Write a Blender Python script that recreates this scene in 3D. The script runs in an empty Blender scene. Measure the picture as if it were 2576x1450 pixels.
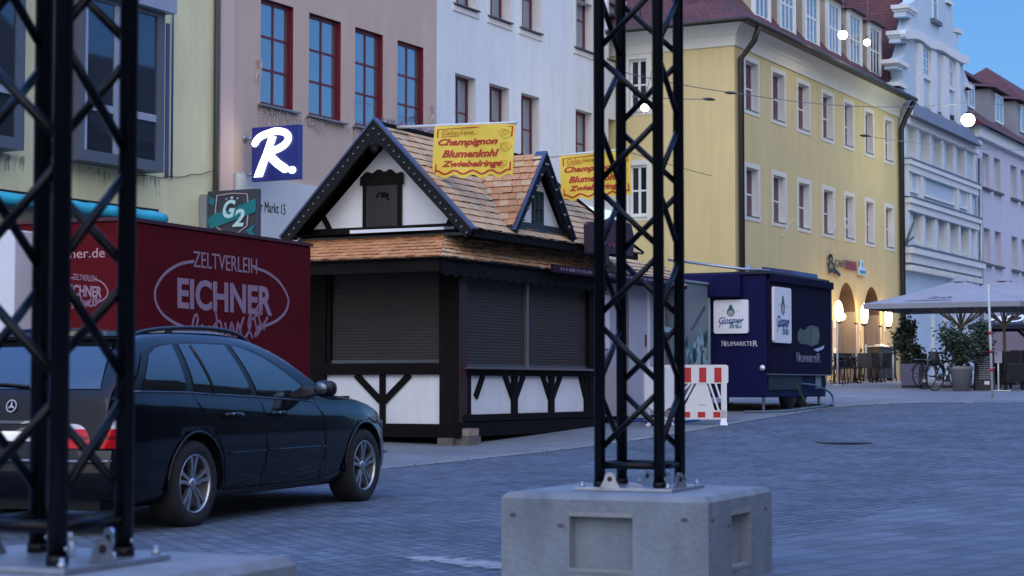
import bpy, bmesh, math, random
from mathutils import Vector, Matrix
R = math.radians
random.seed(7)
SC = bpy.context.scene
COL = SC.collection

# ---------------------------------------------------------------- camera
CAMZ = 1.08
PITCH = math.atan(245/4700)
cam_d = bpy.data.cameras.new('camera'); cam = bpy.data.objects.new('camera', cam_d)
COL.objects.link(cam); SC.camera = cam
cam.location = (0, 0, CAMZ); cam.rotation_euler = (math.pi/2 + PITCH, 0, 0)
cam_d.sensor_width = 36; cam_d.lens = 4700/2576*36
cam_d.clip_end = 2000; cam_d.clip_start = .1
cam_d.dof.use_dof = True; cam_d.dof.focus_distance = 28; cam_d.dof.aperture_fstop = 4.2

# ---------------------------------------------------------------- sky and sun
W = bpy.data.worlds.new('World'); SC.world = W; W.use_nodes = True
nt = W.node_tree; bg = nt.nodes['Background']
sky = nt.nodes.new('ShaderNodeTexSky'); sky.sky_type = 'NISHITA'; sky.sun_disc = False
SUN_EL, SUN_ROT = R(3.0), R(200)
sky.sun_elevation = SUN_EL; sky.sun_rotation = SUN_ROT
sky.ozone_density = 3.0; sky.air_density = 1.0; sky.dust_density = 0
# twilight: an even deep blue overhead, paler low down, and the last neutral glow low behind the camera
tcw = nt.nodes.new('ShaderNodeTexCoord'); spx = nt.nodes.new('ShaderNodeSeparateXYZ'); nt.links.new(tcw.outputs['Generated'], spx.inputs[0])
rp = nt.nodes.new('ShaderNodeValToRGB'); nt.links.new(spx.outputs[2], rp.inputs[0])
SKYC = ((0, (.28, .52, .84)), (.08, (.20, .45, .82)), (.22, (.12, .34, .76)), (.45, (.19, .44, 1.15)), (1, (.34, .74, 1.95)))
e = rp.color_ramp.elements; e[0].position = 0; e[0].color = (*SKYC[0][1], 1); e[1].position = 1; e[1].color = (*SKYC[-1][1], 1)
for p_, c_ in SKYC[1:-1]: q_ = e.new(p_); q_.color = (*c_, 1)
def vm(op, a, b=None, **k):
    n = nt.nodes.new('ShaderNodeVectorMath'); n.operation = op
    for i, x in ((0, a), (1, b)):
        if x is None: continue
        if isinstance(x, tuple): n.inputs[i].default_value = x
        else: nt.links.new(x, n.inputs[i])
    for kk, v in k.items(): n.inputs[kk].default_value = v
    return n
GLOW = Vector((.12, -1, .36)).normalized()
dt = vm('DOT_PRODUCT', tcw.outputs['Generated'], tuple(GLOW))
mr = nt.nodes.new('ShaderNodeMapRange'); mr.interpolation_type = 'SMOOTHSTEP'; nt.links.new(dt.outputs['Value'], mr.inputs[0]); mr.inputs[1].default_value = .0; mr.inputs[2].default_value = 1
gl_ = nt.nodes.new('ShaderNodeMix'); gl_.data_type = 'RGBA'; gl_.blend_type = 'ADD'; nt.links.new(mr.outputs[0], gl_.inputs[0])
nt.links.new(rp.outputs[0], gl_.inputs[6]); gl_.inputs[7].default_value = (1.32, 1.08, .62, 1)
sc_ = nt.nodes.new('ShaderNodeVectorMath'); sc_.operation = 'SCALE'; sc_.inputs['Scale'].default_value = 5.6; nt.links.new(gl_.outputs[2], sc_.inputs[0])
mx = nt.nodes.new('ShaderNodeMix'); mx.data_type = 'RGBA'; mx.inputs[0].default_value = .9
nt.links.new(sky.outputs[0], mx.inputs[6]); nt.links.new(sc_.outputs[0], mx.inputs[7]); nt.links.new(mx.outputs[2], bg.inputs[0])
bg.inputs[1].default_value = .10
sun_d = bpy.data.lights.new('sun', 'SUN'); sun = bpy.data.objects.new('sun', sun_d); COL.objects.link(sun)
sun_d.energy = .22; sun_d.angle = R(40); sun_d.color = (.80, .86, 1.0)
sun.rotation_euler = (R(50), 0, R(-25))
SC.view_settings.view_transform = 'Standard'; SC.view_settings.look = 'None'
SC.view_settings.exposure = 1.08; SC.view_settings.gamma = 1

# ---------------------------------------------------------------- geometry of the picture: pixel -> ray (2576 x 1450 grid)
cp, sp = math.cos(PITCH), math.sin(PITCH)
def ray(px, py):
    a = (px-1288)/4700; b = (725-py)/4700
    return Vector((a, cp - b*sp, sp + b*cp))
def P(px, py, Y):
    d = ray(px, py); return Vector((0, 0, CAMZ)) + d*(Y/d.y)
PROF = [(-400, -1.1), (-20, -1.1), (10, -1.08), (14.1, -1.065), (17, -1.035), (22, -.97), (27, -.875), (31, -.67), (37, -.433), (45, -.144), (54, .06), (62, .15), (90, .32), (130, .4), (900, .4)]
def prof(y):
    for (a, ga), (b, gb) in zip(PROF, PROF[1:]):
        if y <= b: return ga + (gb-ga)*(y-a)/(b-a)
    return .4
def G(x, y):
    s = 0
    for d, w in ((-1.6, 1), (-.8, 2), (0, 3), (.8, 2), (1.6, 1)): s += w*prof(y+d)
    return s/9 + CAMZ
def GP(px, py):
    d = ray(px, py); t0 = 2.0
    prev = t0
    t = t0
    while t < 400:
        p = Vector((0, 0, CAMZ)) + d*t
        if p.z < G(p.x, p.y):
            lo, hi = prev, t
            for _ in range(30):
                m = (lo+hi)/2; p = Vector((0, 0, CAMZ)) + d*m
                if p.z < G(p.x, p.y): hi = m
                else: lo = m
            return Vector((0, 0, CAMZ)) + d*hi
        prev = t; t *= 1.01
    return Vector((0, 0, CAMZ)) + d*400

class Frame:
    """a local frame: x along direction at angle th from the view axis, y to its left (into the building), z up"""
    def __init__(s, x, y, z, th):
        s.o = Vector((x, y, z)); s.rz = math.pi/2 - R(th)
        s.ux = Vector((math.sin(R(th)), math.cos(R(th)), 0)); s.uy = Vector((-math.cos(R(th)), math.sin(R(th)), 0))
    def w(s, x, y, z=0): return s.o + s.ux*x + s.uy*y + Vector((0, 0, z))
    def l(s, p):
        d = p - s.o; return Vector((d.dot(s.ux), d.dot(s.uy), d.z))
    def fy(s, px, py, y=0):      # pixel on the plane local y = const -> local point
        d = ray(px, py); c = Vector((0, 0, CAMZ)); t = (s.uy.dot(s.o - c) + y)/s.uy.dot(d)
        return s.l(c + d*t)
    def fx(s, px, py, x=0):
        d = ray(px, py); c = Vector((0, 0, CAMZ)); t = (s.ux.dot(s.o - c) + x)/s.ux.dot(d)
        return s.l(c + d*t)

# ---------------------------------------------------------------- mesh builder
class MB:
    def __init__(s): s.v = []; s.f = []; s.m = []; s.uv = {}; s.sm = set()
    def quad(s, a, b, c, d, m=0, uv=None):
        n = len(s.v); s.v += [tuple(a), tuple(b), tuple(c), tuple(d)]; s.f.append((n, n+1, n+2, n+3)); s.m.append(m)
        if uv: s.uv[len(s.f)-1] = uv
    def poly(s, pts, m=0):
        n = len(s.v); s.v += [tuple(p) for p in pts]; s.f.append(tuple(range(n, n+len(pts)))); s.m.append(m)
    def box(s, x0, x1, y0, y1, z0, z1, m=0, bev=0):
        return s.hexa([(x0, y0, z0), (x1, y0, z0), (x1, y1, z0), (x0, y1, z0), (x0, y0, z1), (x1, y0, z1), (x1, y1, z1), (x0, y1, z1)], m)
    def hexa(s, p, m=0):
        n = len(s.v); s.v += [tuple(q) for q in p]
        for f in ((3, 2, 1, 0), (4, 5, 6, 7), (0, 1, 5, 4), (1, 2, 6, 5), (2, 3, 7, 6), (3, 0, 4, 7)):
            s.f.append(tuple(n+i for i in f)); s.m.append(m)
        return s
    def bar(s, a, b, w, h, m=0, up=(0, 0, 1)):
        a = Vector(a); b = Vector(b); d = (b-a).normalized(); u = Vector(up)
        if abs(d.dot(u)) > .98: u = Vector((1, 0, 0))
        r = d.cross(u).normalized(); u = r.cross(d).normalized()
        q = []
        for c in (a, b):
            q += [c - r*w/2 - u*h/2, c + r*w/2 - u*h/2, c + r*w/2 + u*h/2, c - r*w/2 + u*h/2]
        n = len(s.v); s.v += [tuple(t) for t in q]
        for f in ((0, 1, 2, 3), (7, 6, 5, 4), (0, 4, 5, 1), (1, 5, 6, 2), (2, 6, 7, 3), (3, 7, 4, 0)):
            s.f.append(tuple(n+i for i in f)); s.m.append(m)
        return s
    def tube(s, pts, r, m=0, seg=8, cap=True):
        pts = [Vector(p) for p in pts]; rings = []
        rr = r if isinstance(r, (list, tuple)) else [r]*len(pts)
        ref = None
        for i, p in enumerate(pts):
            d = (pts[min(i+1, len(pts)-1)] - pts[max(i-1, 0)]).normalized()
            if ref is None:
                ref = Vector((0, 0, 1)) if abs(d.z) < .9 else Vector((1, 0, 0))
            x = d.cross(ref).normalized(); y = x.cross(d).normalized(); ref = y
            n = len(s.v); s.v += [tuple(p + (x*math.cos(t*2*math.pi/seg) + y*math.sin(t*2*math.pi/seg))*rr[i]) for t in range(seg)]
            rings.append(n)
        for a, b in zip(rings, rings[1:]):
            for t in range(seg):
                s.f.append((a+t, b+t, b+(t+1) % seg, a+(t+1) % seg)); s.m.append(m); s.sm.add(len(s.f)-1)
        if cap:
            s.f.append(tuple(rings[0]+t for t in range(seg))); s.m.append(m)
            s.f.append(tuple(rings[-1]+t for t in reversed(range(seg)))); s.m.append(m)
        return s
    def lathe(s, prof, m=0, seg=24, axis='z', c=(0, 0, 0), smooth=True):
        rings = []
        for r, h in prof:
            n = len(s.v)
            for t in range(seg):
                a = t*2*math.pi/seg; x, y = r*math.cos(a), r*math.sin(a)
                p = {'z': (x, y, h), 'y': (x, h, y), 'x': (h, x, y)}[axis]
                s.v.append((p[0]+c[0], p[1]+c[1], p[2]+c[2]))
            rings.append(n)
        for a, b in zip(rings, rings[1:]):
            for t in range(seg):
                s.f.append((a+t, a+(t+1) % seg, b+(t+1) % seg, b+t)); s.m.append(m)
                if smooth: s.sm.add(len(s.f)-1)
        return s
    def prism(s, pts, fn, d0, d1, m=0, cap=True):
        """2-d outline pts, fn(u, v, d) -> point; extruded from d0 to d1"""
        n = len(s.v); k = len(pts)
        s.v += [tuple(fn(u, v, d0)) for u, v in pts] + [tuple(fn(u, v, d1)) for u, v in pts]
        for i in range(k):
            j = (i+1) % k; s.f.append((n+i, n+j, n+k+j, n+k+i)); s.m.append(m)
        if cap:
            s.f.append(tuple(n+i for i in reversed(range(k)))); s.m.append(m)
            s.f.append(tuple(n+k+i for i in range(k))); s.m.append(m)
        return s
    def grid(s, fn, nu, nv, m=0, smooth=True):
        n = len(s.v)
        for j in range(nv+1):
            for i in range(nu+1): s.v.append(tuple(fn(i/nu, j/nv)))
        for j in range(nv):
            for i in range(nu):
                a = n + j*(nu+1) + i; s.f.append((a, a+1, a+nu+2, a+nu+1)); s.m.append(m)
                if smooth: s.sm.add(len(s.f)-1)
        return s
    def mesh(s, name, mats, fixn=True, bevel=0):
        me = bpy.data.meshes.new(name); me.from_pydata(s.v, [], s.f)
        if not isinstance(mats, (list, tuple)): mats = [mats]
        for x in mats: me.materials.append(x)
        me.polygons.foreach_set('material_index', s.m)
        me.polygons.foreach_set('use_smooth', [i in s.sm for i in range(len(s.f))])
        if s.uv:
            ul = me.uv_layers.new(name='UVMap')
            for i, p in enumerate(me.polygons):
                q = s.uv.get(i)
                if q:
                    for li, t in zip(p.loop_indices, q): ul.data[li].uv = t
        me.validate(); 
        if fixn or bevel:
            bm = bmesh.new(); bm.from_mesh(me)
            if bevel:
                bmesh.ops.remove_doubles(bm, verts=bm.verts, dist=1e-5)
                bmesh.ops.bevel(bm, geom=[e for e in bm.edges if e.is_manifold and e.calc_face_angle(0) > .5], offset=bevel, segments=2, affect='EDGES', profile=.5)
            if fixn: bmesh.ops.recalc_face_normals(bm, faces=bm.faces)
            bm.to_mesh(me); bm.free()
        return me
    def build(s, name, mats, parent=None, fixn=True, bevel=0, **kw):
        o = bpy.data.objects.new(name, s.mesh(name, mats, fixn, bevel)); COL.objects.link(o)
        if parent: o.parent = parent
        for k, v in kw.items(): o[k] = v
        return o

def tag(o, label=None, cat=None, group=None, kind=None):
    if label: o['label'] = label
    if cat: o['category'] = cat
    if group: o['group'] = group
    if kind: o['kind'] = kind
    return o
def thing(name, label, cat, loc=(0, 0, 0), rz=0, group=None):
    o = bpy.data.objects.new(name, None); COL.objects.link(o); o.empty_display_size = .2
    o.location = loc; o.rotation_euler = (0, 0, rz); tag(o, label, cat, group); return o
def thingF(name, label, cat, fr, group=None): return thing(name, label, cat, fr.o, fr.rz, group)
def copy_tree(o, parent=None):
    c = o.copy(); COL.objects.link(c)
    if parent: c.parent = parent
    for ch in list(o.children): copy_tree(ch, c)
    return c

def text_mesh(txt, shear=0, bold=0, extrude=.02, spacing=1.0):
    cu = bpy.data.curves.new('t', 'FONT'); cu.body = txt; cu.shear = shear; cu.offset = bold; cu.extrude = extrude
    cu.space_character = spacing; cu.resolution_u = 3
    o = bpy.data.objects.new('t', cu); COL.objects.link(o)
    bpy.context.view_layer.update()
    me = bpy.data.meshes.new_from_object(o.evaluated_get(bpy.context.evaluated_depsgraph_get()))
    bpy.data.objects.remove(o); return me
def text(name, txt, mat, parent, fn, u0, u1, v0, v1, th=.01, shear=0, bold=0, spacing=1.0, **kw):
    """lettering fitted to the rectangle u0..u1 x v0..v1; fn(u, v, d) -> local point, d = distance out of the face"""
    me = text_mesh(txt, shear, bold, .02, spacing)
    xs = [v.co.x for v in me.vertices]; ys = [v.co.y for v in me.vertices]
    a, b, c, d = min(xs), max(xs), min(ys), max(ys)
    for v in me.vertices:
        u = u0 + (u1-u0)*(v.co.x-a)/(b-a); w = v0 + (v1-v0)*(v.co.y-c)/(d-c)
        v.co = fn(u, w, th if v.co.z > 0 else 0.0)
    me.materials.clear(); me.materials.append(mat)
    bm = bmesh.new(); bm.from_mesh(me); bmesh.ops.recalc_face_normals(bm, faces=bm.faces); bm.to_mesh(me); bm.free()
    o = bpy.data.objects.new(name, me); COL.objects.link(o); o.parent = parent
    for k, v in kw.items(): o[k] = v
    return o
def stroke(mb, pts, w, fn, th=.01, m=0, closed=False):
    """a drawn line: flat ribbon with round ends; pts in (u, v)"""
    pts = [Vector(p) for p in pts]
    if closed: pts = pts + [pts[0]]
    ww = w if isinstance(w, (list, tuple)) else [w]*len(pts)
    L, Rr = [], []
    for i, p in enumerate(pts):
        if closed and i in (0, len(pts)-1): d = (pts[1]-pts[-2])
        else: d = pts[min(i+1, len(pts)-1)] - pts[max(i-1, 0)]
        d.normalize(); n = Vector((-d.y, d.x)); L.append(p + n*ww[i]/2); Rr.append(p - n*ww[i]/2)
    for i in range(len(pts)-1):
        q = [L[i], Rr[i], Rr[i+1], L[i+1]]
        mb.hexa([fn(t.x, t.y, 0) for t in q] + [fn(t.x, t.y, th) for t in q], m)
    if not closed:
        for k in (0, -1):
            mb.prism([(pts[k].x + ww[k]/2*math.cos(t*math.pi/5), pts[k].y + ww[k]/2*math.sin(t*math.pi/5)) for t in range(10)], fn, 0, th*.98, m)
def smooth_pts(pts, n=6):
    out = []; m = len(pts)
    for i in range(m-1):
        p0 = Vector(pts[max(i-1, 0)]); p1 = Vector(pts[i]); p2 = Vector(pts[i+1]); p3 = Vector(pts[min(i+2, m-1)])
        for k in range(n):
            t = k/n
            out.append(.5*((2*p1) + (p2-p0)*t + (2*p0-5*p1+4*p2-p3)*t*t + (3*p1-p0-3*p2+p3)*t**3))
    out.append(Vector(pts[-1])); return out

# ---------------------------------------------------------------- materials
MATS = {}
def mat(name, col, rough=.7, metal=0, var=.08, vs=1.5, bump=0, bs=40, spec=.5, coat=0, emit=None, es=0, streak=0, ior=None, grime=0):
    if name in MATS: return MATS[name]
    m = bpy.data.materials.new(name); m.use_nodes = True; t = m.node_tree; b = t.nodes['Principled BSDF']
    b.inputs['Roughness'].default_value = rough; b.inputs['Metallic'].default_value = metal
    b.inputs['Specular IOR Level'].default_value = spec; b.inputs['Coat Weight'].default_value = coat
    b.inputs['Coat Roughness'].default_value = .05
    if coat > .8: b.inputs['Coat IOR'].default_value = 1.36
    if ior: b.inputs['IOR'].default_value = ior
    b.inputs['Base Color'].default_value = (*col, 1)
    if emit: b.inputs['Emission Color'].default_value = (*emit, 1); b.inputs['Emission Strength'].default_value = es
    tc = t.nodes.new('ShaderNodeTexCoord')
    if var:
        n = t.nodes.new('ShaderNodeTexNoise'); n.inputs['Scale'].default_value = vs; n.inputs['Detail'].default_value = 8; n.inputs['Roughness'].default_value = .65
        src = tc.outputs['Object']
        if streak:
            mp = t.nodes.new('ShaderNodeMapping'); mp.inputs['Scale'].default_value = (1, 1, streak); t.links.new(src, mp.inputs[0]); src = mp.outputs[0]
        t.links.new(src, n.inputs['Vector'])
        r = t.nodes.new('ShaderNodeMapRange'); r.inputs[1].default_value = .3; r.inputs[2].default_value = .7
        r.inputs[3].default_value = 1-var; r.inputs[4].default_value = 1+var; t.links.new(n.outputs['Fac'], r.inputs[0])
        v = t.nodes.new('ShaderNodeMix'); v.data_type = 'RGBA'; v.blend_type = 'MULTIPLY'; v.inputs[0].default_value = 1
        v.inputs[6].default_value = (*col, 1); t.links.new(r.outputs[0], v.inputs[7]); t.links.new(v.outputs[2], b.inputs['Base Color'])
        if grime:      # rain-washed vertical stains and blotches
            mp2 = t.nodes.new('ShaderNodeMapping'); mp2.inputs['Scale'].default_value = (2.2, 2.2, .22); t.links.new(tc.outputs['Object'], mp2.inputs[0])
            n3 = t.nodes.new('ShaderNodeTexNoise'); n3.inputs['Scale'].default_value = 1.0; n3.inputs['Detail'].default_value = 9; n3.inputs['Roughness'].default_value = .75; t.links.new(mp2.outputs[0], n3.inputs['Vector'])
            r3 = t.nodes.new('ShaderNodeMapRange'); r3.inputs[1].default_value = .42; r3.inputs[2].default_value = .72; r3.inputs[3].default_value = 1; r3.inputs[4].default_value = 1-grime; t.links.new(n3.outputs['Fac'], r3.inputs[0])
            v3 = t.nodes.new('ShaderNodeMix'); v3.data_type = 'RGBA'; v3.blend_type = 'MULTIPLY'; v3.inputs[0].default_value = 1
            t.links.new(v.outputs[2], v3.inputs[6]); t.links.new(r3.outputs[0], v3.inputs[7]); t.links.new(v3.outputs[2], b.inputs['Base Color'])
    if bump:
        n2 = t.nodes.new('ShaderNodeTexNoise'); n2.inputs['Scale'].default_value = bs; n2.inputs['Detail'].default_value = 5
        t.links.new(tc.outputs['Object'], n2.inputs['Vector'])
        bp = t.nodes.new('ShaderNodeBump'); bp.inputs['Strength'].default_value = bump; bp.inputs['Distance'].default_value = .02
        t.links.new(n2.outputs['Fac'], bp.inputs['Height']); t.links.new(bp.outputs[0], b.inputs['Normal'])
    MATS[name] = m; return m
def tiles(name, c1, c2, mortar, w, h, ms=.008, uv=True, rough=.8, bump=.6, rot=0, off=.5, var=.25, vs=.6, squash=0):
    if name in MATS: return MATS[name]
    m = bpy.data.materials.new(name); m.use_nodes = True; t = m.node_tree; b = t.nodes['Principled BSDF']
    b.inputs['Roughness'].default_value = rough
    tc = t.nodes.new('ShaderNodeTexCoord'); mp = t.nodes.new('ShaderNodeMapping'); mp.inputs['Rotation'].default_value = (0, 0, rot)
    t.links.new(tc.outputs['UV' if uv else 'Object'], mp.inputs[0])
    # wobble the lattice a little
    nw = t.nodes.new('ShaderNodeTexNoise'); nw.inputs['Scale'].default_value = 2.2/h*.1; t.links.new(mp.outputs[0], nw.inputs['Vector'])
    ad = t.nodes.new('ShaderNodeVectorMath'); ad.operation = 'MULTIPLY_ADD'
    ad.inputs[1].default_value = (h*.25, h*.25, 0); t.links.new(nw.outputs['Color'], ad.inputs[0]); t.links.new(mp.outputs[0], ad.inputs[2])
    k = t.nodes.new('ShaderNodeTexBrick'); k.offset = off; k.inputs['Scale'].default_value = 1
    k.inputs['Brick Width'].default_value = w; k.inputs['Row Height'].default_value = h; k.inputs['Mortar Size'].default_value = ms
    k.inputs['Mortar Smooth'].default_value = .3; k.inputs['Bias'].default_value = 0
    k.inputs['Color1'].default_value = (*c1, 1); k.inputs['Color2'].default_value = (*c2, 1); k.inputs['Mortar'].default_value = (*mortar, 1)
    t.links.new(ad.outputs[0], k.inputs['Vector'])
    n = t.nodes.new('ShaderNodeTexNoise'); n.inputs['Scale'].default_value = vs; n.inputs['Detail'].default_value = 9; n.inputs['Roughness'].default_value = .7
    t.links.new(mp.outputs[0], n.inputs['Vector'])
    r = t.nodes.new('ShaderNodeMapRange'); r.inputs[1].default_value = .3; r.inputs[2].default_value = .7
    r.inputs[3].default_value = 1-var; r.inputs[4].default_value = 1+var; t.links.new(n.outputs['Fac'], r.inputs[0])
    v = t.nodes.new('ShaderNodeMix'); v.data_type = 'RGBA'; v.blend_type = 'MULTIPLY'; v.inputs[0].default_value = 1
    t.links.new(k.outputs['Color'], v.inputs[6]); t.links.new(r.outputs[0], v.inputs[7]); t.links.new(v.outputs[2], b.inputs['Base Color'])
    bp = t.nodes.new('ShaderNodeBump'); bp.inputs['Strength'].default_value = bump; bp.inputs['Distance'].default_value = .02; bp.invert = True
    t.links.new(k.outputs['Fac'], bp.inputs['Height']); t.links.new(bp.outputs[0], b.inputs['Normal'])
    MATS[name] = m; return m

TH = 28.0
glass = mat('window_glass', (.34, .41, .47), .05, .85, 0, bump=.12, bs=1.3)
bay_glass = mat('bay_glass', (.10, .13, .17), .03, .8, 0)
glass_d = mat('dark_glass', (.01, .012, .015), .06, 0, 0, spec=.5, ior=1.5)
maroon_f = mat('maroon_paint', (.13, .015, .025), .45, var=.12, vs=4)
white_f = mat('white_paint', (.72, .72, .7), .5, var=.06, vs=3)
dark_metal = mat('dark_metal', (.02, .018, .017), .5, .3, var=.1)
zinc = mat('zinc', (.3, .31, .33), .45, .8, var=.15, vs=3)
black_wood = mat('black_stained_wood', (.0055, .004, .004), .7, var=.5, vs=6, bump=.4, bs=30, streak=.15, spec=.15)
# ================================================================ ground, road, pavement
slab_mat = tiles('pavement_slabs', (.14, .152, .172), (.172, .183, .20), (.08, .085, .095), .62, .42, .008, uv=False, rough=.75, bump=.35, rot=R(-62), var=.22, vs=.35)
sett_mat = tiles('road_setts', (.052, .070, .098), (.108, .135, .17), (.032, .043, .06), .16, .13, .016, uv=False, rough=.8, bump=.7, rot=R(-55), var=.42, vs=.8)
def frange(a, b, s):
    out = []; n = max(1, round((b-a)/s))
    return [a + (b-a)*i/n for i in range(n+1)]
ys = frange(-400, -20, 60)[:-1] + frange(-20, 8, 4)[:-1] + frange(8, 100, .5)[:-1] + frange(100, 900, 40)
xs = [-700, -300, -120, -60, -30, -15, 0, 15, 30, 60, 120, 300, 700]
mb = MB(); n0 = {}
for j, y in enumerate(ys):
    for x in xs: mb.v.append((x, y, G(x, y)))
for j in range(len(ys)-1):
    for i in range(len(xs)-1):
        a = j*len(xs)+i; mb.f.append((a, a+1, a+len(xs)+1, a+len(xs))); mb.m.append(0)
mb.build('ground', slab_mat, fixn=False, kind='structure')
# road of dark setts: between the far-left pavement edge and the right-hand one
e1 = [GP(*p) for p in ((975, 1181), (1200, 1158), (1480, 1126), (1730, 1088), (1970, 1047), (2120, 1025), (2280, 1016), (2430, 1013), (2576, 1014))]
d1 = (e1[1]-e1[0]).normalized(); e1 = [e1[0] + Vector((-7.2, -13.6, 0))*k for k in (2.2, 1, .5)] + e1
e2 = [GP(*p) for p in ((1800, 1412), (2072, 1332), (2365, 1252), (2565, 1199))]
e2 = [e2[0] + Vector((-4, -9.5, 0))*2.5, e2[0] + Vector((-1.6, -3.2, 0))] + e2 + [Vector((15.5, 36, 0)), Vector((20, 41, 0)), Vector((27, 47, 0))]
e1 += [Vector((25, 45.2, 0)), Vector((60, 62, 0))]; e2 += [Vector((60, 58, 0))]
e1 = [Vector((p[0], p[1])) for p in e1]; e2 = [Vector((p[0], p[1])) for p in e2]
def resample(pts, n):
    pts = smooth_pts(pts, 8); d = [0]
    for a, b in zip(pts, pts[1:]): d.append(d[-1] + (b-a).length)
    out = []
    for i in range(n+1):
        t = d[-1]*i/n
        for k in range(len(d)-1):
            if d[k+1] >= t-1e-9:
                f = (t-d[k])/(d[k+1]-d[k]+1e-9); out.append(pts[k].lerp(pts[k+1], f)); break
    return out
N1 = 220
ra, rb = resample(e1, N1), resample(e2, N1)
# fine scanline fill: for every world y, x from the left edge to the right edge (kept below 4 mm from the ground sheet)
def x_at(pts, y):
    for a, b in zip(pts, pts[1:]):
        if (a.y-y)*(b.y-y) <= 0 and a.y != b.y: return a.x + (b.x-a.x)*(y-a.y)/(b.y-a.y)
    return None
mb = MB(); rows = []
for y in frange(-12, 8, 4)[:-1] + frange(8, 45, .5):
    xa, xb = x_at(ra, y), x_at(rb, y)
    if xa is None: xa = ra[0].x
    if xb is None: xb = rb[0].x if y < rb[0].y else 60
    if y > 36: xb = 60
    if xb < xa + .05: xb = xa + .05
    rows.append((y, xa, xb))
for y, xa, xb in rows:
    for i in range(9): x = xa + (xb-xa)*i/8; mb.v.append((x, y, G(x, y)+.006))
for j in range(len(rows)-1):
    for i in range(8):
        a = j*9+i; mb.f.append((a, a+1, a+10, a+9)); mb.m.append(0)
mb.build('road', sett_mat, fixn=False, kind='structure')
path_mat = tiles('dark_slabs', (.068, .088, .118), (.105, .128, .16), (.04, .052, .07), .42, .26, .014, uv=False, rough=.8, bump=.4, rot=R(-50), var=.4, vs=.7)
mb = MB()
for y, xa, xb in rows:
    for i in range(7): x = (xb-.01) + (60-xb)*(i/6)**2; mb.v.append((x, y, G(x, y)+.006 - (.0 if xb < 59 else 0)))
n_ = len(rows)
for j in range(n_-1):
    if rows[j][2] > 59 or rows[j+1][2] > 59: continue
    for i in range(6):
        a = j*7+i; mb.f.append((a, a+1, a+8, a+7)); mb.m.append(0)
mb.build('path', path_mat, fixn=False, kind='structure')
# kerb line of pale stones along the edge, and the shallow gutter
kerb_mat = mat('kerb_stone', (.20, .205, .21), .8, var=.3, vs=2, bump=.4)
mb = MB()
ke = [p for p in resample(e1, 400) if 8 < p.y < 44]
for a, b in zip(ke, ke[1:]):
    d = (b-a).normalized(); nn = Vector((-d.y, d.x))
    q = [a, b, b + nn*.16, a + nn*.16]
    mb.poly([(p.x, p.y, G(p.x, p.y)+.012) for p in q])
mb.build('kerb', kerb_mat, kind='structure')
# worn white marks on the setts in the foreground
chalk = mat('worn_white_paint', (.26, .27, .28), .8, var=.3, vs=9)
mb = MB(); rnd = random.Random(5)
for k in range(210):
    t = rnd.random(); cx = 1035 + 260*t + rnd.gauss(0, 5); cy = 1409 + 26*t**1.4 + rnd.gauss(0, 3.4 + 2*t)
    if rnd.random() < .3*(1-t): continue
    c = GP(cx, cy); r0 = rnd.uniform(.012, .05)
    mb.poly([(c.x + r0*1.7*math.cos(a)*rnd.uniform(.6, 1), c.y + r0*math.sin(a)*rnd.uniform(.6, 1), G(c.x, c.y)+.011) for a in [i*math.pi/3.5 for i in range(7)]])
for k in range(60):
    t = rnd.random(); c = GP(1300+rnd.gauss(40, 60), 1188 - rnd.random()*6); r0 = rnd.uniform(.01, .03)
    if k % 3 == 0: mb.poly([(c.x + r0*math.cos(a), c.y + r0*math.sin(a), G(c.x, c.y)+.011) for a in [i*math.pi/3 for i in range(6)]])
mb.build('worn_road_mark', chalk, kind='stuff', label='scuffed remains of a white painted mark on the dark setts in the foreground', category='road marking')
# manhole cover
c = GP(2122, 1115)
man = thing('manhole_cover', 'round dark iron manhole cover set flush in the setts in front of the blue trailer', 'manhole cover', (c.x, c.y, G(c.x, c.y)+.01))
iron = mat('cast_iron', (.045, .04, .04), .6, .5, var=.3, vs=8, bump=.6, bs=25)
mb = MB(); mb.lathe([(0, .006), (.3, .006), (.31, .003)], seg=32); mb.build('lid', iron, man)
mb = MB(); mb.lathe([(.32, .002), (.33, .007), (.40, .007), (.42, 0)], seg=32); mb.build('rim', iron, man)
# weeds along the kerb
leaf = mat('leaf_green', (.035, .06, .02), .7, var=.4, vs=5)
mb = MB()
for k in range(240):
    p = ke[rnd.randrange(len(ke))]; q = p + Vector((rnd.gauss(0, .05), rnd.gauss(0, .05))); h = rnd.uniform(.01, .035)
    a = rnd.random()*6.3; z = G(q.x, q.y)+.008
    mb.poly([(q.x, q.y, z), (q.x + .02*math.cos(a), q.y + .02*math.sin(a), z), (q.x + .03*math.cos(a+1), q.y + .03*math.sin(a+1), z+h)])
mb.build('kerb_weeds', leaf, kind='stuff', label='small weeds growing in the joint along the kerb', category='weeds')
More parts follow.
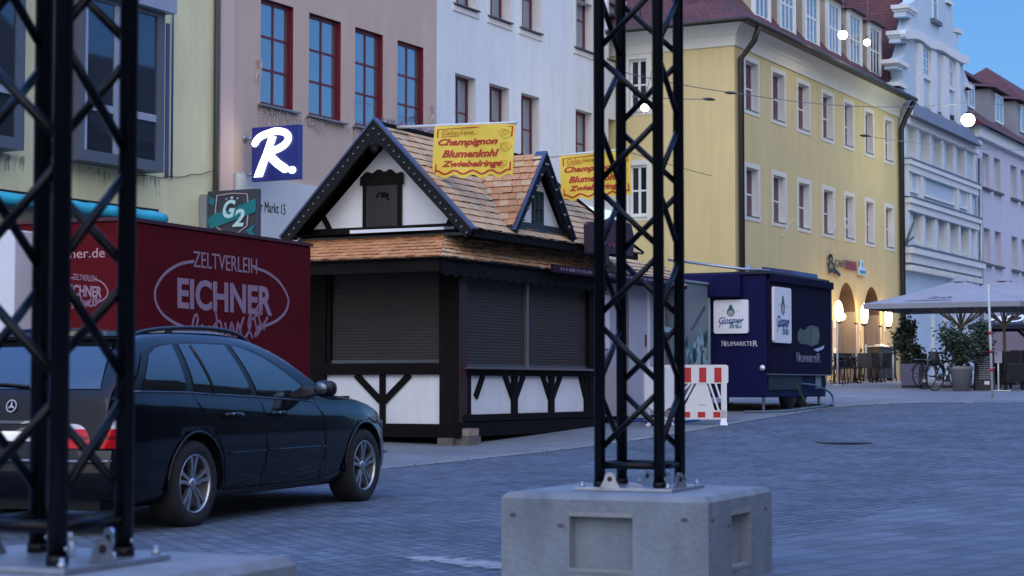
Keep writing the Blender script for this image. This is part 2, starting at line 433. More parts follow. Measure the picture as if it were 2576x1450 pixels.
# ================================================================ truss towers on concrete blocks
truss_m = mat('black_truss_paint', (.002, .002, .0035), .33, .0, var=.15, vs=5, spec=.18)
conc = mat('dusk_tinted_concrete', (.175, .20, .235), .85, var=.25, vs=3.5, grime=.22, bump=.35, bs=30, streak=.5)  # grey concrete with the blue of the dusk light mixed into its colour
conc_w = mat('worn_concrete', (.215, .22, .23), .85, var=.2, vs=3, bump=.35, bs=35)
steel = mat('galvanised_steel', (.36, .38, .42), .38, .85, var=.2, vs=8)
S = .35; TR = .031
PZ = CAMZ - .562          # top of the steel plate
def truss(cx, cy, label, top=7.0):
    t = thing('truss_tower', label, 'truss tower', (cx, cy, PZ), R(90-23.9), 'black truss towers on concrete blocks')
    h = S/2; H0, H1, PER = CAMZ-PZ+.366, CAMZ-PZ-.0, .751    # node heights (h0 level, h1 level)
    ch = {'C': (-h, -h), 'D': (h, -h), 'A': (-h, h), 'B': (h, h)}    # local x = street direction, y = left
    for k, (x, y) in ch.items():
        mb = MB(); mb.tube([(x, y, .004), (x, y, top)], TR, seg=20)
        mb.build('chord', truss_m, t)
    # nodes: h0 at A and D, h1 at C and B  (front A-C, back B-D, left A-B uses B@h0/A@h1, right C-D uses C@h0/D@h1)
    faces = {'front': ('A', 'C'), 'back': ('D', 'B'), 'left': ('B', 'A'), 'right': ('C', 'D')}
    for nm, (p0, p1) in faces.items():
        mb = MB(); z = H0 - 6*PER; k = 0; pts = []
        while z < top+.4:
            pts.append((ch[p0][0], ch[p0][1], z)); pts.append((ch[p1][0], ch[p1][1], z+PER/2)); z += PER
        for a, b in zip(pts, pts[1:]):
            va, vb = Vector(a), Vector(b); d = (vb-va).normalized()
            va += Vector((d.x, d.y, 0)).normalized()*TR*.3 + Vector((0, 0, .035)); vb -= Vector((d.x, d.y, 0)).normalized()*TR*.3 + Vector((0, 0, .035)); 
            if min(va.z, vb.z) < .11: continue
            if max(va.z, vb.z) > top: continue
            mb.tube([va, vb], .0165, seg=10)
        mb.build('diagonal_brace', truss_m, t)
        a, b = ch[p0], ch[p1]
        for z in (.118, top-.05):
            mb = MB(); mb.tube([(a[0], a[1], z), (b[0], b[1], z)], .02, seg=10); mb.build('cross_bar', truss_m, t)
    # steel base plate with lugs and couplers
    mb = MB(); p = .285; mb.box(-p, p, -p, p, -.018, 0); bp = mb.build('base_plate', steel, t, bevel=.002)
    for k, (x, y) in ch.items():
        mb = MB(); mb.tube([(x, y, .0), (x, y, .03)], .036, seg=20); mb.build('coupler', truss_m, t)
        mb = MB(); s = 1 if x > 0 else -1
        mb.lathe([(0, -.002), (.008, -.002), (.008, .006), (0, .006)], seg=8, axis='y', c=(x+.004, y-TR, .05)); mb.build('bolt', steel, t)
    def lug(x, y, a, hh=.085, w=.075):
        mb = MB(); ca, sa = math.cos(a), math.sin(a); fn = lambda u, v, d: (x + u*ca - d*sa, y + u*sa + d*ca, v)
        out = [(-w*.72, 0.001)] + [(-w/2*math.cos(q)*.8, hh - w/2 + w/2*math.sin(q)) for q in [i*math.pi/10 for i in range(11)]] + [(w*.72, .001)]
        hole = [(.015*math.cos(i*math.pi/5), hh-w/2 + .015*math.sin(i*math.pi/5)) for i in range(10)]
        mb.prism(out, fn, -.007, .007); l = mb.build('lifting_lug', steel, t)
        mb = MB(); mb.prism(hole, fn, -.0085, .0085); mb.build('hole', dark_metal, l)
    lug(.255, -.06, R(70)); lug(-.05, -.25, R(-20), .08); lug(-.27, .08, R(110)); lug(.05, .26, R(-10), .075); lug(.08, -.02, R(60), .09)
    for x, y in ((.25, -.25), (-.25, -.25), (.25, .25), (-.25, .25), (0, -.26), (.26, .1)):
        mb = MB(); mb.lathe([(0, .001), (.014, .001), (.014, .014), (.009, .016), (.009, .03), (0, .03)], seg=6, c=(x, y, 0)); mb.build('bolt', steel, t)
    return t
def block(cx, cy, label):
    z0 = G(cx, cy)
    t = thing('concrete_block', label, 'concrete block', (cx, cy, z0), R(90-23.9), 'concrete ballast blocks under the truss towers')
    zt = PZ - .02 - z0; w = .59; b = .02
    mb = MB()
    # body: an outline with a channel in each side, capped by a bevelled slab
    def outline(w, rec, r0, r1):
        pts = []
        for q in range(4):
            c, s = math.cos(q*math.pi/2), math.sin(q*math.pi/2)
            for u, v in ((-w, -w), (r0, -w), (r0+.012, -w+rec), (r1-.012, -w+rec), (r1, -w)):
                pts.append((u*c - v*s, u*s + v*c))
        return pts
    o_in = outline(w, .055, -.19, .17)
    fn = lambda u, v, d: (u, v, d)
    mb.prism(o_in, fn, .09, zt-.11)
    mb.prism(outline(w, .0005, -.19, .17), fn, zt-.11, zt-.03)
    mb.prism(outline(w, .0005, -.19, .17), fn, .0, .09)
    # bevelled top
    n = 28; 
    ring0 = [(-w, -w), (w, -w), (w, w), (-w, w)]; ring1 = [(x*(w-.025)/w, y*(w-.025)/w) for x, y in ring0]
    for i in range(4):
        j = (i+1) % 4
        mb.quad((*ring0[i], zt-.03), (*ring0[j], zt-.03), (*ring1[j], zt), (*ring1[i], zt))
    mb.poly([(*p, zt) for p in ring1])
    body = mb.build('body', conc, t)
    for q in (0, 3, 1, 2):
        c, s = math.cos(q*math.pi/2), math.sin(q*math.pi/2)
        for zz, hh in ((zt-.118, .022), (.082, .018)):
            mb = MB(); u0, u1 = -.19, .17
            P8 = [(u0, -w-.004), (u1, -w-.004), (u1, -w+.05), (u0, -w+.05)]
            mb.hexa([(u*c-v*s, u*s+v*c, zz) for u, v in P8] + [(u*c-v*s, u*s+v*c, zz+hh) for u, v in P8]); mb.build('ledge', conc_w, t)
        for u, v in ((-.24, zt-.17), (.46, zt-.12), (-.52, zt-.12)):
            mb = MB(); fn2 = lambda a, b_, d: (a*c + (w+d)*s, a*s - (w+d)*c, b_)
            mb.prism([(u + .022*math.cos(k), v + .012*math.sin(k)) for k in range(6)], fn2, 0, .003); mb.build('chip', mat('dark_chip', (.08, .075, .08), .9, var=.2), t)
    return t
truss(.72, 10.53, 'black square lattice truss tower rising from the concrete block in the centre right')
block(.72, 10.53, 'pale grey square concrete ballast block with recessed sides under the centre truss tower')
truss(-1.514, 6.12, 'black square lattice truss tower nearest the camera in front of the dark estate car')
block(-1.514, 6.12, 'pale grey concrete ballast block cut off by the lower left corner of the photo')
# ================================================================ buildings along the street
X0A, X0B = -26.2, -21.95          # the two facade lines
def facade_frame(X0, Y):
    return Frame(X0 + Y*math.tan(R(TH)), Y, CAMZ, TH)    # z = 0 of the frame is eye height
def wall_grid(mb, x0, x1, z0, z1, holes, y=0, dep=.2, m=0, mr=0):
    xs_ = sorted({x0, x1, *[h[0] for h in holes], *[h[1] for h in holes]}); zs_ = sorted({z0, z1, *[h[2] for h in holes], *[h[3] for h in holes]})
    for a, b in zip(xs_, xs_[1:]):
        if b-a < 1e-6 or a < x0-1e-6 or b > x1+1e-6: continue
        for c, d in zip(zs_, zs_[1:]):
            if d-c < 1e-6 or c < z0-1e-6 or d > z1+1e-6: continue
            if any(h[0]-1e-6 <= a and b <= h[1]+1e-6 and h[2]-1e-6 <= c and d <= h[3]+1e-6 for h in holes): continue
            mb.quad((a, y, c), (b, y, c), (b, y, d), (a, y, d), m)
    for h in holes:
        a, b, c, d = h[:4]; e = y + (h[4] if len(h) > 4 else dep)
        mb.quad((a, y, c), (a, e, c), (a, e, d), (a, y, d), mr); mb.quad((b, e, c), (b, y, c), (b, y, d), (b, e, d), mr)
        mb.quad((a, y, d), (a, e, d), (b, e, d), (b, y, d), mr); mb.quad((a, e, c), (a, y, c), (b, y, c), (b, e, c), mr)
def window(parent, x0, x1, z0, z1, y, fm, cols=2, rows=2, fw=.07, bw=.035, pane=None, axis='y', rowz=None, back=None, dbl=False):
    """frame with bars, its glass a sub-part; axis 'y' faces -y, axis 'x' faces -x"""
    T = (lambda a, b, c: (a, b, c)) if axis == 'y' else (lambda a, b, c: (b, a, c))
    mb = MB()
    def bx(a0, a1, c0, c1, d0, d1):
        p = [T(a0, d0, c0), T(a1, d0, c0), T(a1, d1, c0), T(a0, d1, c0), T(a0, d0, c1), T(a1, d0, c1), T(a1, d1, c1), T(a0, d1, c1)]; mb.hexa(p)
    bx(x0, x0+fw, z0, z1, y-.03, y+.03); bx(x1-fw, x1, z0, z1, y-.03, y+.03); bx(x0+fw, x1-fw, z0, z0+fw, y-.03, y+.03); bx(x0+fw, x1-fw, z1-fw, z1, y-.03, y+.03)
    xi0, xi1, zi0, zi1 = x0+fw, x1-fw, z0+fw, z1-fw
    for i in range(1, cols):
        c = xi0 + (xi1-xi0)*i/cols; w = bw*(1.6 if dbl and i*2 == cols else 1); bx(c-w/2, c+w/2, zi0, zi1, y-.024, y+.024)
    zz = rowz if rowz else [zi0 + (zi1-zi0)*i/rows for i in range(1, rows)]
    for c in zz: bx(xi0, xi1, c-bw/2, c+bw/2, y-.018, y+.018)
    f = mb.build('window', fm, parent)
    mb = MB(); mb.hexa([T(xi0, y-.004, zi0), T(xi1, y-.004, zi0), T(xi1, y+.004, zi0), T(xi0, y+.004, zi0), T(xi0, y-.004, zi1), T(xi1, y-.004, zi1), T(xi1, y+.004, zi1), T(xi0, y+.004, zi1)])
    mb.build('pane', pane or glass, f)
    if back:
        mb = MB(); bx_ = [T(x0, y+.12, z0), T(x1, y+.12, z0), T(x1, y+.13, z0), T(x0, y+.13, z0), T(x0, y+.12, z1), T(x1, y+.12, z1), T(x1, y+.13, z1), T(x0, y+.13, z1)]
        mb.hexa(bx_); mb.build('curtain', back, f)
    return f
def sill(parent, x0, x1, z, d, m, y=0, h=.04):
    mb = MB(); mb.hexa([(x0, y-d, z-h-.01), (x1, y-d, z-h-.01), (x1, y+.03, z-h), (x0, y+.03, z-h), (x0, y-d, z-.012), (x1, y-d, z-.012), (x1, y+.03, z), (x0, y+.03, z)]); return mb.build('sill', m, parent)
dark_in = mat('dark_room', (.012, .012, .014), .9, var=0)

# ---- pale green-yellow building at the far left
fr = facade_frame(X0A, 36.0); L = lambda px, py, y=0: fr.fy(px, py, y)
yg = mat('pale_yellow_green_render', (.72, .68, .41), .9, var=.08, vs=.8, bump=.25, bs=60, grime=.12)
bay_grey = mat('grey_bay_metal', (.10, .115, .15), .5, .2, var=.08)
bay_light = mat('light_grey_metal', (.34, .37, .44), .45, .3, var=.08)
b = thingF('rendered_house', 'pale yellow-green rendered house with grey box bay windows at the left edge of the photo', 'house', fr)
xr = L(541, 300).x; zb = G(fr.o.x, fr.o.y) - CAMZ - .3
bx0, bx1 = L(205, 200, -.45).x, L(414, 200, -.45).x
zt_, zb_ = L(414, 40, -.45).z, L(414, 435, -.45).z
bq0, bq1 = L(-160, 200, -.45).x, L(63, 200, -.45).x
mb = MB(); wall_grid(mb, -14, xr, zb, 9.5, [(bx0+.05, bx1-.05, zb_+.05, zt_), (bq0, bq1-.05, zb_+.05, zt_)], dep=.5)
mb.quad((xr, 0, zb), (xr, 12, zb), (xr, 12, 9.5), (xr, 0, 9.5)); mb.quad((-14, 0, zb), (-14, 12, zb), (-14, 12, 9.5), (-14, 0, 9.5)); mb.quad((-14, 12, zb), (xr, 12, zb), (xr, 12, 9.5), (-14, 12, 9.5)); mb.quad((-14, 0, 9.5), (xr, 0, 9.5), (xr, 12, 9.5), (-14, 12, 9.5))
mb.build('wall', yg, b)
for (q0, q1) in ((bx0, bx1), (bq0, bq1)):
    mb = MB(); y0, y1 = -.45, .02; t = .12
    # box frame: bottom, top, sides
    mb.box(q0, q1, y0, y1, zb_, zb_+.2); mb.box(q0, q1, y0, y1, zt_-.06, zt_+.05); mb.box(q0, q0+.1, y0, y1, zb_+.2, zt_-.06); mb.box(q1-.22, q1, y0, y1, zb_+.2, zt_-.06)
    bw_ = mb.build('bay_window', bay_grey, b)
    mb = MB(); mb.box(q0-.06, q1+.16, y0-.16, y1, zt_+.05, zt_+.38); mb.build('blind_box', bay_light, bw_)
    ww = q1-.22-q0-.1
    for i, (a, c) in enumerate(((0, .40), (.40, .50), (.50, 1))):
        xa, xb = q0+.1+ww*a, q0+.1+ww*c
        if i == 1: mb = MB(); mb.box(xa, xb, y0+.01, y0+.12, zb_+.2, zt_-.06); mb.build('post', bay_light, bw_); continue
        mb = MB(); mb.box(xa, xa+.07, y0+.0, y0+.07, zb_+.2, zt_-.06); zc = L(398, 300, -.45).z
        mb.box(xa+.07, xb, y0+.01, y0+.07, zc-.07, zc+.07); mb.build('bar', bay_light, bw_)
        mb = MB(); mb.box(xa+.07, xb, y0+.035, y0+.045, zb_+.2, zt_-.06); mb.build('pane', bay_glass, bw_)
    mb = MB(); mb.box(q0, q1, .48, .5, zb_, zt_); mb.build('room_behind', mat('dim_room', (.03, .04, .04), .9, var=.4, vs=1.5), bw_)
    mb = MB(); mb.box(q0+.5, q0+1.1, .1, .12, zb_+.2, zb_+1.6); mb.box(q1-.9, q1-.5, .15, .17, zb_+.2, zt_); mb.build('curtain', mat('grey_green_curtain', (.10, .13, .12), .9, var=.3, vs=3), bw_)
xp = L(429, 200).x
mb = MB(); mb.tube([(xp, -.05, zb_-.02), (xp, -.05, 9)], .02, seg=8); mb.box(xp-.16, xp-.07, -.03, 0, zb_, zt_); mb.build('guide_rail', mat('blue_grey_metal', (.06, .09, .22), .5, var=.1), b)
mb = MB(); mb.tube([(xr-.05, -.07, zb), (xr-.05, -.07, 9.4)], .055, seg=12); mb.build('drainpipe', mat('dark_pipe', (.03, .035, .03), .5, var=.2), b)
# cable dangling from the bay to the pipe
mb = MB(); a_ = L(300, 432, -.03); c_ = L(541, 430, -.06)
mb.tube([Vector(a_).lerp(c_, t/12) + Vector((0, 0, -.12*math.sin(math.pi*t/12) + .02*math.sin(t*2.3))) for t in range(13)] + [Vector((c_.x, c_.y, c_.z-1.4))], .009, seg=6); mb.build('cable', dark_metal, b)
# dark streaks under the bays
rnd = random.Random(3); mb = MB()
for k in range(110):
    px = rnd.choice([rnd.uniform(185, 410), rnd.uniform(0, 62)]); ptop = 385 + (px-60)*.155 + rnd.random()*6; q = L(px, ptop+8, -.004); h = rnd.uniform(.05, .42)*rnd.random(); w = rnd.uniform(.006, .02)
    mb.quad((q.x-w, -.004, q.z), (q.x+w, -.004, q.z), (q.x+w*.6, -.004, q.z-h), (q.x-w*.6, -.004, q.z-h))
mb.build('dirt_streaks', mat('dirt', (.43, .41, .27), .95, var=.4, vs=8), b, kind='stuff')
# cyan awning cassette
aw = thingF('awning_cassette', 'rolled-up cyan shop awning on the yellow-green wall above the red trailer', 'awning', fr)
a_ = L(-120, 471, -.35); c_ = L(415, 548, -.35)
cyan = mat('cyan_fabric', (.03, .42, .55), .55, var=.18, vs=3, bump=.3, bs=12)
mb = MB(); n = 24; zc = (a_.z + c_.z)/2
mb.tube([(a_.x + (c_.x-a_.x)*i/n, -.35 + .008*math.sin(i*1.7), c_.z - .02 + .01*math.sin(i*2.6)) for i in range(n+1)], [.12]*n + [.09], seg=16); mb.build('roll', cyan, aw)
mb = MB(); mb.box(a_.x, c_.x-.05, -.24, -.002, c_.z-.02, c_.z+.16); mb.build('housing', dark_metal, aw)
mb = MB(); mb.box(a_.x, c_.x-.02, -.46, -.26, c_.z-.19, c_.z-.13); mb.build('front_rail', dark_metal, aw)

# ---- pink house
fr = facade_frame(X0A, 40.0); L = lambda px, py, y=0: fr.fy(px, py, y)
pink = mat('pink_render', (.57, .43, .345), .9, var=.06, vs=.7, bump=.25, bs=60, grime=.10)
pinkl = mat('light_pink_render', (.62, .46, .41), .9, var=.05, vs=.9, bump=.2, bs=60)
b = thingF('pink_house', 'dusty pink rendered house with tall dark red windows behind the timber kiosk', 'house', fr)
xl, xr = L(548, 300).x, L(1098, 300).x; zb = -1.2
red_rev = mat('red_reveal', (.16, .013, .022), .5, var=.12, vs=4)
wins = [(655, 737, 2, 262), (777, 857, 30, 290), (893, 963, 63, 318), (1000, 1065, 98, 345)]
zt_ = sum(L(w[0], w[2]).z for w in wins)/4; zz_ = sum(L(w[0], w[3]).z for w in wins[:2])/2
holes = [(L(w[0], 200).x, L(w[1], 200).x, zz_, zt_) for w in wins]
h1 = [(h[0], h[1], h[2]+4.1, h[3]+4.1) for h in holes]
mb = MB(); wall_grid(mb, xl, xr, zb, 11, holes, dep=.16, mr=1)
for x in (xl, xr): mb.quad((x, 0, zb), (x, 12, zb), (x, 12, 11), (x, 0, 11))
mb.quad((xl, 12, zb), (xr, 12, zb), (xr, 12, 11), (xl, 12, 11)); mb.quad((xl, 0, 11), (xr, 0, 11), (xr, 12, 11), (xl, 12, 11))
mb.build('wall', [pink, red_rev], b)
# lit signs and shop band below
zband = L(590, 436).z
mb = MB(); mb.box(xl+.02, L(585, 100).x, -.05, -.0, zb, 11); mb.build('pilaster', pinkl, b)
mb = MB(); mb.box(L(588, 500).x, xr-.02, -.07, 0, zb+.2, zband); band = mb.build('shop_front', mat('white_shop_panel', (.60, .62, .60), .6, var=.06, vs=.6), b)
qa, qb = L(648, 530, -.07), L(718, 530, -.07)
text('shop_lettering', 'er Markt 15', mat('black_letters', (.02, .02, .025), .6, var=0), band, lambda u, v, d: (u, -.071-d, v), qa.x, qb.x, L(648, 531, -.07).z, L(648, 505, -.07).z, .006)
for i, h in enumerate(holes):
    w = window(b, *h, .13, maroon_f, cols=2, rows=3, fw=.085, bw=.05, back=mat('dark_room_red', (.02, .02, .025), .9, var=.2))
    mb = MB(); mb.box(h[1]-.30, h[1]-.09, .19, .20, h[2]+.1, h[3]-.1); mb.build('curtain', mat('pale_curtain', (.30, .34, .36), .9, var=.25, vs=6), w)
    sill(b, h[0]-.1, h[1]+.16, h[2], .13, zinc)
# fairy-light icicles under the sills
ic = mat('pale_wire', (.55, .5, .48), .6, var=.1)
rnd = random.Random(9)
for i, h in enumerate(holes[:3]):
    mb = MB(); n = 15 if i == 0 else 6; x = h[0]-.05; W_ = (h[1]-h[0]+.25) if i == 0 else .6
    for k in range(n):
        xx = x + W_*k/n; ln = rnd.uniform(.12, .62 if i == 0 else .3); pts = [(xx + .02*math.sin(j*1.9+k), -.06, h[2]-.06 - ln*j/5) for j in range(6)]
        mb.tube(pts, .006, seg=4)
        for j in range(1, 6): mb.box(pts[j][0]-.014, pts[j][0]+.014, -.075, -.05, pts[j][2]-.012, pts[j][2]+.012)
    t = thingF('icicle_lights', ['unlit icicle fairy lights hanging thickly below the leftmost red window', 'few unlit icicle lights below the second red window', 'short unlit icicle lights beside the kiosk gable peak'][i], 'fairy lights', fr, 'unlit icicle lights on the pink house')
    mb.build('light_strings', ic, t)
mb = MB(); pts = []
for i, h in enumerate(holes[:3]): pts += [(h[1]+.16, -.05, h[2]-.05), ((h[1]+holes[i+1][0])/2, -.05, h[2]-.20), (holes[i+1][0]-.1, -.05, h[2]-.04)]
mb.tube(smooth_pts(pts, 4), .008, seg=5); mb.build('cable', ic, b)
# small light-star frames fixed on the wall
for px, py, lb in ((652, 178, 'small pale unlit star ornament left of the first red window'), (1090, 290, 'small pale unlit star ornament right of the last red window')):
    q = L(px, py, -.06); mb = MB()
    for a in ((-.05, .25, .06, -.02), (.06, .25, .02, -.25), (-.06, .2, .1, .25), (.02, -.25, .1, .2), (-.02, .02, -.1, -.2)):
        mb.bar((q.x+a[0], -.06, q.z+a[1]), (q.x+a[2], -.06, q.z+a[3]), .025, .02)
    t = thingF('star_ornament', lb, 'ornament', fr, 'unlit ornaments on the pink house'); mb.build('frame', mat('pale_ornament', (.55, .45, .42), .6, var=.1), t)

# projecting sign with the white script letter
def proj_sign(name, label, px0, px1, py0, py1, frm, x, thick, m_body):
    """a box sign standing out from the facade, its face square to the street; returns (thing, face map)"""
    a = frm.fx(px0, (py0+py1)/2, x); c = frm.fx(px1, (py0+py1)/2, x)
    zt1 = frm.fx(px0, py0, x).z; zb1 = frm.fx(px0, py1, x).z
    t = thingF(name, label, 'sign', frm)
    mb = MB(); mb.box(x, x+thick, c.y, a.y, zb1, zt1); body = mb.build('sign_box', m_body, t, bevel=.01)
    W_, H_ = a.y-c.y, zt1-zb1
    return t, (lambda u, v, d: (x-.012-d, a.y-u*W_, zb1+v*H_)), W_, H_
xs_ = L(612, 390, 0).x
blue_sign = mat('deep_blue_sign', (.012, .025, .22), .35, var=.05, coat=.3)
t, fn, W_, H_ = proj_sign('lit_shop_sign', 'square deep blue sign with a glowing white script letter R and a dot', 633, 752, 322, 458, fr, xs_-.02, .14, blue_sign)
lit = mat('lit_white_letter', (.9, .9, .8), .5, var=0, emit=(1, .95, .78), es=1.6)
mb = MB(); A = W_/H_
s_ = lambda pts, w, m_=mb: stroke(m_, [(u, v) for u, v in smooth_pts(pts, 6)], w, fn, .02)
stem = smooth_pts([(.56, .66), (.50, .52), (.33, .36), (.18, .17), (.09, .09)], 6)
mb.prism([(.38, .80), (.53, .80), (.42, .53), (.27, .16), (.24, .08), (.07, .08), (.12, .20), (.27, .52)], fn, 0, .02)
s_([(.08, .70), (.12, .76), (.20, .82), (.36, .87), (.54, .90), (.72, .86), (.79, .76), (.72, .65), (.56, .57), (.36, .53)], .125)
s_([(.38, .50), (.46, .40), (.56, .31), (.66, .24), (.72, .20)], .15)
mb.prism([(.87 + .075*math.cos(k*math.pi/10), .17 + .065*math.sin(k*math.pi/10)) for k in range(20)], fn, 0, .02)
mb.build('script_letter', lit, t)
for py in (349, 440):
    q = fr.fx(620, py, xs_); mb = MB(); mb.tube([(xs_+.05, q.y-.12, q.z), (xs_+.05, 0, q.z)], .03, seg=12); mb.lathe([(0, -.02), (.08, -.02), (.08, 0), (0, 0)], seg=16, axis='y', c=(xs_+.05, 0, q.z)); mb.build('bracket', steel, t)
# shield sign
xs_ = L(500, 540, 0).x
sg = mat('slate_sign', (.05, .055, .075), .5, var=.1)
t, fn, W_, H_ = proj_sign('shield_sign', 'dark grey sign with a shield, a teal ribbon and the letters G2', 522, 648, 482, 604, fr, xs_-.02, .12, sg)
mb = MB(); sh = [(.2, .90), (.5, .93), (.8, .90), (.83, .6), (.80, .25), (.5, .02), (.2, .25), (.17, .6)]
stroke(mb, sh, .02, fn, .01, closed=True); mb.build('shield_outline', mat('pale_line', (.55, .42, .45), .6, var=0), t)
teal = mat('teal_ribbon', (.01, .20, .24), .5, var=.05)
mb = MB(); mb.prism([(.02, .42), (.12, .52), (.5, .60), (.98, .80), (.97, .52), (.5, .36), (.08, .22), (.04, .30)], fn, 0, .014); mb.prism([(.78, .16), (.98, .28), (.90, .14), (.97, .0), (.86, .05)], fn, 0, .008)
mb.prism([(0, .92), (.16, .82), (.14, .70), (.02, .76), (.06, .84)], fn, 0, .008); mb.build('ribbon', teal, t)
wl = mat('pale_cyan_letters', (.55, .80, .82), .5, var=0)
text('lettering', 'G', wl, t, lambda u, v, d: fn(u, v, d+.014), .33, .58, .42, .80, .01, shear=.25, bold=.03)
text('lettering', '2', wl, t, lambda u, v, d: fn(u, v, d+.014), .52, .76, .24, .60, .01, shear=.25, bold=.03)
for u, v, r in ((.5, .84, .035), (.39, .82, .018), (.61, .82, .018)):
    mb = MB(); mb.prism([(u + (r if k % 2 == 0 else r*.45)*math.sin(k*math.pi/5), v + (r if k % 2 == 0 else r*.45)*math.cos(k*math.pi/5)) for k in range(10)], fn, 0, .01); mb.build('star', wl, t)
q0 = fr.fx(503, 490, xs_); q1 = fr.fx(520, 490, xs_); mb = MB(); mb.box(xs_, xs_+.14, q1.y, q0.y, q0.z-1.0, q0.z); mb.build('post', mat('pale_metal', (.35, .37, .40), .5, .3, var=.1), t)
# yellow-green soffit between sign and trailer is the wall itself

# ---- white house
fr = facade_frame(X0A, 47.0); L = lambda px, py, y=0: fr.fy(px, py, y)
wht = mat('white_render', (.74, .77, .78), .9, var=.05, vs=.9, bump=.25, bs=50, grime=.14)
rev_w = mat('cream_reveal', (.72, .69, .66), .9, var=.03)
b = thingF('white_house', 'white rendered house with small dark red windows between the pink house and the centre truss', 'house', fr)
xl, xr = L(1098, 300).x, L(1640, 300).x
zlo_t = sum(L(px, py).z for px, py in ((1145, 182), (1231, 208), (1311, 233), (1448, 275)))/4
zlo_b = zlo_t - 1.62*1.12
zup_b = sum(L(px, py).z for px, py in ((1231, 37), (1311, 68), (1448, 120)))/3; zup_t = zup_b + 1.8
ws = [(1145, 1197), (1231, 1281), (1311, 1357), (1448, 1490), (1530, 1570)]
holes = []
for a, c in ws:
    xa, xb = L(a, 200).x, L(c, 200).x
    holes += [(xa, xb, zlo_b, zlo_t), (xa, xb, zup_b, zup_t)]
mb = MB(); wall_grid(mb, xl, xr, -1.2, 11, holes, dep=.30, mr=1)
mb.quad((xr, 0, -1.2), (xr, 12, -1.2), (xr, 12, 11), (xr, 0, 11)); mb.quad((xl, 0, 11), (xr, 0, 11), (xr, 12, 11), (xl, 12, 11)); mb.quad((xl, 12, -1.2), (xr, 12, -1.2), (xr, 12, 11), (xl, 12, 11)); mb.quad((xl, 0, -1.2), (xl, 12, -1.2), (xl, 12, 11), (xl, 0, 11))
mb.build('wall', [wht, rev_w], b)
for h in holes:
    w = window(b, *h, .26, maroon_f, cols=2, rows=2, fw=.075, bw=.05, pane=glass, back=mat('lace_curtain', (.28, .31, .31), .9, var=.25, vs=5))
    sill(b, h[0]-.08, h[1]+.08, h[2], .10, mat('dark_sill', (.10, .10, .11), .6, .3, var=.2))
    if h[3] > zlo_t+.1:
        mb = MB(); mb.box(h[0]-.14, h[1]+.14, -.035, 0, h[2]-.20, h[2]-.07); mb.build('sill_moulding', rev_w, b)
        for x in (h[0]-.12, h[1]):
            mb = MB(); mb.box(x, x+.12, -.03, 0, h[2], h[3]+.12); mb.build('window_surround', rev_w, b)
# glowing shop lettering low on the white wall
glow = thingF('backlit_shop_sign', 'backlit blue shop lettering glowing on the white wall beyond the kiosk roof', 'sign', fr)
q0, q1 = L(1462, 555, -.12), L(1600, 555, -.12)
mb = MB(); mb.box(L(1440, 500).x, xr-.1, -.05, -.004, L(1440, 500).z-.95, L(1440, 500).z-.15); mb.build('panel', mat('lit_panel', (.7, .8, .9), .5, var=0, emit=(.55, .78, 1), es=.45), glow)
text('lettering', 'ore', mat('blue_letters', (.01, .03, .12), .4, var=0), glow, lambda u, v, d: (u, -.06-d, v), q0.x, L(1500, 555, -.1).x, L(1462, 556, -.1).z, L(1462, 533, -.1).z, .05, bold=.02)

# ---- yellow corner house
fr = facade_frame(X0B, 53.3); L = lambda px, py, y=0: fr.fy(px, py, y)
yel = mat('yellow_ochre_render', (.66, .53, .255), .9, var=.06, vs=.5, bump=.2, bs=50, grime=.12)
trim = mat('cream_trim', (.68, .66, .58), .85, var=.05)
b = thingF('yellow_corner_house', 'long ochre yellow corner house with white window surrounds, red tiled roof and dormers', 'house', fr)
x0, x1 = 0, L(2262, 500).x
ze = L(1990, 128, 0).z            # underside of the eave, estimated at the wall
cols_w = [(1870, 1910), (1939, 1976), (2003, 2038), (2065.5, 2097), (2120.5, 2147), (2172.5, 2197), (2222, 2246)]
zt1 = sum(L(px, py).z for px, py in ((1870, 135), (1939, 166), (2003, 195), (2065, 220), (2122, 246), (2172, 269), (2222, 291)))/7
zb1 = sum(L(px, py).z for px, py in ((1873, 285), (1941, 306), (2006, 330), (2068, 352), (2124, 374), (2175, 394), (2225, 410)))/7
zt2 = sum(L(px, py).z for px, py in ((1876, 406), (1944, 426), (2008, 445), (2068, 463), (2124, 480), (2175, 497), (2225, 513)))/7
zb2 = sum(L(px, py).z for px, py in ((1878, 550), (1945, 566), (2010, 582), (2070, 595), (2127, 609), (2178, 619.5), (2226, 630)))/7
sw = .14
holes = []
for a, c in cols_w:
    xa, xb = L(a, 250).x + sw, L(c, 250).x - sw
    holes += [(xa, xb, zb1+sw, zt1-sw), (xa, xb, zb2+sw, zt2-sw)]
# two arched doorways: stepped rectangular hole filled by an arch plate
def arch_x(pa, pb, py): return L(pa, py).x, L(pb, py).x
arches = []
for pa, pb, pt in ((2107, 2156, 711), (2173, 2216, 722)):
    a, c = arch_x(pa, pb, 850); zt0 = L((pa+pb)/2, pt).z; zg = G(*fr.w(a, 0).xy) - CAMZ - .02
    arches.append((a, c, zg, zt0))
allh = holes + [(a, c, z0, z1, .9) for a, c, z0, z1 in arches]
mb = MB(); wall_grid(mb, x0, x1, -1.2, ze+.35, allh, dep=.24, mr=1)
# the spandrels above the arches
for a, c, z0, z1 in arches:
    r = (c-a)/2; cx = (a+c)/2; zs = z1 - r*1.25
    for sgn in (-1, 1):
        arc = [(cx + sgn*r*math.cos(t*math.pi/2/10), zs + r*1.25*math.sin(t*math.pi/2/10)) for t in range(11)]
        mb.prism([(cx + sgn*r, z1+.001)] + arc, lambda u, v, d: (u, d, v), -.0005, .9, 0)
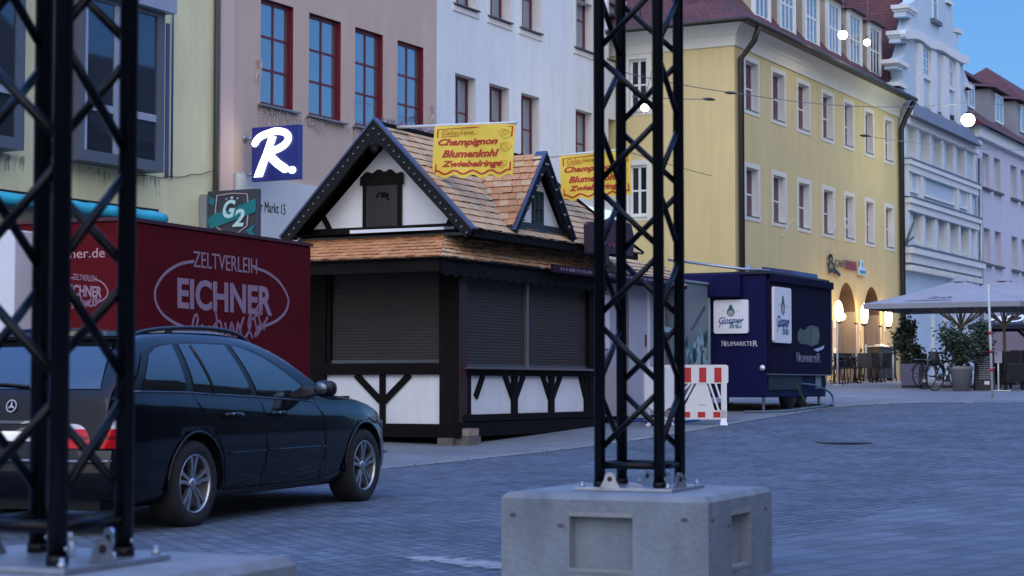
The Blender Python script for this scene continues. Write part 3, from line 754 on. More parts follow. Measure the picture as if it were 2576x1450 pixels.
# end wall to the left and the rest of the box
hw = []
ex = lambda px, py: fr.fx(px, py, 0)
for a, c, pt, pb in ((1583, 1640, 132, 290), (1583, 1640, 400, 556)):
    hw.append((ex(c, 300).y+.16, ex(a, 300).y-.0, ex(1640, pb).z+.17, ex(1640, pt).z-.16))
mbe = MB(); wall_grid(mbe, 0, 13, -1.2, ze+.35, hw, dep=.16, mr=1)
off = len(mb.v); mb.v += [(v[1], v[0], v[2]) for v in mbe.v]
for f, m_ in zip(mbe.f, mbe.m): mb.f.append(tuple(i+off for i in reversed(f))); mb.m.append(m_)
mb.quad((x1, 0, -1.2), (x1, 13, -1.2), (x1, 13, ze), (x1, 0, ze)); mb.quad((0, 13, -1.2), (x1, 13, -1.2), (x1, 13, ze), (0, 13, ze))
mb.build('wall', [yel, mat('white_reveal', (.74, .72, .70), .85, var=.03)], b)
redblind = mat('crimson_blind', (.10, .012, .03), .7, var=.1)
for i, h in enumerate(holes):
    w = window(b, *h, .20, white_f, cols=2, rows=2, fw=.035, bw=.05, pane=mat('wine_glass', (.075, .012, .03), .12, var=.15, vs=2, ior=1.5), rowz=[h[2]+(h[3]-h[2])*.47])
    mb = MB(); o = .02
    mb.box(h[0]-sw, h[0], -o, 0, h[2]-sw, h[3]+sw); mb.box(h[1], h[1]+sw, -o, 0, h[2]-sw, h[3]+sw); mb.box(h[0], h[1], -o, 0, h[2]-sw, h[2]); mb.box(h[0], h[1], -o, 0, h[3], h[3]+sw)
    mb.build('window_surround', trim, b)
    sill(b, h[0]-.02, h[1]+.02, h[2]+.012, .035, mat('dark_sill', (.1, .1, .11)), h=.03)
for h in hw:
    w = window(b, *h, .13, white_f, cols=2, rows=2, fw=.07, bw=.05, axis='x', pane=glass_d, dbl=True)
    mb = MB(); o = .02; s2 = .15
    for p in ((h[0]-s2, h[0], h[2]-s2, h[3]+s2), (h[1], h[1]+s2, h[2]-s2, h[3]+s2), (h[0], h[1], h[2]-s2, h[2]), (h[0], h[1], h[3], h[3]+s2)): mb.box(-o, 0, p[0], p[1], p[2], p[3])
    mb.build('window_surround', trim, b)
    mb = MB(); mb.box(-.07, -.0, h[0]-.03, h[1]+.03, h[2]-.05, h[2]-.0); mb.build('sill', trim, b)
for a, c, z0, z1 in arches:
    mb = MB(); mb.box(a, c, .86, .9, z0, z1); d_ = mb.build('door', mat('dark_door', (.05, .035, .03), .5, var=.2), b)
    mb = MB(); mb.box(a+.02, a+(c-a)*.42, .83, .86, z0, z1-.9); mb.build('glass', mat('lit_glass', (.2, .12, .04), .2, var=0, emit=(1, .55, .15), es=.35), d_)
    mb = MB(); mb.box(a+(c-a)*.46, a+(c-a)*.54, .55, .83, z0, z1-.25); mb.build('post', mat('pale_stone', (.5, .46, .4), .8, var=.1), d_)
    r = (c-a)/2; cx = (a+c)/2; zs = z1 - r*1.25; arc = [(cx + r*.995*math.cos(math.pi*q/16), zs + r*1.25*.993*math.sin(math.pi*q/16)) for q in range(17)]; mb = MB()
    for (u0, v0), (u1, v1) in zip(arc, arc[1:]): mb.quad((u0, .03, v0), (u1, .03, v1), (u1, .86, v1), (u0, .86, v0))
    mb.build('arch_lining', mat('brown_arch_lining', (.10, .065, .045), .8, var=.25, vs=3), d_)
    mb = MB(); mb.box(c-.06, c-.001, .02, .84, z0, z1-.95); mb.build('reveal_panel', mat('grey_wood_panel', (.30, .25, .21), .7, var=.35, vs=3, streak=.1), d_)
# cornice and eave
prof_c = [(0, -.75), (-.06, -.75), (-.08, -.45), (-.16, -.38), (-.2, -.2), (-.3, -.08), (-.45, -.02), (-.45, .02), (0, .02)]
def run_cornice(pr, zo, x0, x1, yend, mats, nm, par):
    mb = MB()
    for (ya, za), (yb, zb_) in zip(pr, pr[1:]):
        mb.quad((ya, ya, zo+za), (x1, ya, zo+za), (x1, yb, zo+zb_), (yb, yb, zo+zb_))
        mb.quad((ya, yend, zo+za), (ya, ya, zo+za), (yb, yb, zo+zb_), (yb, yend, zo+zb_))
    return mb.build(nm, mats, par)
run_cornice([(0, -.62), (-.05, -.62), (-.07, -.34), (-.12, -.30), (-.14, -.22), (-.28, -.06), (-.34, .0), (-.34, .03), (0, .03)], ze, 0, x1, 13, trim, 'cornice', b)
redt = tiles('red_roof_tiles', (.13, .035, .028), (.085, .026, .026), (.03, .012, .012), .18, .17, .012, bump=.8, var=.45, vs=.45)
redt2 = tiles('dark_roof_tiles', (.085, .03, .035), (.062, .025, .032), (.025, .012, .014), .18, .17, .012, bump=.8, var=.4, vs=.5)
ov = .62; zr0 = ze + .02; SL = math.tan(R(50)); RUN = 8.0
def slope(mb, a, b_, c, d, m=0):
    """quad with uv in metres: a-b the eave, d-c the ridge"""
    a, b_, c, d = map(Vector, (a, b_, c, d)); u = (b_-a).normalized(); n = u.cross(d-a).normalized(); v = n.cross(u)
    mb.quad(a, b_, c, d, m, uv=[((p-a).dot(u), (p-a).dot(v)) for p in (a, b_, c, d)])
mb = MB()
k1 = 1.3    # flatter kick at the eave
zk = zr0 + k1*math.tan(R(33))
slope(mb, (-ov, -ov, zr0), (x1+.0, -ov, zr0), (x1, -ov+k1, zk), (-ov+k1, -ov+k1, zk), 1)
slope(mb, (-ov, 13, zr0), (-ov, -ov, zr0), (-ov+k1, -ov+k1, zk), (-ov+k1, 13, zk), 0)
zt3 = zk + (RUN-k1)*SL
slope(mb, (-ov+k1, -ov+k1, zk), (x1, -ov+k1, zk), (x1, -ov+RUN, zt3), (-ov+RUN, -ov+RUN, zt3), 0)
slope(mb, (-ov+k1, 13, zk), (-ov+k1, -ov+k1, zk), (-ov+RUN, -ov+RUN, zt3), (-ov+RUN, 13, zt3), 0)
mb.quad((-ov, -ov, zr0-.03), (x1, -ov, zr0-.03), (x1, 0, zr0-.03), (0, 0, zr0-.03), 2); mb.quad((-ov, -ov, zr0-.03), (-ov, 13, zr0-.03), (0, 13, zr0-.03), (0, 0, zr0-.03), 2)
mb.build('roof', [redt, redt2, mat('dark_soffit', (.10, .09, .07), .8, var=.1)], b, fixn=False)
gut = mat('brown_gutter', (.035, .028, .022), .5, .3, var=.15)
mb = MB(); mb.tube([(x1, -ov-.05, zr0-.03), (-ov-.05, -ov-.05, zr0-.03), (-ov-.05, 12, zr0-.03)], .075, seg=10); mb.build('gutter', gut, b)
mb = MB(); mb.tube([(-.1+.35, -ov-.05, zr0-.08), (.30, -.5, zr0-.5), (.22, -.12, zr0-1.0), (.22, -.12, -1.1)], .085, seg=12); mb.build('drainpipe', gut, b)
mb = MB(); mb.tube([(x1-.1, -ov-.0, zr0-.10), (x1-.12, -.3, zr0-.7), (x1-.12, -.14, zr0-1.1), (x1-.12, -.14, -1)], .10, seg=12); mb.build('drainpipe', mat('dark_pipe2', (.012, .013, .018), .5, var=.1), b)
# dormers
def roof_z(y): return zr0 + (y+ov)*math.tan(R(33)) if y < -ov+k1 else zk + (y+ov-k1)*SL
dtan = mat('dormer_render', (.42, .38, .30), .9, var=.08)
def dormer(px0, px1, pyb, pyt):
    yo = .2
    for k in range(40):
        q = L(px0, pyb, yo)
        if q.z < roof_z(yo): break
        yo += .05
    xa, xb = L(px0, pyb, yo).x, L(px1, pyb, yo).x; z0 = roof_z(yo)-.05; z1 = z0 + 1.75
    yb = yo
    while roof_z(yb) < z1+.35: yb += .05
    mb = MB(); t = .13
    mb.box(xa-t, xa, yo-.02, yo+.1, z0, z1+.12); mb.box(xb, xb+t, yo-.02, yo+.1, z0, z1+.12); mb.box(xa, xb, yo-.02, yo+.1, z1, z1+.12)
    d_ = mb.build('dormer', white_f, b)
    mb = MB()
    for x in (xa-t+.01, xb+t-.01): mb.poly([(x, yo+.02, z0-.4), (x, yo+.02, z1+.12), (x, yb, z1+.12)])
    mb.build('cheek', dtan, d_)
    window_ = MB()
    f = window(d_, xa, xb, z0+.02, z1, yo+.04, white_f, cols=3, rows=2, fw=.07, bw=.06, pane=glass)
    f.name = 'casement'
    mb = MB(); c = (xa+xb)/2; w = (xb-xa)/2+t+.16; e_ = yo-.22
    mb.hexa([(c-w, e_, z1+.10), (c+w, e_, z1+.10), (c+w, yb+.9, z1+.42), (c-w, yb+.9, z1+.42), (c-w+.1, e_+.05, z1+.26), (c+w-.1, e_+.05, z1+.26), (c+w-.1, yb+.9, z1+.62), (c-w+.1, yb+.9, z1+.62)])
    mb.build('dormer_roof', redt2, d_)
for a in ((1901, 1935, 38, 0), (1966, 1998, 70, 0), (2029, 2058, 101, 0), (2086, 2112, 127, 22), (2139, 2166, 154, 50), (2190, 2215, 180, 78)): dormer(*a)
dormer(1838, 1866, 6, 0) if False else None
# snow guard bars / roof hooks on the end slope
mb = MB()
for px in (1610, 1655, 1745):
    q = L(px, 22, 3); mb.box(-ov+.7, -ov+.78, q.y+0, q.y+.05, zk-.3, zk+.3)
mb.build('roof_hooks', zinc, b)
# the house sign: outline of a tower, letters and a small bell-shaped plate
sgn = thingF('cafe_sign', 'café sign on the ochre wall: dark tower outline, grey lettering and a crimson strip', 'sign', fr)
blk = mat('black_sign_metal', (.015, .015, .015), .5, var=0)
fs = lambda u, v, d: (u, -.06-d, v)
U = lambda px, py: (L(px, py, -.06).x, L(px, py, -.06).z)
mb = MB()
stroke(mb, [U(*p) for p in ((2085, 681), (2083, 664), (2087, 660), (2085, 650), (2086, 643), (2091, 643), (2093, 652), (2091, 659), (2097, 668), (2099, 680), (2099, 687))], .09, fs, .03)
stroke(mb, [U(*p) for p in ((2085, 683), (2092, 680), (2103, 684), (2111, 692))], .12, fs, .03)
mb.prism([U(*p) for p in ((2085, 640), (2090, 640), (2091, 650), (2085, 650))], fs, 0, .03)
mb.build('tower_outline', blk, sgn)
a_, c_ = U(2100, 672), U(2120, 645)
text('lettering', 'CAFÉ', mat('grey_letters', (.10, .09, .08), .5, var=0), sgn, fs, a_[0], U(2125, 670)[0], a_[1]+.02, U(2100, 648)[1], .03)
mb = MB(); q0, q1 = U(2126, 679), U(2155, 684)
n = 9; rnd = random.Random(4)
for k in range(n):
    xx = q0[0] + (q1[0]-q0[0])*k/n; wd = (q1[0]-q0[0])/n
    stroke(mb, [(xx+.04, q0[1]+.04), (xx+.04, q0[1]+.30)], .06, fs, .02)
    v = rnd.choice((.04, .16, .27)); stroke(mb, [(xx+.04, q0[1]+v), (xx+wd*.75, q0[1]+v)], .045, fs, .02)
mb.build('crimson_letters', mat('crimson_letters', (.22, .02, .06), .5, var=.1), sgn)
mb = MB(); mb.prism([U(*p) for p in ((2157.5, 691), (2176, 694), (2174, 680), (2169, 668), (2168, 655), (2164, 654), (2163, 668), (2158, 678))], fs, 0, .05)
pl = mb.build('bell_plate', mat('pale_blue_plate', (.55, .68, .80), .5, var=.03), sgn)
mb = MB(); stroke(mb, [U(2160, 684), U(2173, 686)], .1, lambda u, v, d: (u, -.112-d, v), .01); stroke(mb, [U(2166, 663), U(2166, 672)], .08, lambda u, v, d: (u, -.112-d, v), .01)
mb.build('print', mat('mid_blue_print', (.05, .25, .45), .5, var=0), pl)
# white flag-pole stubs on the wall
for px, py in ((1968, 597), (2095, 592), (2106, 606)):
    q = L(px, py, -.02); mb = MB(); mb.bar((q.x, 0, q.z), (q.x-.15, -.45, q.z+.5), .05, .05)
    t = thingF('flag_bracket', {1968: 'white flagpole stub below the second lower window of the ochre house', 2095: 'white flagpole stub below the third lower window of the ochre house', 2106: 'second white flagpole stub just above the café lettering'}[px], 'bracket', fr, 'white flagpole stubs on the ochre wall'); mb.build('stub', white_f, t)
YFR = fr; YX1 = x1

# ---- pale blue gabled house
fr = facade_frame(X0B, 67.0); L = lambda px, py, y=0: fr.fy(px, py, y)
lb = mat('pale_blue_render', (.46, .57, .66), .9, var=.06, vs=.6, grime=.1)
lw = mat('pale_stone_trim', (.66, .67, .68), .85, var=.04)
b = thingF('gabled_blue_house', 'tall pale blue house with ornate scrolled white gable next to the ochre house', 'house', fr)
xa, xb = L(2264, 400).x, L(2452, 400).x
zc = L(2350, 305).z                  # top of the upper cornice
Q = lambda px, py: (L(px, py).x, L(px, py).z)
g_left = [(2282, 262), (2262, 214), (2267, 205), (2272, 196), (2270, 178), (2254, 172), (2256, 152), (2274, 142), (2282, 110), (2266, 106), (2268, 80), (2286, 73), (2292, 46), (2278, 41), (2280, 14), (2300, 3), (2306, -30), (2318, -75), (2332, -100)]
g_right = [(2350, -104), (2368, -70), (2380, -30), (2384, 8), (2397, 28), (2398, 62), (2396, 82), (2410, 86), (2412, 100), (2407, 118), (2416, 140), (2424, 152), (2422, 172), (2434, 200), (2438, 214), (2424, 228), (2434, 260), (2436, 300)]
gl = [Q(*p) for p in g_left]; gr = [Q(*p) for p in g_right]
hole_rows = []
def winrow(pxs, pt, pb, dep=.35):
    out = []
    a0, c0 = pxs[0]
    for a, c in pxs:
        out.append((L(a, 400).x, L(c, 400).x, pb, pt, dep))
    return out
z_1t, z_1b = L(2290, 318).z, L(2290, 392).z
z_3t, z_3b = L(2300, 528).z, L(2300, 612).z
r1 = winrow([(2286, 2300), (2318, 2332), (2350, 2364), (2380, 2393), (2409, 2421)], z_1t, z_1b)
r3 = winrow([(2295, 2311), (2328, 2343), (2360, 2375), (2389, 2404), (2415, 2430)], z_3t, z_3b)
mb = MB(); wall_grid(mb, xa, xb, -1.2, zc, r1+r3, mr=1)
mb.quad((xb, 0, -1.2), (xb, 12, -1.2), (xb, 12, zc), (xb, 0, zc)); mb.quad((xa, 0, -1.2), (xa, 12, -1.2), (xa, 12, zc), (xa, 0, zc))
# gable with two windows: prism plus recessed dark panes laid in frames
poly = gl + gr
mb.prism([(u, v) for u, v in poly], lambda u, v, d: (u, d, v), 0, .45, 0)
mb.build('wall', [lb, lw], b)
for h in r1+r3:
    window(b, h[0], h[1], h[2], h[3], .3, white_f, cols=2, rows=2, fw=.07, bw=.05, pane=glass)
# caps on the gable steps
for (pa, pb_, py0, py1) in ((2278, 2301, 14, 41), (2266, 2292, 80, 108), (2253, 2278, 152, 175), (2256, 2272, 210, 222), (2405, 2414, 76, 88), (2416, 2428, 148, 158), (2428, 2440, 214, 226), (2379, 2390, 2, 14)):
    a, c = Q(pa, py0), Q(pb_, py1); mb = MB(); mb.box(a[0], c[0], -.06, .5, c[1], a[1]-.1); mb.box(a[0]-.08, c[0]+.08, -.12, .54, a[1]-.1, a[1]+.05); mb.build('gable_cap', lw, b)
# bands and pilasters
def band(pxa, pxb, py_at_left, h, d, m, nm='cornice_band', px_ref=None):
    z = L(pxa, py_at_left).z; mb = MB(); X_a, X_b = L(pxa, 400).x, L(pxb, 400).x
    mb.box(X_a, X_b, -d, 0, z-h, z-h*.4); mb.box(X_a-.08, X_b+.08, -d*1.5, 0, z-h*.4, z); return mb.build(nm, m, b)
mb = MB(); z_ = L(2290, 253).z; X_a, X_b = L(2276, 300).x, L(2436, 300).x
mb.hexa([(X_a, -.5, z_-.75), (X_b+.3, -.5, z_-.75), (X_b+.3, .1, z_-.7), (X_a, .1, z_-.7), (X_a+.3, -.05, z_), (X_b, -.05, z_), (X_b, .1, z_), (X_a+.3, .1, z_)]); mb.build('slate_ledge', mat('dark_slate', (.12, .135, .17), .6, var=.3, vs=5), b)
band(2266, 2452, 272, .55, .2, lw); band(2276, 2452, 402, .42, .16, lw); band(2276, 2452, 498, .45, .18, lw); zq = band(2272, 2454, 622, .55, .24, lw)
mb = MB(); z_ = L(2276, 622).z
for k in range(44): x = L(2274, 600).x + k*.24; mb.box(x, x+.12, -.3, 0, z_-.86, z_-.66)
mb.build('dentils', lw, b)
mb = MB(); z_ = L(2276, 402).z; mb.box(L(2276, 400).x, xb+.1, -.26, 0, z_+.002, z_+.07); z_ = L(2276, 498).z; mb.box(L(2276, 400).x, xb+.1, -.29, 0, z_+.002, z_+.07); z_ = L(2272, 622).z; mb.box(L(2272, 400).x, xb+.1, -.38, 0, z_+.002, z_+.08); mb.build('ledge_cover', mat('dark_slate', (.07, .075, .1)), b)
for pxs, zt, zb2_ in (((2270, 2304, 2335, 2366, 2395, 2424, 2446), L(2290, 296).z, L(2290, 402).z), ((2278, 2315, 2347, 2378, 2406, 2432, 2448), L(2290, 516).z, L(2290, 622).z)):
    for px in pxs:
        mb = MB(); x = L(px, 400).x; mb.box(x-.14, x+.14, -.10, 0, zb2_, zt); mb.build('pilaster', lw, b)
for pa, pb_, pt, pbm in ((2288, 2306, 430, 492), (2322, 2398, 436, 500), (2410, 2430, 455, 512)):
    a, c = Q(pa, pt), Q(pb_, pt); z1_, z0_ = L(2290, 422).z, L(2290, 484).z
    mb = MB(); mb.box(a[0], c[0], -.07, 0, z0_, z0_+.1); mb.box(a[0], c[0], -.07, 0, z1_-.1, z1_); mb.box(a[0], a[0]+.1, -.07, 0, z0_+.1, z1_-.1); mb.box(c[0]-.1, c[0], -.07, 0, z0_+.1, z1_-.1); pn = mb.build('panel_moulding', lw, b)
for px in (2277, 2312, 2402, 2434): 
    mb = MB(); x = L(px, 400).x; mb.box(x-.16, x+.16, -.12, 0, L(2290, 498).z, L(2290, 402).z-.5); mb.build('pilaster', lw, b)
# gable pilasters, windows, moulded string
for (pa, pb_, pt, pbm) in ((2304, 2315, 108, 262), (2335, 2349, 124, 276), (2366, 2380, 140, 288), (2398, 2408, 150, 300)):
    a = Q(pa, pt); c = Q(pb_, pt); z0_ = L(2290, 253).z; mb = MB(); mb.box(a[0], c[0], -.12, 0, z0_-.1, a[1]); mb.build('pilaster', lw, b)
for pa, pb_, pt, pbm in ((2318, 2334, 118, 195), (2380, 2395, 148, 222)):
    a, c = Q(pa, pt), Q(pb_, pbm)
    mb = MB(); mb.box(a[0]-.1, c[0]+.1, -.10, 0, c[1]-.15, c[1]); mb.build('sill', lw, b)
    window(b, a[0], c[0], L(pa, pbm).z, a[1], -.03, white_f, cols=2, rows=3, fw=.06, bw=.04, pane=glass)
st = smooth_pts([Q(*p) for p in ((2266, 88), (2300, 90), (2330, 112), (2356, 118), (2385, 136), (2410, 150), (2424, 152))], 5)
mb = MB(); stroke(mb, st, .32, lambda u, v, d: (u, -d, v), .22); mb.build('string_course', lw, b)
a, c = Q(2344, 0), Q(2356, 52)
window(b, a[0], c[0], L(2344, 50).z, L(2344, -40).z, -.03, white_f, cols=1, rows=2, fw=.06, pane=glass)
mb = MB(); mb.box(a[0]-.25, c[0]+.3, -.16, 0, L(2344, 58).z, L(2344, 48).z); mb.build('sill', mat('dark_slate', (.07, .075, .1)), b)
mb = MB(); mb.tube([(xb+.05, -.2, zc-.8), (xb+.05, -.2, -1)], .09, seg=10); mb.build('drainpipe', zinc, b)
# roof behind gable
mb = MB(); cxg = (xa+xb)/2; zr = zc+10.2
slope(mb, (xa-.1, 14, zc+.3), (xa-.1, .45, zc+.3), (cxg, .45, zr-2), (cxg, 14, zr-2)); slope(mb, (xb+.1, .45, zc+.3), (xb+.1, 14, zc+.3), (cxg, 14, zr-2), (cxg, .45, zr-2))
mb.build('roof', redt, b)
# shop doors at street level seen under the parasols
for px in (2345, 2376, 2404, 2432):
    mb = MB(); x = L(px, 850).x; mb.box(x-.1, x+.1, -.08, 0, -1.1, L(2345, 775).z); mb.build('pilaster', lw, b)
for px, py, pz, lbx in ((2282, 590, 0, 'small verdigris wall bracket high on the pale blue facade'), (2275, 756, 0, 'small dark wall lamp low on the pale blue facade')):
    q = L(px, py, -.1); t = thingF('wall_bracket', lbx, 'bracket', fr); mb = MB(); h_ = .9 if py < 700 else .25
    mb.bar((q.x, 0, q.z-h_/2), (q.x+.2, -.3, q.z+h_/2), .08, .08); mb.bar((q.x, 0, q.z-h_*.4), (q.x+.05, -.35, q.z-h_*.1), .06, .06); mb.build('arm', mat('verdigris', (.08, .13, .13), .7, var=.3), t)
# statue of a saint-like figure is unreadable at this size: small niche relief
BFR = fr

# ---- lilac-white house at the right edge
fr = facade_frame(X0B, 77.5); L = lambda px, py, y=0: fr.fy(px, py, y)
b = thingF('lilac_white_house', 'lilac-white rendered house with paired windows and dormers at the right edge', 'house', fr)
lil = mat('lilac_white_render', (.52, .50, .58), .9, var=.04, vs=.8)
xa = L(2454, 500).x; xb = xa + 26
ze2 = L(2500, 338).z
wp = [(2472, 2489), (2500, 2516), (2542, 2559), (2569, 2586)]
za1, zb1_ = L(2472, 383).z, L(2472, 470).z; za2, zb2_ = L(2476, 573).z, L(2476, 661).z
hs = []
for k in range(4):
    for a, c in ((wp[0]), (wp[1])):
        dx = k*(L(2542, 400).x - L(2472, 400).x)
        hs += [(L(a, 400).x+dx, L(c, 400).x+dx, zb1_, za1), (L(a, 400).x+dx, L(c, 400).x+dx, zb2_, za2)]
mb = MB(); wall_grid(mb, xa, xb, -1.2, ze2, hs, dep=.3); mb.quad((xa, 0, -1.2), (xa, 12, -1.2), (xa, 12, ze2), (xa, 0, ze2)); mb.build('wall', lil, b)
for h in hs:
    window(b, *h, .25, white_f, cols=2, rows=2, fw=.06, pane=glass, back=mat('lace_curtain', (.28, .31, .31)))
    sill(b, h[0]-.12, h[1]+.12, h[2], .14, mat('dark_sill', (.1, .1, .11)), h=.10)
mb = MB(); mb.box(xa, xb, -.25, 0, ze2-.5, ze2); mb.build('cornice', lw, b)
mb = MB(); y1 = 7
zzr = ze2 + 5.6
slope(mb, (xa-.3, -.5, ze2-.05), (xb, -.5, ze2-.05), (xb, y1, zzr+.0), (xa-.3, y1, zzr), 0); mb.quad((xa-.3, -.5, ze2-.05), (xa-.3, y1, zzr), (xa-.3, 13, ze2), (xa-.3, 12, ze2)); mb.build('roof', [redt], b, fixn=False)
def dorm2(px0, px1, pyt, pyb, y=0.9, cheek=True):
    x0_, x1_ = L(px0, pyt, y).x, L(px1, pyt, y).x; z1_, z0_ = L(px0, pyt, y).z, L(px0, pyb, y).z
    mb = MB(); mb.box(x0_-.9, x1_+.2, y+.03, y+4.0, z0_-.6, z1_+.1); d_ = mb.build('dormer', mat('grey_dormer', (.25, .26, .30), .8, var=.1), b)
    window(d_, x0_, x1_, z0_, z1_, y-.02, white_f, cols=2, rows=1, fw=.09, bw=.06, pane=glass)
    mb = MB(); mb.hexa([(x0_-1.2, y-.3, z1_+.1), (x1_+.5, y-.3, z1_+.1), (x1_+.5, y+5, z1_+.8), (x0_-1.2, y+5, z1_+.8), (x0_-.9, y-.2, z1_+.3), (x1_+.2, y-.2, z1_+.3), (x1_+.2, y+5, z1_+1.6), (x0_-.9, y+5, z1_+1.6)]); mb.build('dormer_roof', redt2, d_)
dorm2(2502, 2521, 235, 306); dorm2(2566, 2584, 265, 332); dorm2(2433, 2449, 205, 268)
mb = MB(); q = L(2415, 60, 4); mb.tube([(q.x, 6, q.z-3), (q.x, 6, q.z+.6)], .05, seg=6); mb.tube([(q.x-.5, 6, q.z+.3), (q.x+.8, 6, q.z+.4)], .025, seg=5)
for k in range(5): mb.tube([(q.x-.2+k*.2, 5.6, q.z+.34), (q.x-.2+k*.2, 6.4, q.z+.34)], .015, seg=4)
t = thingF('roof_antenna', 'thin rooftop antenna mast against the sky right of the scrolled gable', 'antenna', fr); mb.build('mast', dark_metal, t)
# red roofs further back
fr2 = facade_frame(X0B-6, 96.0)
t = thingF('far_house', 'distant house with a red tiled hipped roof at the right edge above the lilac house', 'house', fr2)
L2 = lambda px, py, y=0: fr2.fy(px, py, y)
qa, qr = L2(2470, 180, 0), L2(2482, 181, 4)
mb = MB(); zr_ = L2(2500, 181, 4).z; ze_ = zr_-6; xq = L2(2482, 181, 4).x
slope(mb, (xq-9, -3, ze_), (xq+40, -3, ze_), (xq+40, 4, zr_), (xq, 4, zr_)); slope(mb, (xq-9, 11, ze_), (xq-9, -3, ze_), (xq, 4, zr_), (xq, 4, zr_)); mb.build('roof', redt, t, fixn=False)
mb = MB(); mb.box(xq-8, xq+40, -2.5, 10, -1, ze_); mb.build('wall', lil, t)
mb = MB() if 0 else MB(); 0 and mb.box(L2(2470, 178, 1).x, L2(2480, 178, 1).x, 0, 1, zr_-1.6, zr_+.35); pass

# ---- houses across the square, seen mirrored in window panes and car paint
for i, (x, y, w, h, c) in enumerate(((20, 12, 12, 12.5, (.07, .06, .05)), (26, 23.5, 12, 14, (.07, .065, .06)), (32, 35, 12, 13, (.065, .045, .04)), (14, 0, 13, 12, (.07, .07, .06)), (38, 47, 12, 13.5, (.07, .06, .04)), (44, 58.5, 12, 12.5, (.055, .055, .06)))):
    f = Frame(x, y, CAMZ, TH)
    t = thingF('gabled_house', ['low beige house across the square', 'tall grey-white house across the square', 'reddish house across the square', 'cream house across the square beside the camera', 'ochre house across the square', 'dark grey house across the square'][i] + ', mirrored in the windows', 'house', f, 'houses across the square seen only in reflections')
    mb = MB(); mb.box(-w/2, w/2, -10, 0, -1.6, h-1); mb.build('wall', mat('far_wall_%d' % i, c, .9, var=.06), t)
    mb = MB(); mb.poly([(-w/2, -10.3, h-1), (w/2, -10.3, h-1), (w/2, -5, h+4)  , (-w/2, -5, h+4)]); mb.poly([(-w/2, .3, h-1), (w/2, .3, h-1), (w/2, -5, h+4), (-w/2, -5, h+4)]); mb.poly([(-w/2, -10, h-1), (-w/2, 0, h-1), (-w/2, -5, h+4)]); mb.poly([(w/2, -10, h-1), (w/2, 0, h-1), (w/2, -5, h+4)]); mb.build('roof', mat('far_roof', (.06, .03, .03), .9, var=.2), t)
    for k in range(4):
        for zz in (1.2, 4.2, 7.2):
            mb = MB(); xx = -w/2 + 1.6 + k*2.8; mb.box(xx, xx+1.1, .002, .06, zz, zz+1.6); mb.build('window', glass_d, t)
# ================================================================ timber kiosk
K0 = P(1153, 1125, 27.0)
KF = Frame(K0.x, K0.y, CAMZ - .875, TH)
kz = lambda px, py: KF.fy(px, py).z
kiosk = thingF('market_kiosk', 'half-timbered food kiosk with orange shingle roof, closed shutters and a steep white gable', 'kiosk', KF)
whp = mat('white_infill_panel', (.78, .77, .77), .8, var=.05, vs=2, bump=.15, grime=.10)
shut = mat('brown_roller_shutter', (.036, .027, .023), .7, .0, var=.12, vs=2)
KL, KW = 4.5, 2.6
sq = KF.fy
zb0, zb1 = KF.fx(1000, 1100).z, KF.fx(1000, 1066).z          # bottom beam
zp1 = KF.fx(1000, 943).z                                       # top of the lower panels
zs0 = KF.fx(1000, 914).z                                       # shutter bottom
zt = 2.72                                                      # wall top
# core
mb = MB(); mb.box(.06, KL-.02, .06, KW-.06, zb0, zt); mb.build('wall', black_wood, kiosk)
def face_map(side):
    # u along the face, v height, d outwards
    return (lambda u, v, d: (u, -d, v)) if side == 'r' else (lambda u, v, d: (-d, u, v))
fr_, fl_ = face_map('r'), face_map('l')
def beam(a, b, w, fn, d0=0, d1=.05, nm='beam', m=None, par=None):
    mb = MB(); a = Vector(a); b = Vector(b); d = (b-a).normalized(); n = Vector((-d.y, d.x))*w/2
    q = [a+n, a-n, b-n, b+n]; mb.prism([(p.x, p.y) for p in q], fn, d0, d1); return mb.build(nm, m or black_wood, par or kiosk, bevel=.004)
# left face (gable side)
yl, yr = KF.fx(820, 1000).y, KF.fx(1109, 1000).y
mb = MB(); mb.prism([(yr-.02, zb1-.02), (yl+.02, zb1-.02), (yl+.02, zp1+.02), (yr-.02, zp1+.02)], fl_, -.06, -.02); mb.build('infill_panel', whp, kiosk)
beam((-.05, (zb0+zb1)/2), (KW+.05, (zb0+zb1)/2), zb1-zb0, fl_, -.055, .035, 'bottom_beam')
beam((yr/2, zb1), (yr/2, zt), yr+.02, fl_, -.055, .03, 'post'); beam((KW-.16+.02, zb1), (KW-.16+.02, zt), .36, fl_, -.055, .03, 'post')
beam((yr, (zp1+zs0)/2), (yl+.1, (zp1+zs0)/2), zs0-zp1, fl_, -.055, .045, 'sill_beam')
U = lambda px, py: (KF.fx(px, py).y, KF.fx(px, py).z)
beam(U(962, 1066), U(962, 943), .10, fl_, -.02, .012, 'stud')
for a, c in (((958, 1010), (895, 943)), ((966, 1010), (1030, 943))): beam(U(*a), U(*c), .10, fl_, -.02, .01, 'brace')
beam(U(820, 1010), U(877, 1008), .14, fl_, -.02, .02, 'step_board')
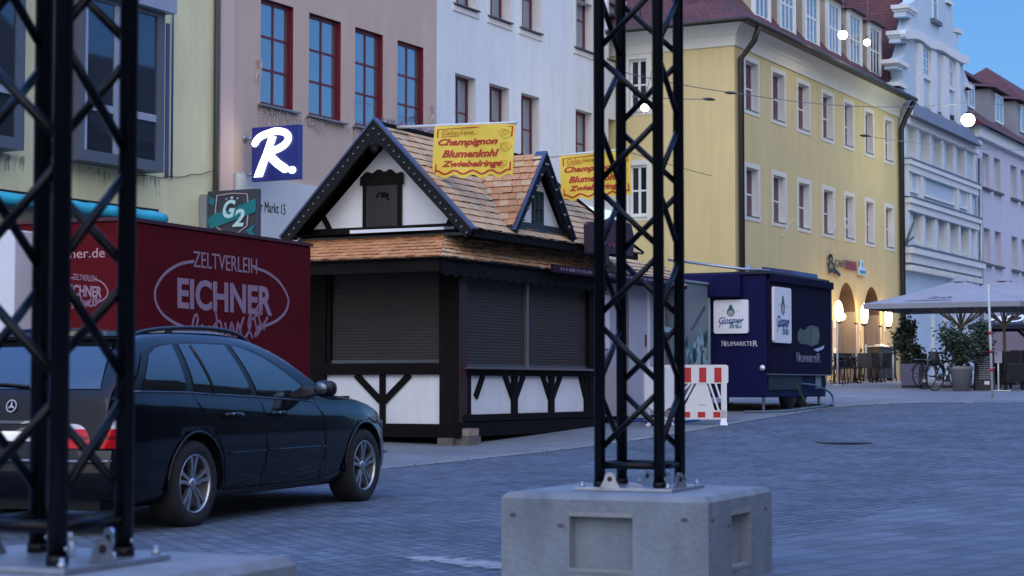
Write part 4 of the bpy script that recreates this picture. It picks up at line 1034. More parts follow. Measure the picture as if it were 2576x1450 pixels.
# shutter, left face
ysl, ysr = KF.fx(832, 800).y, KF.fx(1105, 800).y; ztop = KF.fx(1000, 672).z
def shutter(fn, a, c, z0, z1, nm='roller_shutter', n=30):
    mb = MB()
    for k in range(n):
        v0 = z0 + (z1-z0)*k/n; v1 = z0 + (z1-z0)*(k+1)/n
        prof_ = [(0, v0), (.006, v0 + (v1-v0)*.25), (.006, v0 + (v1-v0)*.8), (0, v1)]
        for (d0, w0), (d1, w1) in zip(prof_, prof_[1:]): mb.quad(fn(a, w0, d0-.055), fn(c, w0, d0-.055), fn(c, w1, d1-.055), fn(a, w1, d1-.055))
    s = mb.build(nm, shut, kiosk)
    mb = MB(); mb.prism([(a, z0), (c, z0), (c, z0+.05), (a, z0+.05)], fn, -.06, -.02); mb.build('bottom_rail', mat('grey_rail', (.12, .12, .13), .4, .6, var=.1), s)
    return s
shutter(fl_, ysr, ysl, zs0, ztop)
for y in (ysl, ysr-.07): beam((y+.035, zs0), (y+.035, ztop), .07, fl_, -.05, .01, 'shutter_rail', black_wood)
# right (street) face
R1 = KL
zr0, zr1 = kz(1195, 1075)+.0, kz(1195, 1043); zrp = kz(1195, 944); zrc = kz(1195, 929)
mb = MB(); mb.prism([(.16, zr1-.02), (R1-.06, zr1-.02), (R1-.06, zrp+.02), (.16, zrp+.02)], fr_, -.06, -.02); mb.build('infill_panel', whp, kiosk)
beam((-.05, (zb0+zr1)/2-.05), (R1, (zb0+zr1)/2-.05), zr1-zb0-.12, fr_, -.055, .035, 'bottom_beam'); beam((.1, zr1-.05), (R1, zr1-.05), .10, fr_, -.05, .05, 'rail')
redp = mat('dark_red_brown_wood', (.035, .006, .008), .5, var=.4, vs=5, streak=.15, bump=.3)
beam((.10, zb0), (.10, zt), .22, fr_, -.055, .03, 'post', redp)
beam((R1-.09, zr1), (R1-.09, zt), .18, fr_, -.055, .03, 'post')
beam((.2, (zrp+zrc)/2), (R1, (zrp+zrc)/2), zrc-zrp+.02, fr_, -.05, .04, 'sill_beam')
mb = MB(); mb.prism([(.12, zrc+.0), (R1-.02, zrc), (R1-.02, zrc+.03), (.12, zrc+.03)], fr_, -.05, .13); mb.build('counter', mat('steel_counter', (.22, .2, .2), .35, .7, var=.1), kiosk)
V = lambda px, py: (KF.fy(px, py).x, KF.fy(px, py).z)
for px in (1294, 1387): beam(V(px, 1042), V(px, 944), .17, fr_, -.02, .02, 'stud')
beam((.27, zr1), (.27, zrp), .16, fr_, -.02, .018, 'stud'); beam((R1-.22, zr1), (R1-.22, zrp), .2, fr_, -.02, .018, 'stud')
for a, c in (((1197, 1000), (1216, 944)), ((1290, 1000), (1270, 944)), ((1298, 1000), (1318, 944)), ((1383, 1000), (1365, 944)), ((1391, 1000), (1411, 944)), ((1473, 1000), (1460, 944))): beam(V(*a), V(*c), .11, fr_, -.02, .012, 'brace')
for a, c in (((1290, 980), (1290, 944)),): pass
xm = V(1328, 800)[0]
shutter(fr_, .24, xm-.03, zrc+.03, kz(1200, 690)); shutter(fr_, xm+.03, R1-.16, zrc+.03, kz(1200, 690))
mb = MB(); mb.prism([(xm-.03, zrc+.03), (xm+.03, zrc+.03), (xm+.03, kz(1200, 690)), (xm-.03, kz(1200, 690))], fr_, -.05, -.0); mb.build('shutter_rail', mat('silver_rail', (.25, .25, .26), .35, .7, var=.1), kiosk)
# pent roof running round under the gable: shingled frustum
EX, EY, ZE, ZI = .93, .24, KF.fx(1107, 645, -.93).z, KF.fx(1143, 588, -.15).z
def shingles(par, a, b_, c, d, rows, w, cols, nm='shingles', seed=1, thick=.014, lift=.0, flip=False, cut=None):
    """overlapping shingles over the quad a-b (eave) c-d (top); one mesh, colours scattered over three materials"""
    r = random.Random(seed); a, b_, c, d = map(Vector, (a, b_, c, d)); n = (b_-a).cross(d-a).normalized()
    if flip: n = -n
    mb = MB(); mb.quad(*[p + n*(.003+lift) for p in (a, b_, c, d)], m=1)
    for k in range(rows):
        t0, t1 = k/rows, (k+1.35)/rows
        t1 = min(t1, 1)
        e0, e1 = a.lerp(d, t0), b_.lerp(c, t0); f0, f1 = a.lerp(d, t1), b_.lerp(c, t1); Lr = (e1-e0).length; m = max(1, round(Lr/w)); of = .5*(k % 2)
        for i in range(-1, m+1):
            u0 = (i + of + .03)/m; u1 = (i + 1 + of - .03)/m
            j = r.uniform(-.12, .12)/m*.3; u0 += j; u1 += j; u0 = max(0, u0); u1 = min(1, u1)
            if u1 - u0 < .15/m: continue
            dz = r.uniform(-.006, .012); tt = thick*r.uniform(.8, 1.3)
            dn = r.uniform(-.12, .10)/rows
            pa, pb, pc, pd = e0.lerp(e1, u0), e0.lerp(e1, u1), f0.lerp(f1, u1), f0.lerp(f1, u0)
            sl = (pd-pa); pa = pa + sl*dn; pb = pb + sl*(dn + r.uniform(-.03, .03))
            if cut and cut((pa+pb+pc+pd)/4): continue
            A = [pa + n*(tt+.012+dz*.4+lift), pb + n*(tt+.012+dz*.4+lift), pc + n*(.006+lift), pd + n*(.006+lift)]
            B = [pa + n*(.002+lift), pb + n*(.002+lift), pc + n*lift, pd + n*lift]
            q = r.random(); mm = 0 if q < .5 else (1 if q < .82 else 2)
            mb.quad(*A, m=mm); mb.quad(B[0], B[1], A[1], A[0], m=3 if r.random() < .55 else mm); mb.quad(B[1], B[2], A[2], A[1], m=mm); mb.quad(B[3], B[0], A[0], A[3], m=mm)
    return mb.build(nm, cols, par, fixn=False)
sh_o = [mat('shingle_orange', (.50, .235, .10), .85, var=.18, vs=5), mat('shingle_orange2', (.47, .22, .092), .85, var=.18, vs=5), mat('shingle_orange3', (.53, .26, .12), .85, var=.18, vs=5), mat('shingle_edge', (.07, .04, .03), .9, var=.5, vs=9)]
sh_g = [mat('shingle_tan', (.57, .37, .20), .85, var=.22, vs=4), mat('shingle_rosy', (.55, .34, .19), .85, var=.22, vs=4), mat('shingle_mossy', (.48, .37, .22), .85, var=.28, vs=4), mat('shingle_edge', (.05, .035, .03))]
LE = KL + .15
o_ = [(-EX, -EY, ZE), (LE, -EY, ZE), (LE, KW+.3, ZE), (-EX, KW+.3, ZE)]
i_ = [(-.12, .16, ZI), (LE, .16, ZI), (LE, KW-.1, ZI), (-.12, KW-.1, ZI)]
shingles(kiosk, o_[3], o_[0], i_[0], i_[3], 7, .14, sh_o[:3]+[mat('shingle_orange_edge', (.26, .11, .05), .9, var=.4, vs=9)], 'pent_roof', 2, flip=False)
shingles(kiosk, o_[0], o_[1], i_[1], i_[0], 6, .16, sh_g[:1]+[sh_o[2], sh_g[1], sh_g[3]], 'pent_roof', 3)
mb = MB(); t = .01
mb.quad(o_[3], o_[0], i_[0], i_[3]); mb.quad(o_[0], o_[1], i_[1], i_[0]); mb.quad(o_[1], o_[2], i_[2], i_[1]); mb.quad(o_[2], o_[3], i_[3], i_[2])
for k in range(4):
    a, c = o_[k], o_[(k+1) % 4]; mb.quad((a[0], a[1], ZE-.02), (c[0], c[1], ZE-.02), c, a)
mb.quad(*[(p[0], p[1], ZE-.02) for p in o_]); mb.build('roof_boarding', black_wood, kiosk)
# fascia boards under the eaves
mb = MB(); mb.box(-EX+.06, -EX+.10, -EY+.06, KW+.2, ZE-.20, ZE-.02); mb.build('fascia', black_wood, kiosk)
mb = MB(); mb.box(-EX+.10, LE, -EY+.05, -EY+.09, ZE-.22, ZE-.02); mb.build('fascia', black_wood, kiosk)
# scalloped edge under the street-side fascia
mb = MB(); n = 40
pts = [(-EX+.1, ZE-.20), (LE, ZE-.20)]
for k in range(n, -1, -1): pts.append((-EX+.1 + (LE+EX-.1)*k/n, ZE-.22 - (.05 if k % 2 else .005)))
mb.prism(pts, lambda u, v, d: (u, -EY+.045+d, v), 0, .02); mb.build('scalloped_trim', black_wood, kiosk)
for px in (914, 1180, 1077):
    if px == 1180: continue
    q = KF.fx(px, 668, -.6); mb = MB(); mb.lathe([(0, -.02), (.03, -.02), (.03, .09), (0, .09)], seg=10, axis='y', c=(-.6, q.y-.06, q.z)); mb.build('spotlight', steel, kiosk)
# gable: white triangle, beam, hatch
RY = 1.2                       # ridge position across
zbase = KF.fx(1000, 578).z; ztopg = KF.fx(964, 388).z
mb = MB(); hw_ = 1.18
tri = [(RY-hw_-.22, zbase), (RY+hw_+.22, zbase), (RY, ztopg+.18)]
mb.prism(tri, fl_, -.1, -.02); mb.build('gable_panel', whp, kiosk)
beam((RY-1.45, zbase-.02), (RY+1.5, zbase-.02), .15, fl_, -.1, .05, 'gable_beam')
mb = MB(); q0, q1 = KF.fx(880, 584, -.1), KF.fx(1117, 576, -.1); mb.prism([(q1.y, q1.z-.04), (q0.y, q0.z-.035), (q0.y, q0.z+.025), (q1.y, q1.z+.03)], fl_, .06, .10); mb.build('light_tube', mat('white_tube', (.8, .82, .88), .4, var=0), kiosk)
mb = MB(); q2 = KF.fx(1143, 574, -.1); mb.prism([(q2.y, q1.z-.04), (q1.y, q1.z-.04), (q1.y, q1.z+.03), (q2.y, q1.z+.03)], fl_, .06, .10); mb.build('tube_end', mat('grey_rail', (.12, .12, .13)), kiosk)
mb = MB(); mb.box(-.16, -.02, -.25, KW+.1, ZI-.02, zbase-.09); mb.build('gable_plinth', mat('dark_slate', (.07, .075, .1)), kiosk)
h0, h1 = KF.fx(915, 500).y, KF.fx(1011, 500).y; hz0, hz1 = zbase, KF.fx(962, 448).z
mb = MB(); mb.prism([(h1, hz0), (h0, hz0), (h0, hz1), (h1, hz1)], fl_, -.02, .025); hatch = mb.build('hatch', mat('dark_brown_hatch', (.022, .017, .016), .7, var=.35, vs=7, streak=.1, bump=.3), kiosk)
wv = []; nn = 24; zz = KF.fx(962, 452).z
for k in range(nn+1):
    t_ = k/nn; wv.append((h1-.03 + (h0-h1+.06)*t_, zz + .13 - .5*abs(t_-.5)**2*.5 + .022*math.cos(t_*math.pi*7.)))
mb = MB(); mb.prism([(h0+.04, zz-.08), (h1-.04, zz-.08)] + wv, fl_, .02, .05); mb.build('hatch_top', black_wood, hatch)
for u in (h0-.03, h1+.03): beam((u, hz0), (u, hz1), .05, fl_, .0, .045, 'hatch_frame', black_wood, hatch)
mb = MB(); stroke(mb, smooth_pts([(h0-.25, hz0+.5), (h0-.3, hz0+.55), (h0-.45, hz0+.52), ((h0+h1)/2, hz0+.5), (h1+.28, hz0+.55), (h1+.22, hz0+.45)], 4), .03, fl_, .035); mb.build('carving', black_wood, hatch)
for s in (-1, 1): beam((RY+s*(hw_-.16), zbase+.02), (RY+s*(hw_-.0)-s*.02, zbase+.26), .08, fl_, -.02, .02, 'brace')
# upper roof
GE = .37; UH = 1.62
za = KF.fx(931, 312, -GE).z; zf = KF.fx(1196, 574, -GE).z
sl_ = (za-zf)/UH
UE = LE + .9                    # far end of the roof
tr = [(RY-UH, zf), (RY, za), (RY+UH, zf)]
A_ = lambda x, y: (x, y, za - abs(y-RY)*sl_)
DX0 = None
shingles(kiosk, A_(-GE, RY-UH), A_(UE, RY-UH), A_(UE-1.35, RY), A_(-GE, RY), 15, .15, sh_g, 'main_roof', 5)
mb = MB()
mb.quad(A_(-GE, RY-UH), A_(UE, RY-UH), A_(UE-1.35, RY), A_(-GE, RY)); mb.quad(A_(-GE, RY), A_(UE-1.35, RY), A_(UE, RY+UH), A_(-GE, RY+UH)); mb.poly([A_(UE, RY-UH), A_(UE, RY+UH), A_(UE-1.35, RY)])
mb.quad(A_(-GE, RY-UH), A_(-GE, RY+UH), A_(UE, RY+UH), A_(UE, RY-UH)); mb.build('roof_boarding', black_wood, kiosk)
# verge: hip edge
mb = MB(); mb.bar(Vector(A_(UE+.02, RY-UH-.02)) + Vector((0, 0, .03)), Vector(A_(UE-1.35, RY)) + Vector((0, 0, .05)), .07, .05); mb.build('hip_board', black_wood, kiosk)
# eave shadow board of the upper roof with hanging tile ends
mb = MB(); mb.box(-GE+.1, UE-.1, RY-UH+.02, RY-UH+.06, zf-.11, zf-.005); 
rnd = random.Random(8)
mb.build('eave_board', black_wood, kiosk)
# bargeboards with bulbs
bb_m = mat('black_bargeboard', (.007, .007, .009), .6, var=.3, vs=6, spec=.2)
for s in (-1, 1):
    a = Vector((RY, za+.05)); c = Vector((RY+s*(UH+.03), zf-.02)); d = (c-a).normalized(); n = Vector((-d.y, d.x));
    if n.y > 0: n = -n
    wd = .16
    pts = [a, c, c + n*wd + d*(-.03), a + n*wd*1.0 + Vector((0, -.06))]
    if s == 1: pts = [a, c, c + n*wd, Vector((RY, a.y-.27))]
    else: pts = [a, c, c + n*wd, Vector((RY, a.y-.27))]
    mb = MB(); mb.prism([(p.x, p.y) for p in pts], fl_, GE-.02, GE+.03); bb = mb.build('bargeboard', bb_m, kiosk)
    mb = MB(); e0, e1 = a + Vector((0, .0)), c
    mb.prism([(e0.x, e0.y), (e1.x, e1.y), (e1.x-n.x*.03, e1.y-n.y*.03), (e0.x, e0.y+.04)], fl_, GE-.07, GE+.05); mb.build('cap_strip', mat('blue_grey_sheet', (.055, .075, .15), .45, .3, var=.1), bb)
    nb = 19
    for k in range(nb):
        p = a.lerp(c, (k+.8)/nb) + n*.09
        mb = MB(); mb.lathe([(.0, .0), (.012, .004), (.017, .016), (.012, .028), (0, .034)], seg=8, axis='x'); 
        mb.v = [(-v[0]-GE-.03, v[1]+p.x, v[2]+p.y) for v in mb.v]; mb.build('bulb', mat('unlit_bulb', (.16, .17, .19), .3, var=.1), bb)
    # the soffit behind the bargeboard
    mb = MB(); mb.quad((-GE, RY, za-.02), (-.02, RY, za-.02), (-.02, RY+s*UH, zf-.03), (-GE, RY+s*UH, zf-.03)); mb.build('soffit', black_wood, kiosk)
mb = MB(); p = (RY, za-.40)
for k, (u, v, r_) in enumerate(((-.06, 0, .06), (.06, 0, .06), (0, -.08, .06), (0, .05, .07))): mb.lathe([(0, 0), (r_, .003), (r_, .03), (0, .033)], seg=10, axis='x', c=(-GE-.03+k*.002, p[0]+u, p[1]+v+.1))
mb.build('finial', bb_m, kiosk)
# ridge tinsel and ridge board
mb = MB(); mb.box(-GE, UE-1.4, RY-.05, RY+.05, za-.03, za+.035); mb.build('ridge_board', black_wood, kiosk)
mb = MB(); rnd = random.Random(11)
for k in range(420):
    x = -GE+.1 + rnd.random()*2.6; a = rnd.random()*6.28; r_ = rnd.uniform(.02, .06); h = rnd.uniform(.02, .085)
    mb.poly([(x, RY-.02+r_*math.cos(a)*.6, za+.05+h*.6), (x+.03*math.sin(a*3), RY-.02+r_*math.cos(a+.5), za+.04+h), (x+.02, RY-.04+r_*math.sin(a), za+.035)])
mb.build('tinsel', mat('pale_tinsel', (.35, .33, .38), .4, .3, var=.3, vs=20), kiosk, kind='stuff')
# dormer on the street slope
D_a = KF.fy(1369, 390, -.42); D_l = KF.fy(1292, 570, -.42); D_r = KF.fy(1442, 597, -.42)
yd = -.42; xc, zA = D_a.x, D_a.z; zB = (D_l.z + D_r.z)/2; hwd = (D_r.x - D_l.x)/2; xc = (D_l.x + D_r.x)/2
slr = (zA-zB)/hwd
dfn = lambda u, v, d: (u, yd-d, v)
yback = RY - (za-zA)/sl_       # where the dormer ridge meets the main slope
ylow = RY - (za-zB)/sl_
mb = MB(); mb.prism([(xc-hwd+.10, zB), (xc+hwd-.1, zB), (xc, zA-.2)], dfn, -.20, -.14); dorm = mb.build('dormer', whp, kiosk)
for s in (-1, 1):
    a = Vector((xc, zA+.03)); c = Vector((xc+s*(hwd+.02), zB-.05)); n = Vector((-s*.0, 0)); d = (c-a).normalized(); n = Vector((-d.y, d.x)); n = n if n.y < 0 else -n
    mb = MB(); mb.prism([tuple(a), tuple(c), tuple(c+n*.11+Vector((0, .03))), (xc, zA-.22)], dfn, -.03, .03); mb.build('bargeboard', bb_m, dorm)
    mb = MB(); mb.prism([tuple(a), tuple(c), tuple(c-n*.02), (xc, zA+.06)], dfn, -.14, .05); mb.build('cap_strip', mat('blue_grey_sheet', (.055, .075, .15)), dorm)
    lo_y = yd; e0 = (xc+s*hwd, yd, zB); r0 = (xc, yd, zA); r1 = (xc, yback, zA); e1 = (xc+s*hwd, max(ylow, yd+.02), zB)
    shingles(dorm, *( (e1, e0, r0, r1) if s < 0 else (e0, e1, r1, r0)), 11, .15, [sh_o[2], sh_g[0], sh_o[0], sh_g[3]], 'dormer_roof', 6+s, lift=.02)
    mb = MB(); mb.quad(e1, e0, r0, r1); mb.build('boarding', black_wood, dorm)
    mb = MB(); mb.bar(e1, r1, .05, .05); mb.build('valley', black_wood, dorm)
    for k in range(6):
        p = a.lerp(c, (k+.7)/7) + n*.09
        mb = MB(); mb.lathe([(0, 0), (.022, .006), (.02, .03), (0, .036)], seg=8, axis='y'); mb.v = [(v[0]+p.x, yd-.03-v[1], v[2]+p.y) for v in mb.v]; mb.build('bulb', MATS['unlit_bulb'], dorm)
g_green = mat('dark_green_frame', (.02, .035, .038), .5, var=.1)
mb = MB(); mb.prism([(xc-hwd+.06, zB-.02), (xc+hwd-.06, zB-.02), (xc+hwd-.2, zB+.12), (xc-hwd+.2, zB+.12)], dfn, -.14, -.09); mb.build('dormer_sill', g_green, dorm)
mb = MB()
for u in (-.16, -.02, .12): mb.prism([(xc+u, zB+.12), (xc+u+.045, zB+.12), (xc+u+.045, zB+.62), (xc+u, zB+.62)], dfn, -.14, -.09)
for v in (.12, .36, .60): mb.prism([(xc-.16, zB+v), (xc+.165, zB+v), (xc+.165, zB+v+.03), (xc-.16, zB+v+.03)], dfn, -.14, -.095)
mb.build('dormer_window', g_green, dorm)
# support blocks below
wd_pale = mat('pale_timber_block', (.30, .24, .18), .8, var=.2, vs=8); wd_grey = mat('grey_timber_block', (.13, .11, .10), .85, var=.3, vs=8)
zg_ = G(*KF.w(0, 0).xy) - KF.o.z
mb = MB(); mb.box(-.12, .06, .04, .28, zg_-.02, zb0); mb.build('footing_block', wd_grey, kiosk)
mb = MB(); mb.box(.0, .38, -.16, .1, zg_-.02, zg_+.13); mb.build('footing_block', wd_grey, kiosk)
mb = MB(); mb.box(.02, .34, -.15, .08, zg_+.135, zg_+.24); mb.build('footing_block', wd_pale, kiosk)
mb = MB(); mb.box(.05, .3, -.13, .06, zg_+.245, zb0); mb.build('footing_block', wd_grey, kiosk)
for x, y in ((.3, KW-.3), (2.2, .4), (KL-.3, .15), (KL-.3, KW-.3)):
    g2 = G(*KF.w(x, y).xy) - KF.o.z; mb = MB(); mb.box(x-.15, x+.15, y-.1, y+.1, g2-.03, max(zb0, g2+.01)); mb.build('footing_block', wd_grey, kiosk)

# ---- yellow banners on poles
ban = mat('yellow_banner', (.76, .55, .06), .55, var=.10, vs=3, bump=.25, bs=7)
redl = mat('red_print', (.42, .015, .01), .55, var=0); goldl = mat('ochre_print', (.50, .20, .01), .55, var=0)
def banner(tl, tr_, br, bl, Yl, Yr, label, pole_from, pole_to):
    a, c = P(*tl, Yl), P(*tr_, Yr); e = P(*bl, Yl); f = P(*br, Yr)
    t = thing('menu_banner', label, 'banner', a, 0, 'yellow menu banners on the kiosk roof')
    U_ = c-a; V_ = ((e-a) + (f-c))/2; n = U_.cross(V_).normalized(); n = n if n.y < 0 else -n
    def fn(u, v, d): return tuple(U_*u + V_*(1-v) + n*(d + .018*math.sin(u*7+v*3)))
    mb = MB(); NX, NY = 40, 8
    wav = lambda u: .035*math.sin(u*math.pi*9.0)
    for side in (0, -.006):
        mb.grid(lambda u, v: fn(u, 0 + wav(u)*(1-v)*1.0 + v, side), NX, NY)
    cl = mb.build('cloth', ban, t)
    mb = MB(); dd = lambda u, v, d: fn(u, v, d+.004)
    stroke(mb, [(.045, .10)] + [(.045, .93 - 0)] + [(.5, .955), (.965, .95), (.965, .12)], .018, dd, .003)
    pts = [(.045 + .92*k/36, .085 + wav(.045+.92*k/36)) for k in range(37)]
    stroke(mb, pts, .028, dd, .003); mb.build('printed_border', redl, cl)
    text('lettering', 'Gebackene...', goldl, cl, dd, .09, .54, .815, .915, .004, shear=.35)
    mb = MB(); stroke(mb, [(.09, .785), (.30, .80)], .012, dd, .003); mb.build('underline', goldl, cl)
    for s, u0, u1, v0, v1 in (('Champignon', .06, .80, .575, .745), ('Blumenkohl', .12, .82, .375, .52), ('Zwiebelringe', .12, .86, .155, .31)):
        text('lettering', s, redl, cl, dd, u0, u1, v0, v1, .004, shear=.3, bold=.03)
    r_ = random.Random(2)
    for cu, cv in ((.87, .83), (.88, .56), (.86, .25)):
        mb = MB()
        for k in range(3):
            r0 = r_.uniform(.03, .06); ox, oy = r_.uniform(-.03, .03), r_.uniform(-.04, .04)
            stroke(mb, [(cu+ox + r0*math.cos(q*math.pi/6), cv+oy + r0*1.3*math.sin(q*math.pi/6)) for q in range(12)], .008, dd, .002, closed=True)
        mb.build('vegetable_drawing', mat('faint_orange_print', (.62, .36, .02), .55, var=0), cl)
    mb = MB(); o = Vector(a); mb.tube([Vector(pole_from)-o, Vector(pole_to)-o], .022, seg=10); mb.build('pole', mat('white_pole', (.6, .6, .62), .4, var=.05), t)
    return t
banner((1094, 318), (1297, 311), (1290, 442), (1088, 446), 27.3, 26.7, 'larger yellow banner listing baked vegetables above the shingle roof of the kiosk', P(965, 322, 27.8), P(1300, 309, 26.7))
banner((1409, 393), (1585, 378), (1587, 492), (1416, 505), 30.6, 30.0, 'second yellow baked-vegetable banner partly hidden behind the centre truss', P(1345, 398, 30.9), P(1588, 375, 30.0))

# ================================================================ second stall behind the centre truss
S0 = KF.w(KL+.35, .1); SF = Frame(S0.x, S0.y, KF.o.z+.10, TH)
st = thingF('neighbour_stall', 'second stall behind the centre truss with lilac-grey doors, purple light board and shingled eave', 'stall', SF)
SLn = 2.9; lilw = mat('lilac_grey_panel', (.42, .41, .47), .6, var=.06, vs=2)
mb = MB(); mb.box(0, SLn, 0, 2.3, .25, 2.62); mb.build('body', lilw, st)
mb = MB(); mb.box(0, SLn, -.02, 0, .25, 1.05); mb.build('lower_panel', mat('pinkish_panel', (.45, .36, .36), .6, var=.1), st)
U2 = lambda px, py, y=0: (SF.fy(px, py, y).x, SF.fy(px, py, y).z)
xa_, xb_ = U2(1578, 800)[0], U2(1621, 800)[0]
mb = MB(); mb.box(xa_, xb_, -.05, -.021, .2, U2(1600, 717)[1]); dr = mb.build('door', lilw, st, bevel=.006)
mb = MB(); mb.box(xb_-.10, xb_-.05, -.07, -.05, U2(1620, 872)[1], U2(1620, 850)[1]+.05); mb.build('handle', mat('red_brown_handle', (.15, .03, .03), .5, var=0), dr)
mb = MB(); mb.box(xb_+.01, xb_+.10, -.06, -.021, .2, U2(1600, 717)[1]); mb.build('door_edge', white_f, st)
mb = MB(); mb.box(0, .45, -.035, -.021, 1.4, 2.3); mb.build('white_board', white_f, st)
text('lettering', 'ELF', mat('grey_letters', (.1, .09, .08)), st, lambda u, v, d: (u, -.036-d, v), .10, .40, 1.18, 1.32, .008)
shingles(st, (-.35, -.35, ZE-.02-.10), (SLn+.2, -.35, ZE-.02-.10), (SLn+.2, .16, ZI+.02-.1), (-.35, .16, ZI+.02-.1), 6, .16, sh_g, 'eave_shingles', 12)
mb = MB(); mb.hexa([(-.35, -.35, ZE-.16), (SLn+.2, -.35, ZE-.16), (SLn+.2, .3, ZE-.16), (-.35, .3, ZE-.16), (-.35, -.35, ZE-.125), (SLn+.2, -.35, ZE-.125), (SLn+.2, .16, ZI-.085), (-.35, .16, ZI-.085)]); mb.build('eave', black_wood, st)
# purple light board along the eaves
pb = thing('light_board', 'dark purple board with small pale lettering along the kiosk eave', 'sign', SF.o, SF.rz)
xs0, xs1 = U2(1388, 668, -.42)[0], U2(1690, 708, -.42)[0]; zc_ = U2(1440, 681, -.42)[1]
mb = MB(); mb.box(xs0, xs1, -.45, -.40, zc_-.06, zc_+.06); bo = mb.build('board', mat('purple_board', (.03, .006, .025), .6, var=.1, spec=.2), pb)
mb = MB(); r_ = random.Random(3); x = xs0+.25
while x < xs1-.2:
    w = r_.uniform(.03, .06); mb.box(x, x+w, -.456, -.45, zc_-.025, zc_+.025); x += w + r_.choice((.018, .018, .06))
mb.build('small_lettering', mat('pale_lilac_print', (.17, .15, .22), .5, var=0), bo, kind='stuff')
# maroon top sign
ts = thing('top_sign', 'ornate dark maroon signboard standing on the eave behind the centre truss', 'sign', SF.o, SF.rz)
pts = [(1470, 636), (1468, 566), (1476, 558), (1490, 560), (1500, 551), (1516, 556), (1530, 548), (1548, 558), (1562, 556), (1580, 566), (1588, 600), (1584, 646), (1560, 640)]
mb = MB(); mb.prism([U2(px, py, -.62) for px, py in pts], lambda u, v, d: (u, -.62-d, v), 0, .06); bo = mb.build('board', mat('maroon_board', (.045, .012, .022), .6, var=.3, vs=4), ts)
text('lettering', 'Crêpes', mat('rose_print', (.22, .04, .09), .5, var=0), bo, lambda u, v, d: (u, -.685-d, v), U2(1500, 616, -.69)[0], U2(1580, 616, -.69)[0], U2(1520, 622, -.69)[1], U2(1520, 604, -.69)[1], .01, shear=.3)
mb = MB(); q = U2(1523, 640, -.7); mb.box(q[0]-.06, q[0]+.06, -.74, -.69, q[1]-.15, q[1]+.15); mb.build('bracket', dark_metal, ts)
# ---- grey graphic trailer wall
Q0 = P(1671, 1040, 33.6); 
GF = Frame(*SF.w(SLn+.1, -.12).xy, CAMZ+prof(34.5), TH)
gt = thingF('graphic_trailer', 'grey trailer side printed with an oyster-like food picture beside the blue trailer', 'trailer', GF)
W2 = lambda px, py: (GF.fy(px, py).x, GF.fy(px, py).z)
gx1 = W2(1783, 800)[0]; gz1 = W2(1783, 713)[1]
mb = MB(); mb.box(0, gx1-.03, .0, 2.0, .3, gz1-.03); bo = mb.build('body', mat('slate_grey_panel', (.17, .20, .22), .5, var=.12, vs=1.5), gt)
mb = MB(); mb.box(gx1-.03, gx1+.02, -.03, 2.0, .25, gz1); mb.box(0, gx1-.03, -.03, 2.0, gz1-.03, gz1+.01); mb.build('frame_trim', mat('pale_green_trim', (.35, .45, .45), .4, .3, var=.05), gt)
gfn = lambda u, v, d: (u, -d, v)
mb = MB(); r_ = random.Random(21)
for k in range(46):
    cx, cy = r_.uniform(1722, 1778), r_.uniform(815, 915)
    if cy < 825 + (1778-cx)*.7: continue
    u, v = W2(cx, cy); ln, wd = r_.uniform(.10, .30), r_.uniform(.03, .08); an = r_.uniform(1.1, 1.9)
    pts = [(u + ln/2*math.cos(q)*math.cos(an) - wd*math.sin(q)*math.sin(an), v + ln/2*math.cos(q)*math.sin(an) + wd*math.sin(q)*math.cos(an)) for q in [i*math.pi/5*r_.uniform(.94, 1.06) for i in range(10)]]
    mb.prism(pts, gfn, 0, .002+k*.0004, r_.choice((0, 0, 1, 2)))
mb.build('food_picture', [mat('pale_teal_print', (.30, .48, .52), .5, var=.2, vs=8), mat('teal_print', (.10, .24, .30), .5, var=.2, vs=8), mat('dark_teal_print', (.02, .07, .10), .5, var=.2, vs=8)], bo)
mb = MB(); stroke(mb, [W2(1740, 830), W2(1772, 775)], [.05, .10], gfn, .004); mb.build('bottle_picture', mat('dark_teal_print', (.02, .07, .1)), bo)
mb = MB(); stroke(mb, [W2(1672, 828), W2(1690, 832)], .09, gfn, .004); mb.build('print', mat('pale_teal_print', (.3, .48, .52)), bo)
mb = MB()
for x in (.3, gx1-.4): mb.box(x, x+.08, .3, .38, -.02, .3)
mb.tube([(gx1/2, .1, .3), (gx1/2, .3, .3)], .28, seg=20); mb.build('running_gear', dark_metal, gt)
# ================================================================ red trailer
ang = 22.5
RT = P(780, 1100, 24.0); gz = G(RT.x, RT.y)
RF = Frame(RT.x, RT.y, gz, ang)
Lr = 4.15; Wd = 1.62
redm = mat('dark_red_trailer', (.085, .002, .005), .65, var=.16, vs=.8, spec=.1); redb = mat('bright_red_panel', (.095, .002, .005), .6, var=.14, vs=.9, spec=.12)
rt = thingF('red_trailer', 'dark red sales trailer with the tent hire lettering behind the estate car', 'trailer', RF)
zt_ = RF.fy(776, 620).z; 
mb = MB(); mb.box(-Lr, 0, 0, Wd, .28, zt_); mb.build('body', redm, rt, bevel=.02)
mb = MB(); mb.box(-Lr-.0, .01, -.012, -.001, .12, .34); mb.build('base_rail', mat('pink_rail', (.16, .03, .04), .6, 0, var=.1), rt)
mb = MB(); mb.box(-Lr-.02, .02, -.02, Wd+.02, zt_+.001, zt_+.04); mb.build('roof_edge', mat('dark_red_edge', (.05, .006, .01), .5, var=.1), rt)
pr = mat('pale_lilac_lettering', (.27, .17, .23), .6, var=.12, vs=3); pr2 = mat('pale_lettering2', (.24, .13, .19), .55, var=.05)
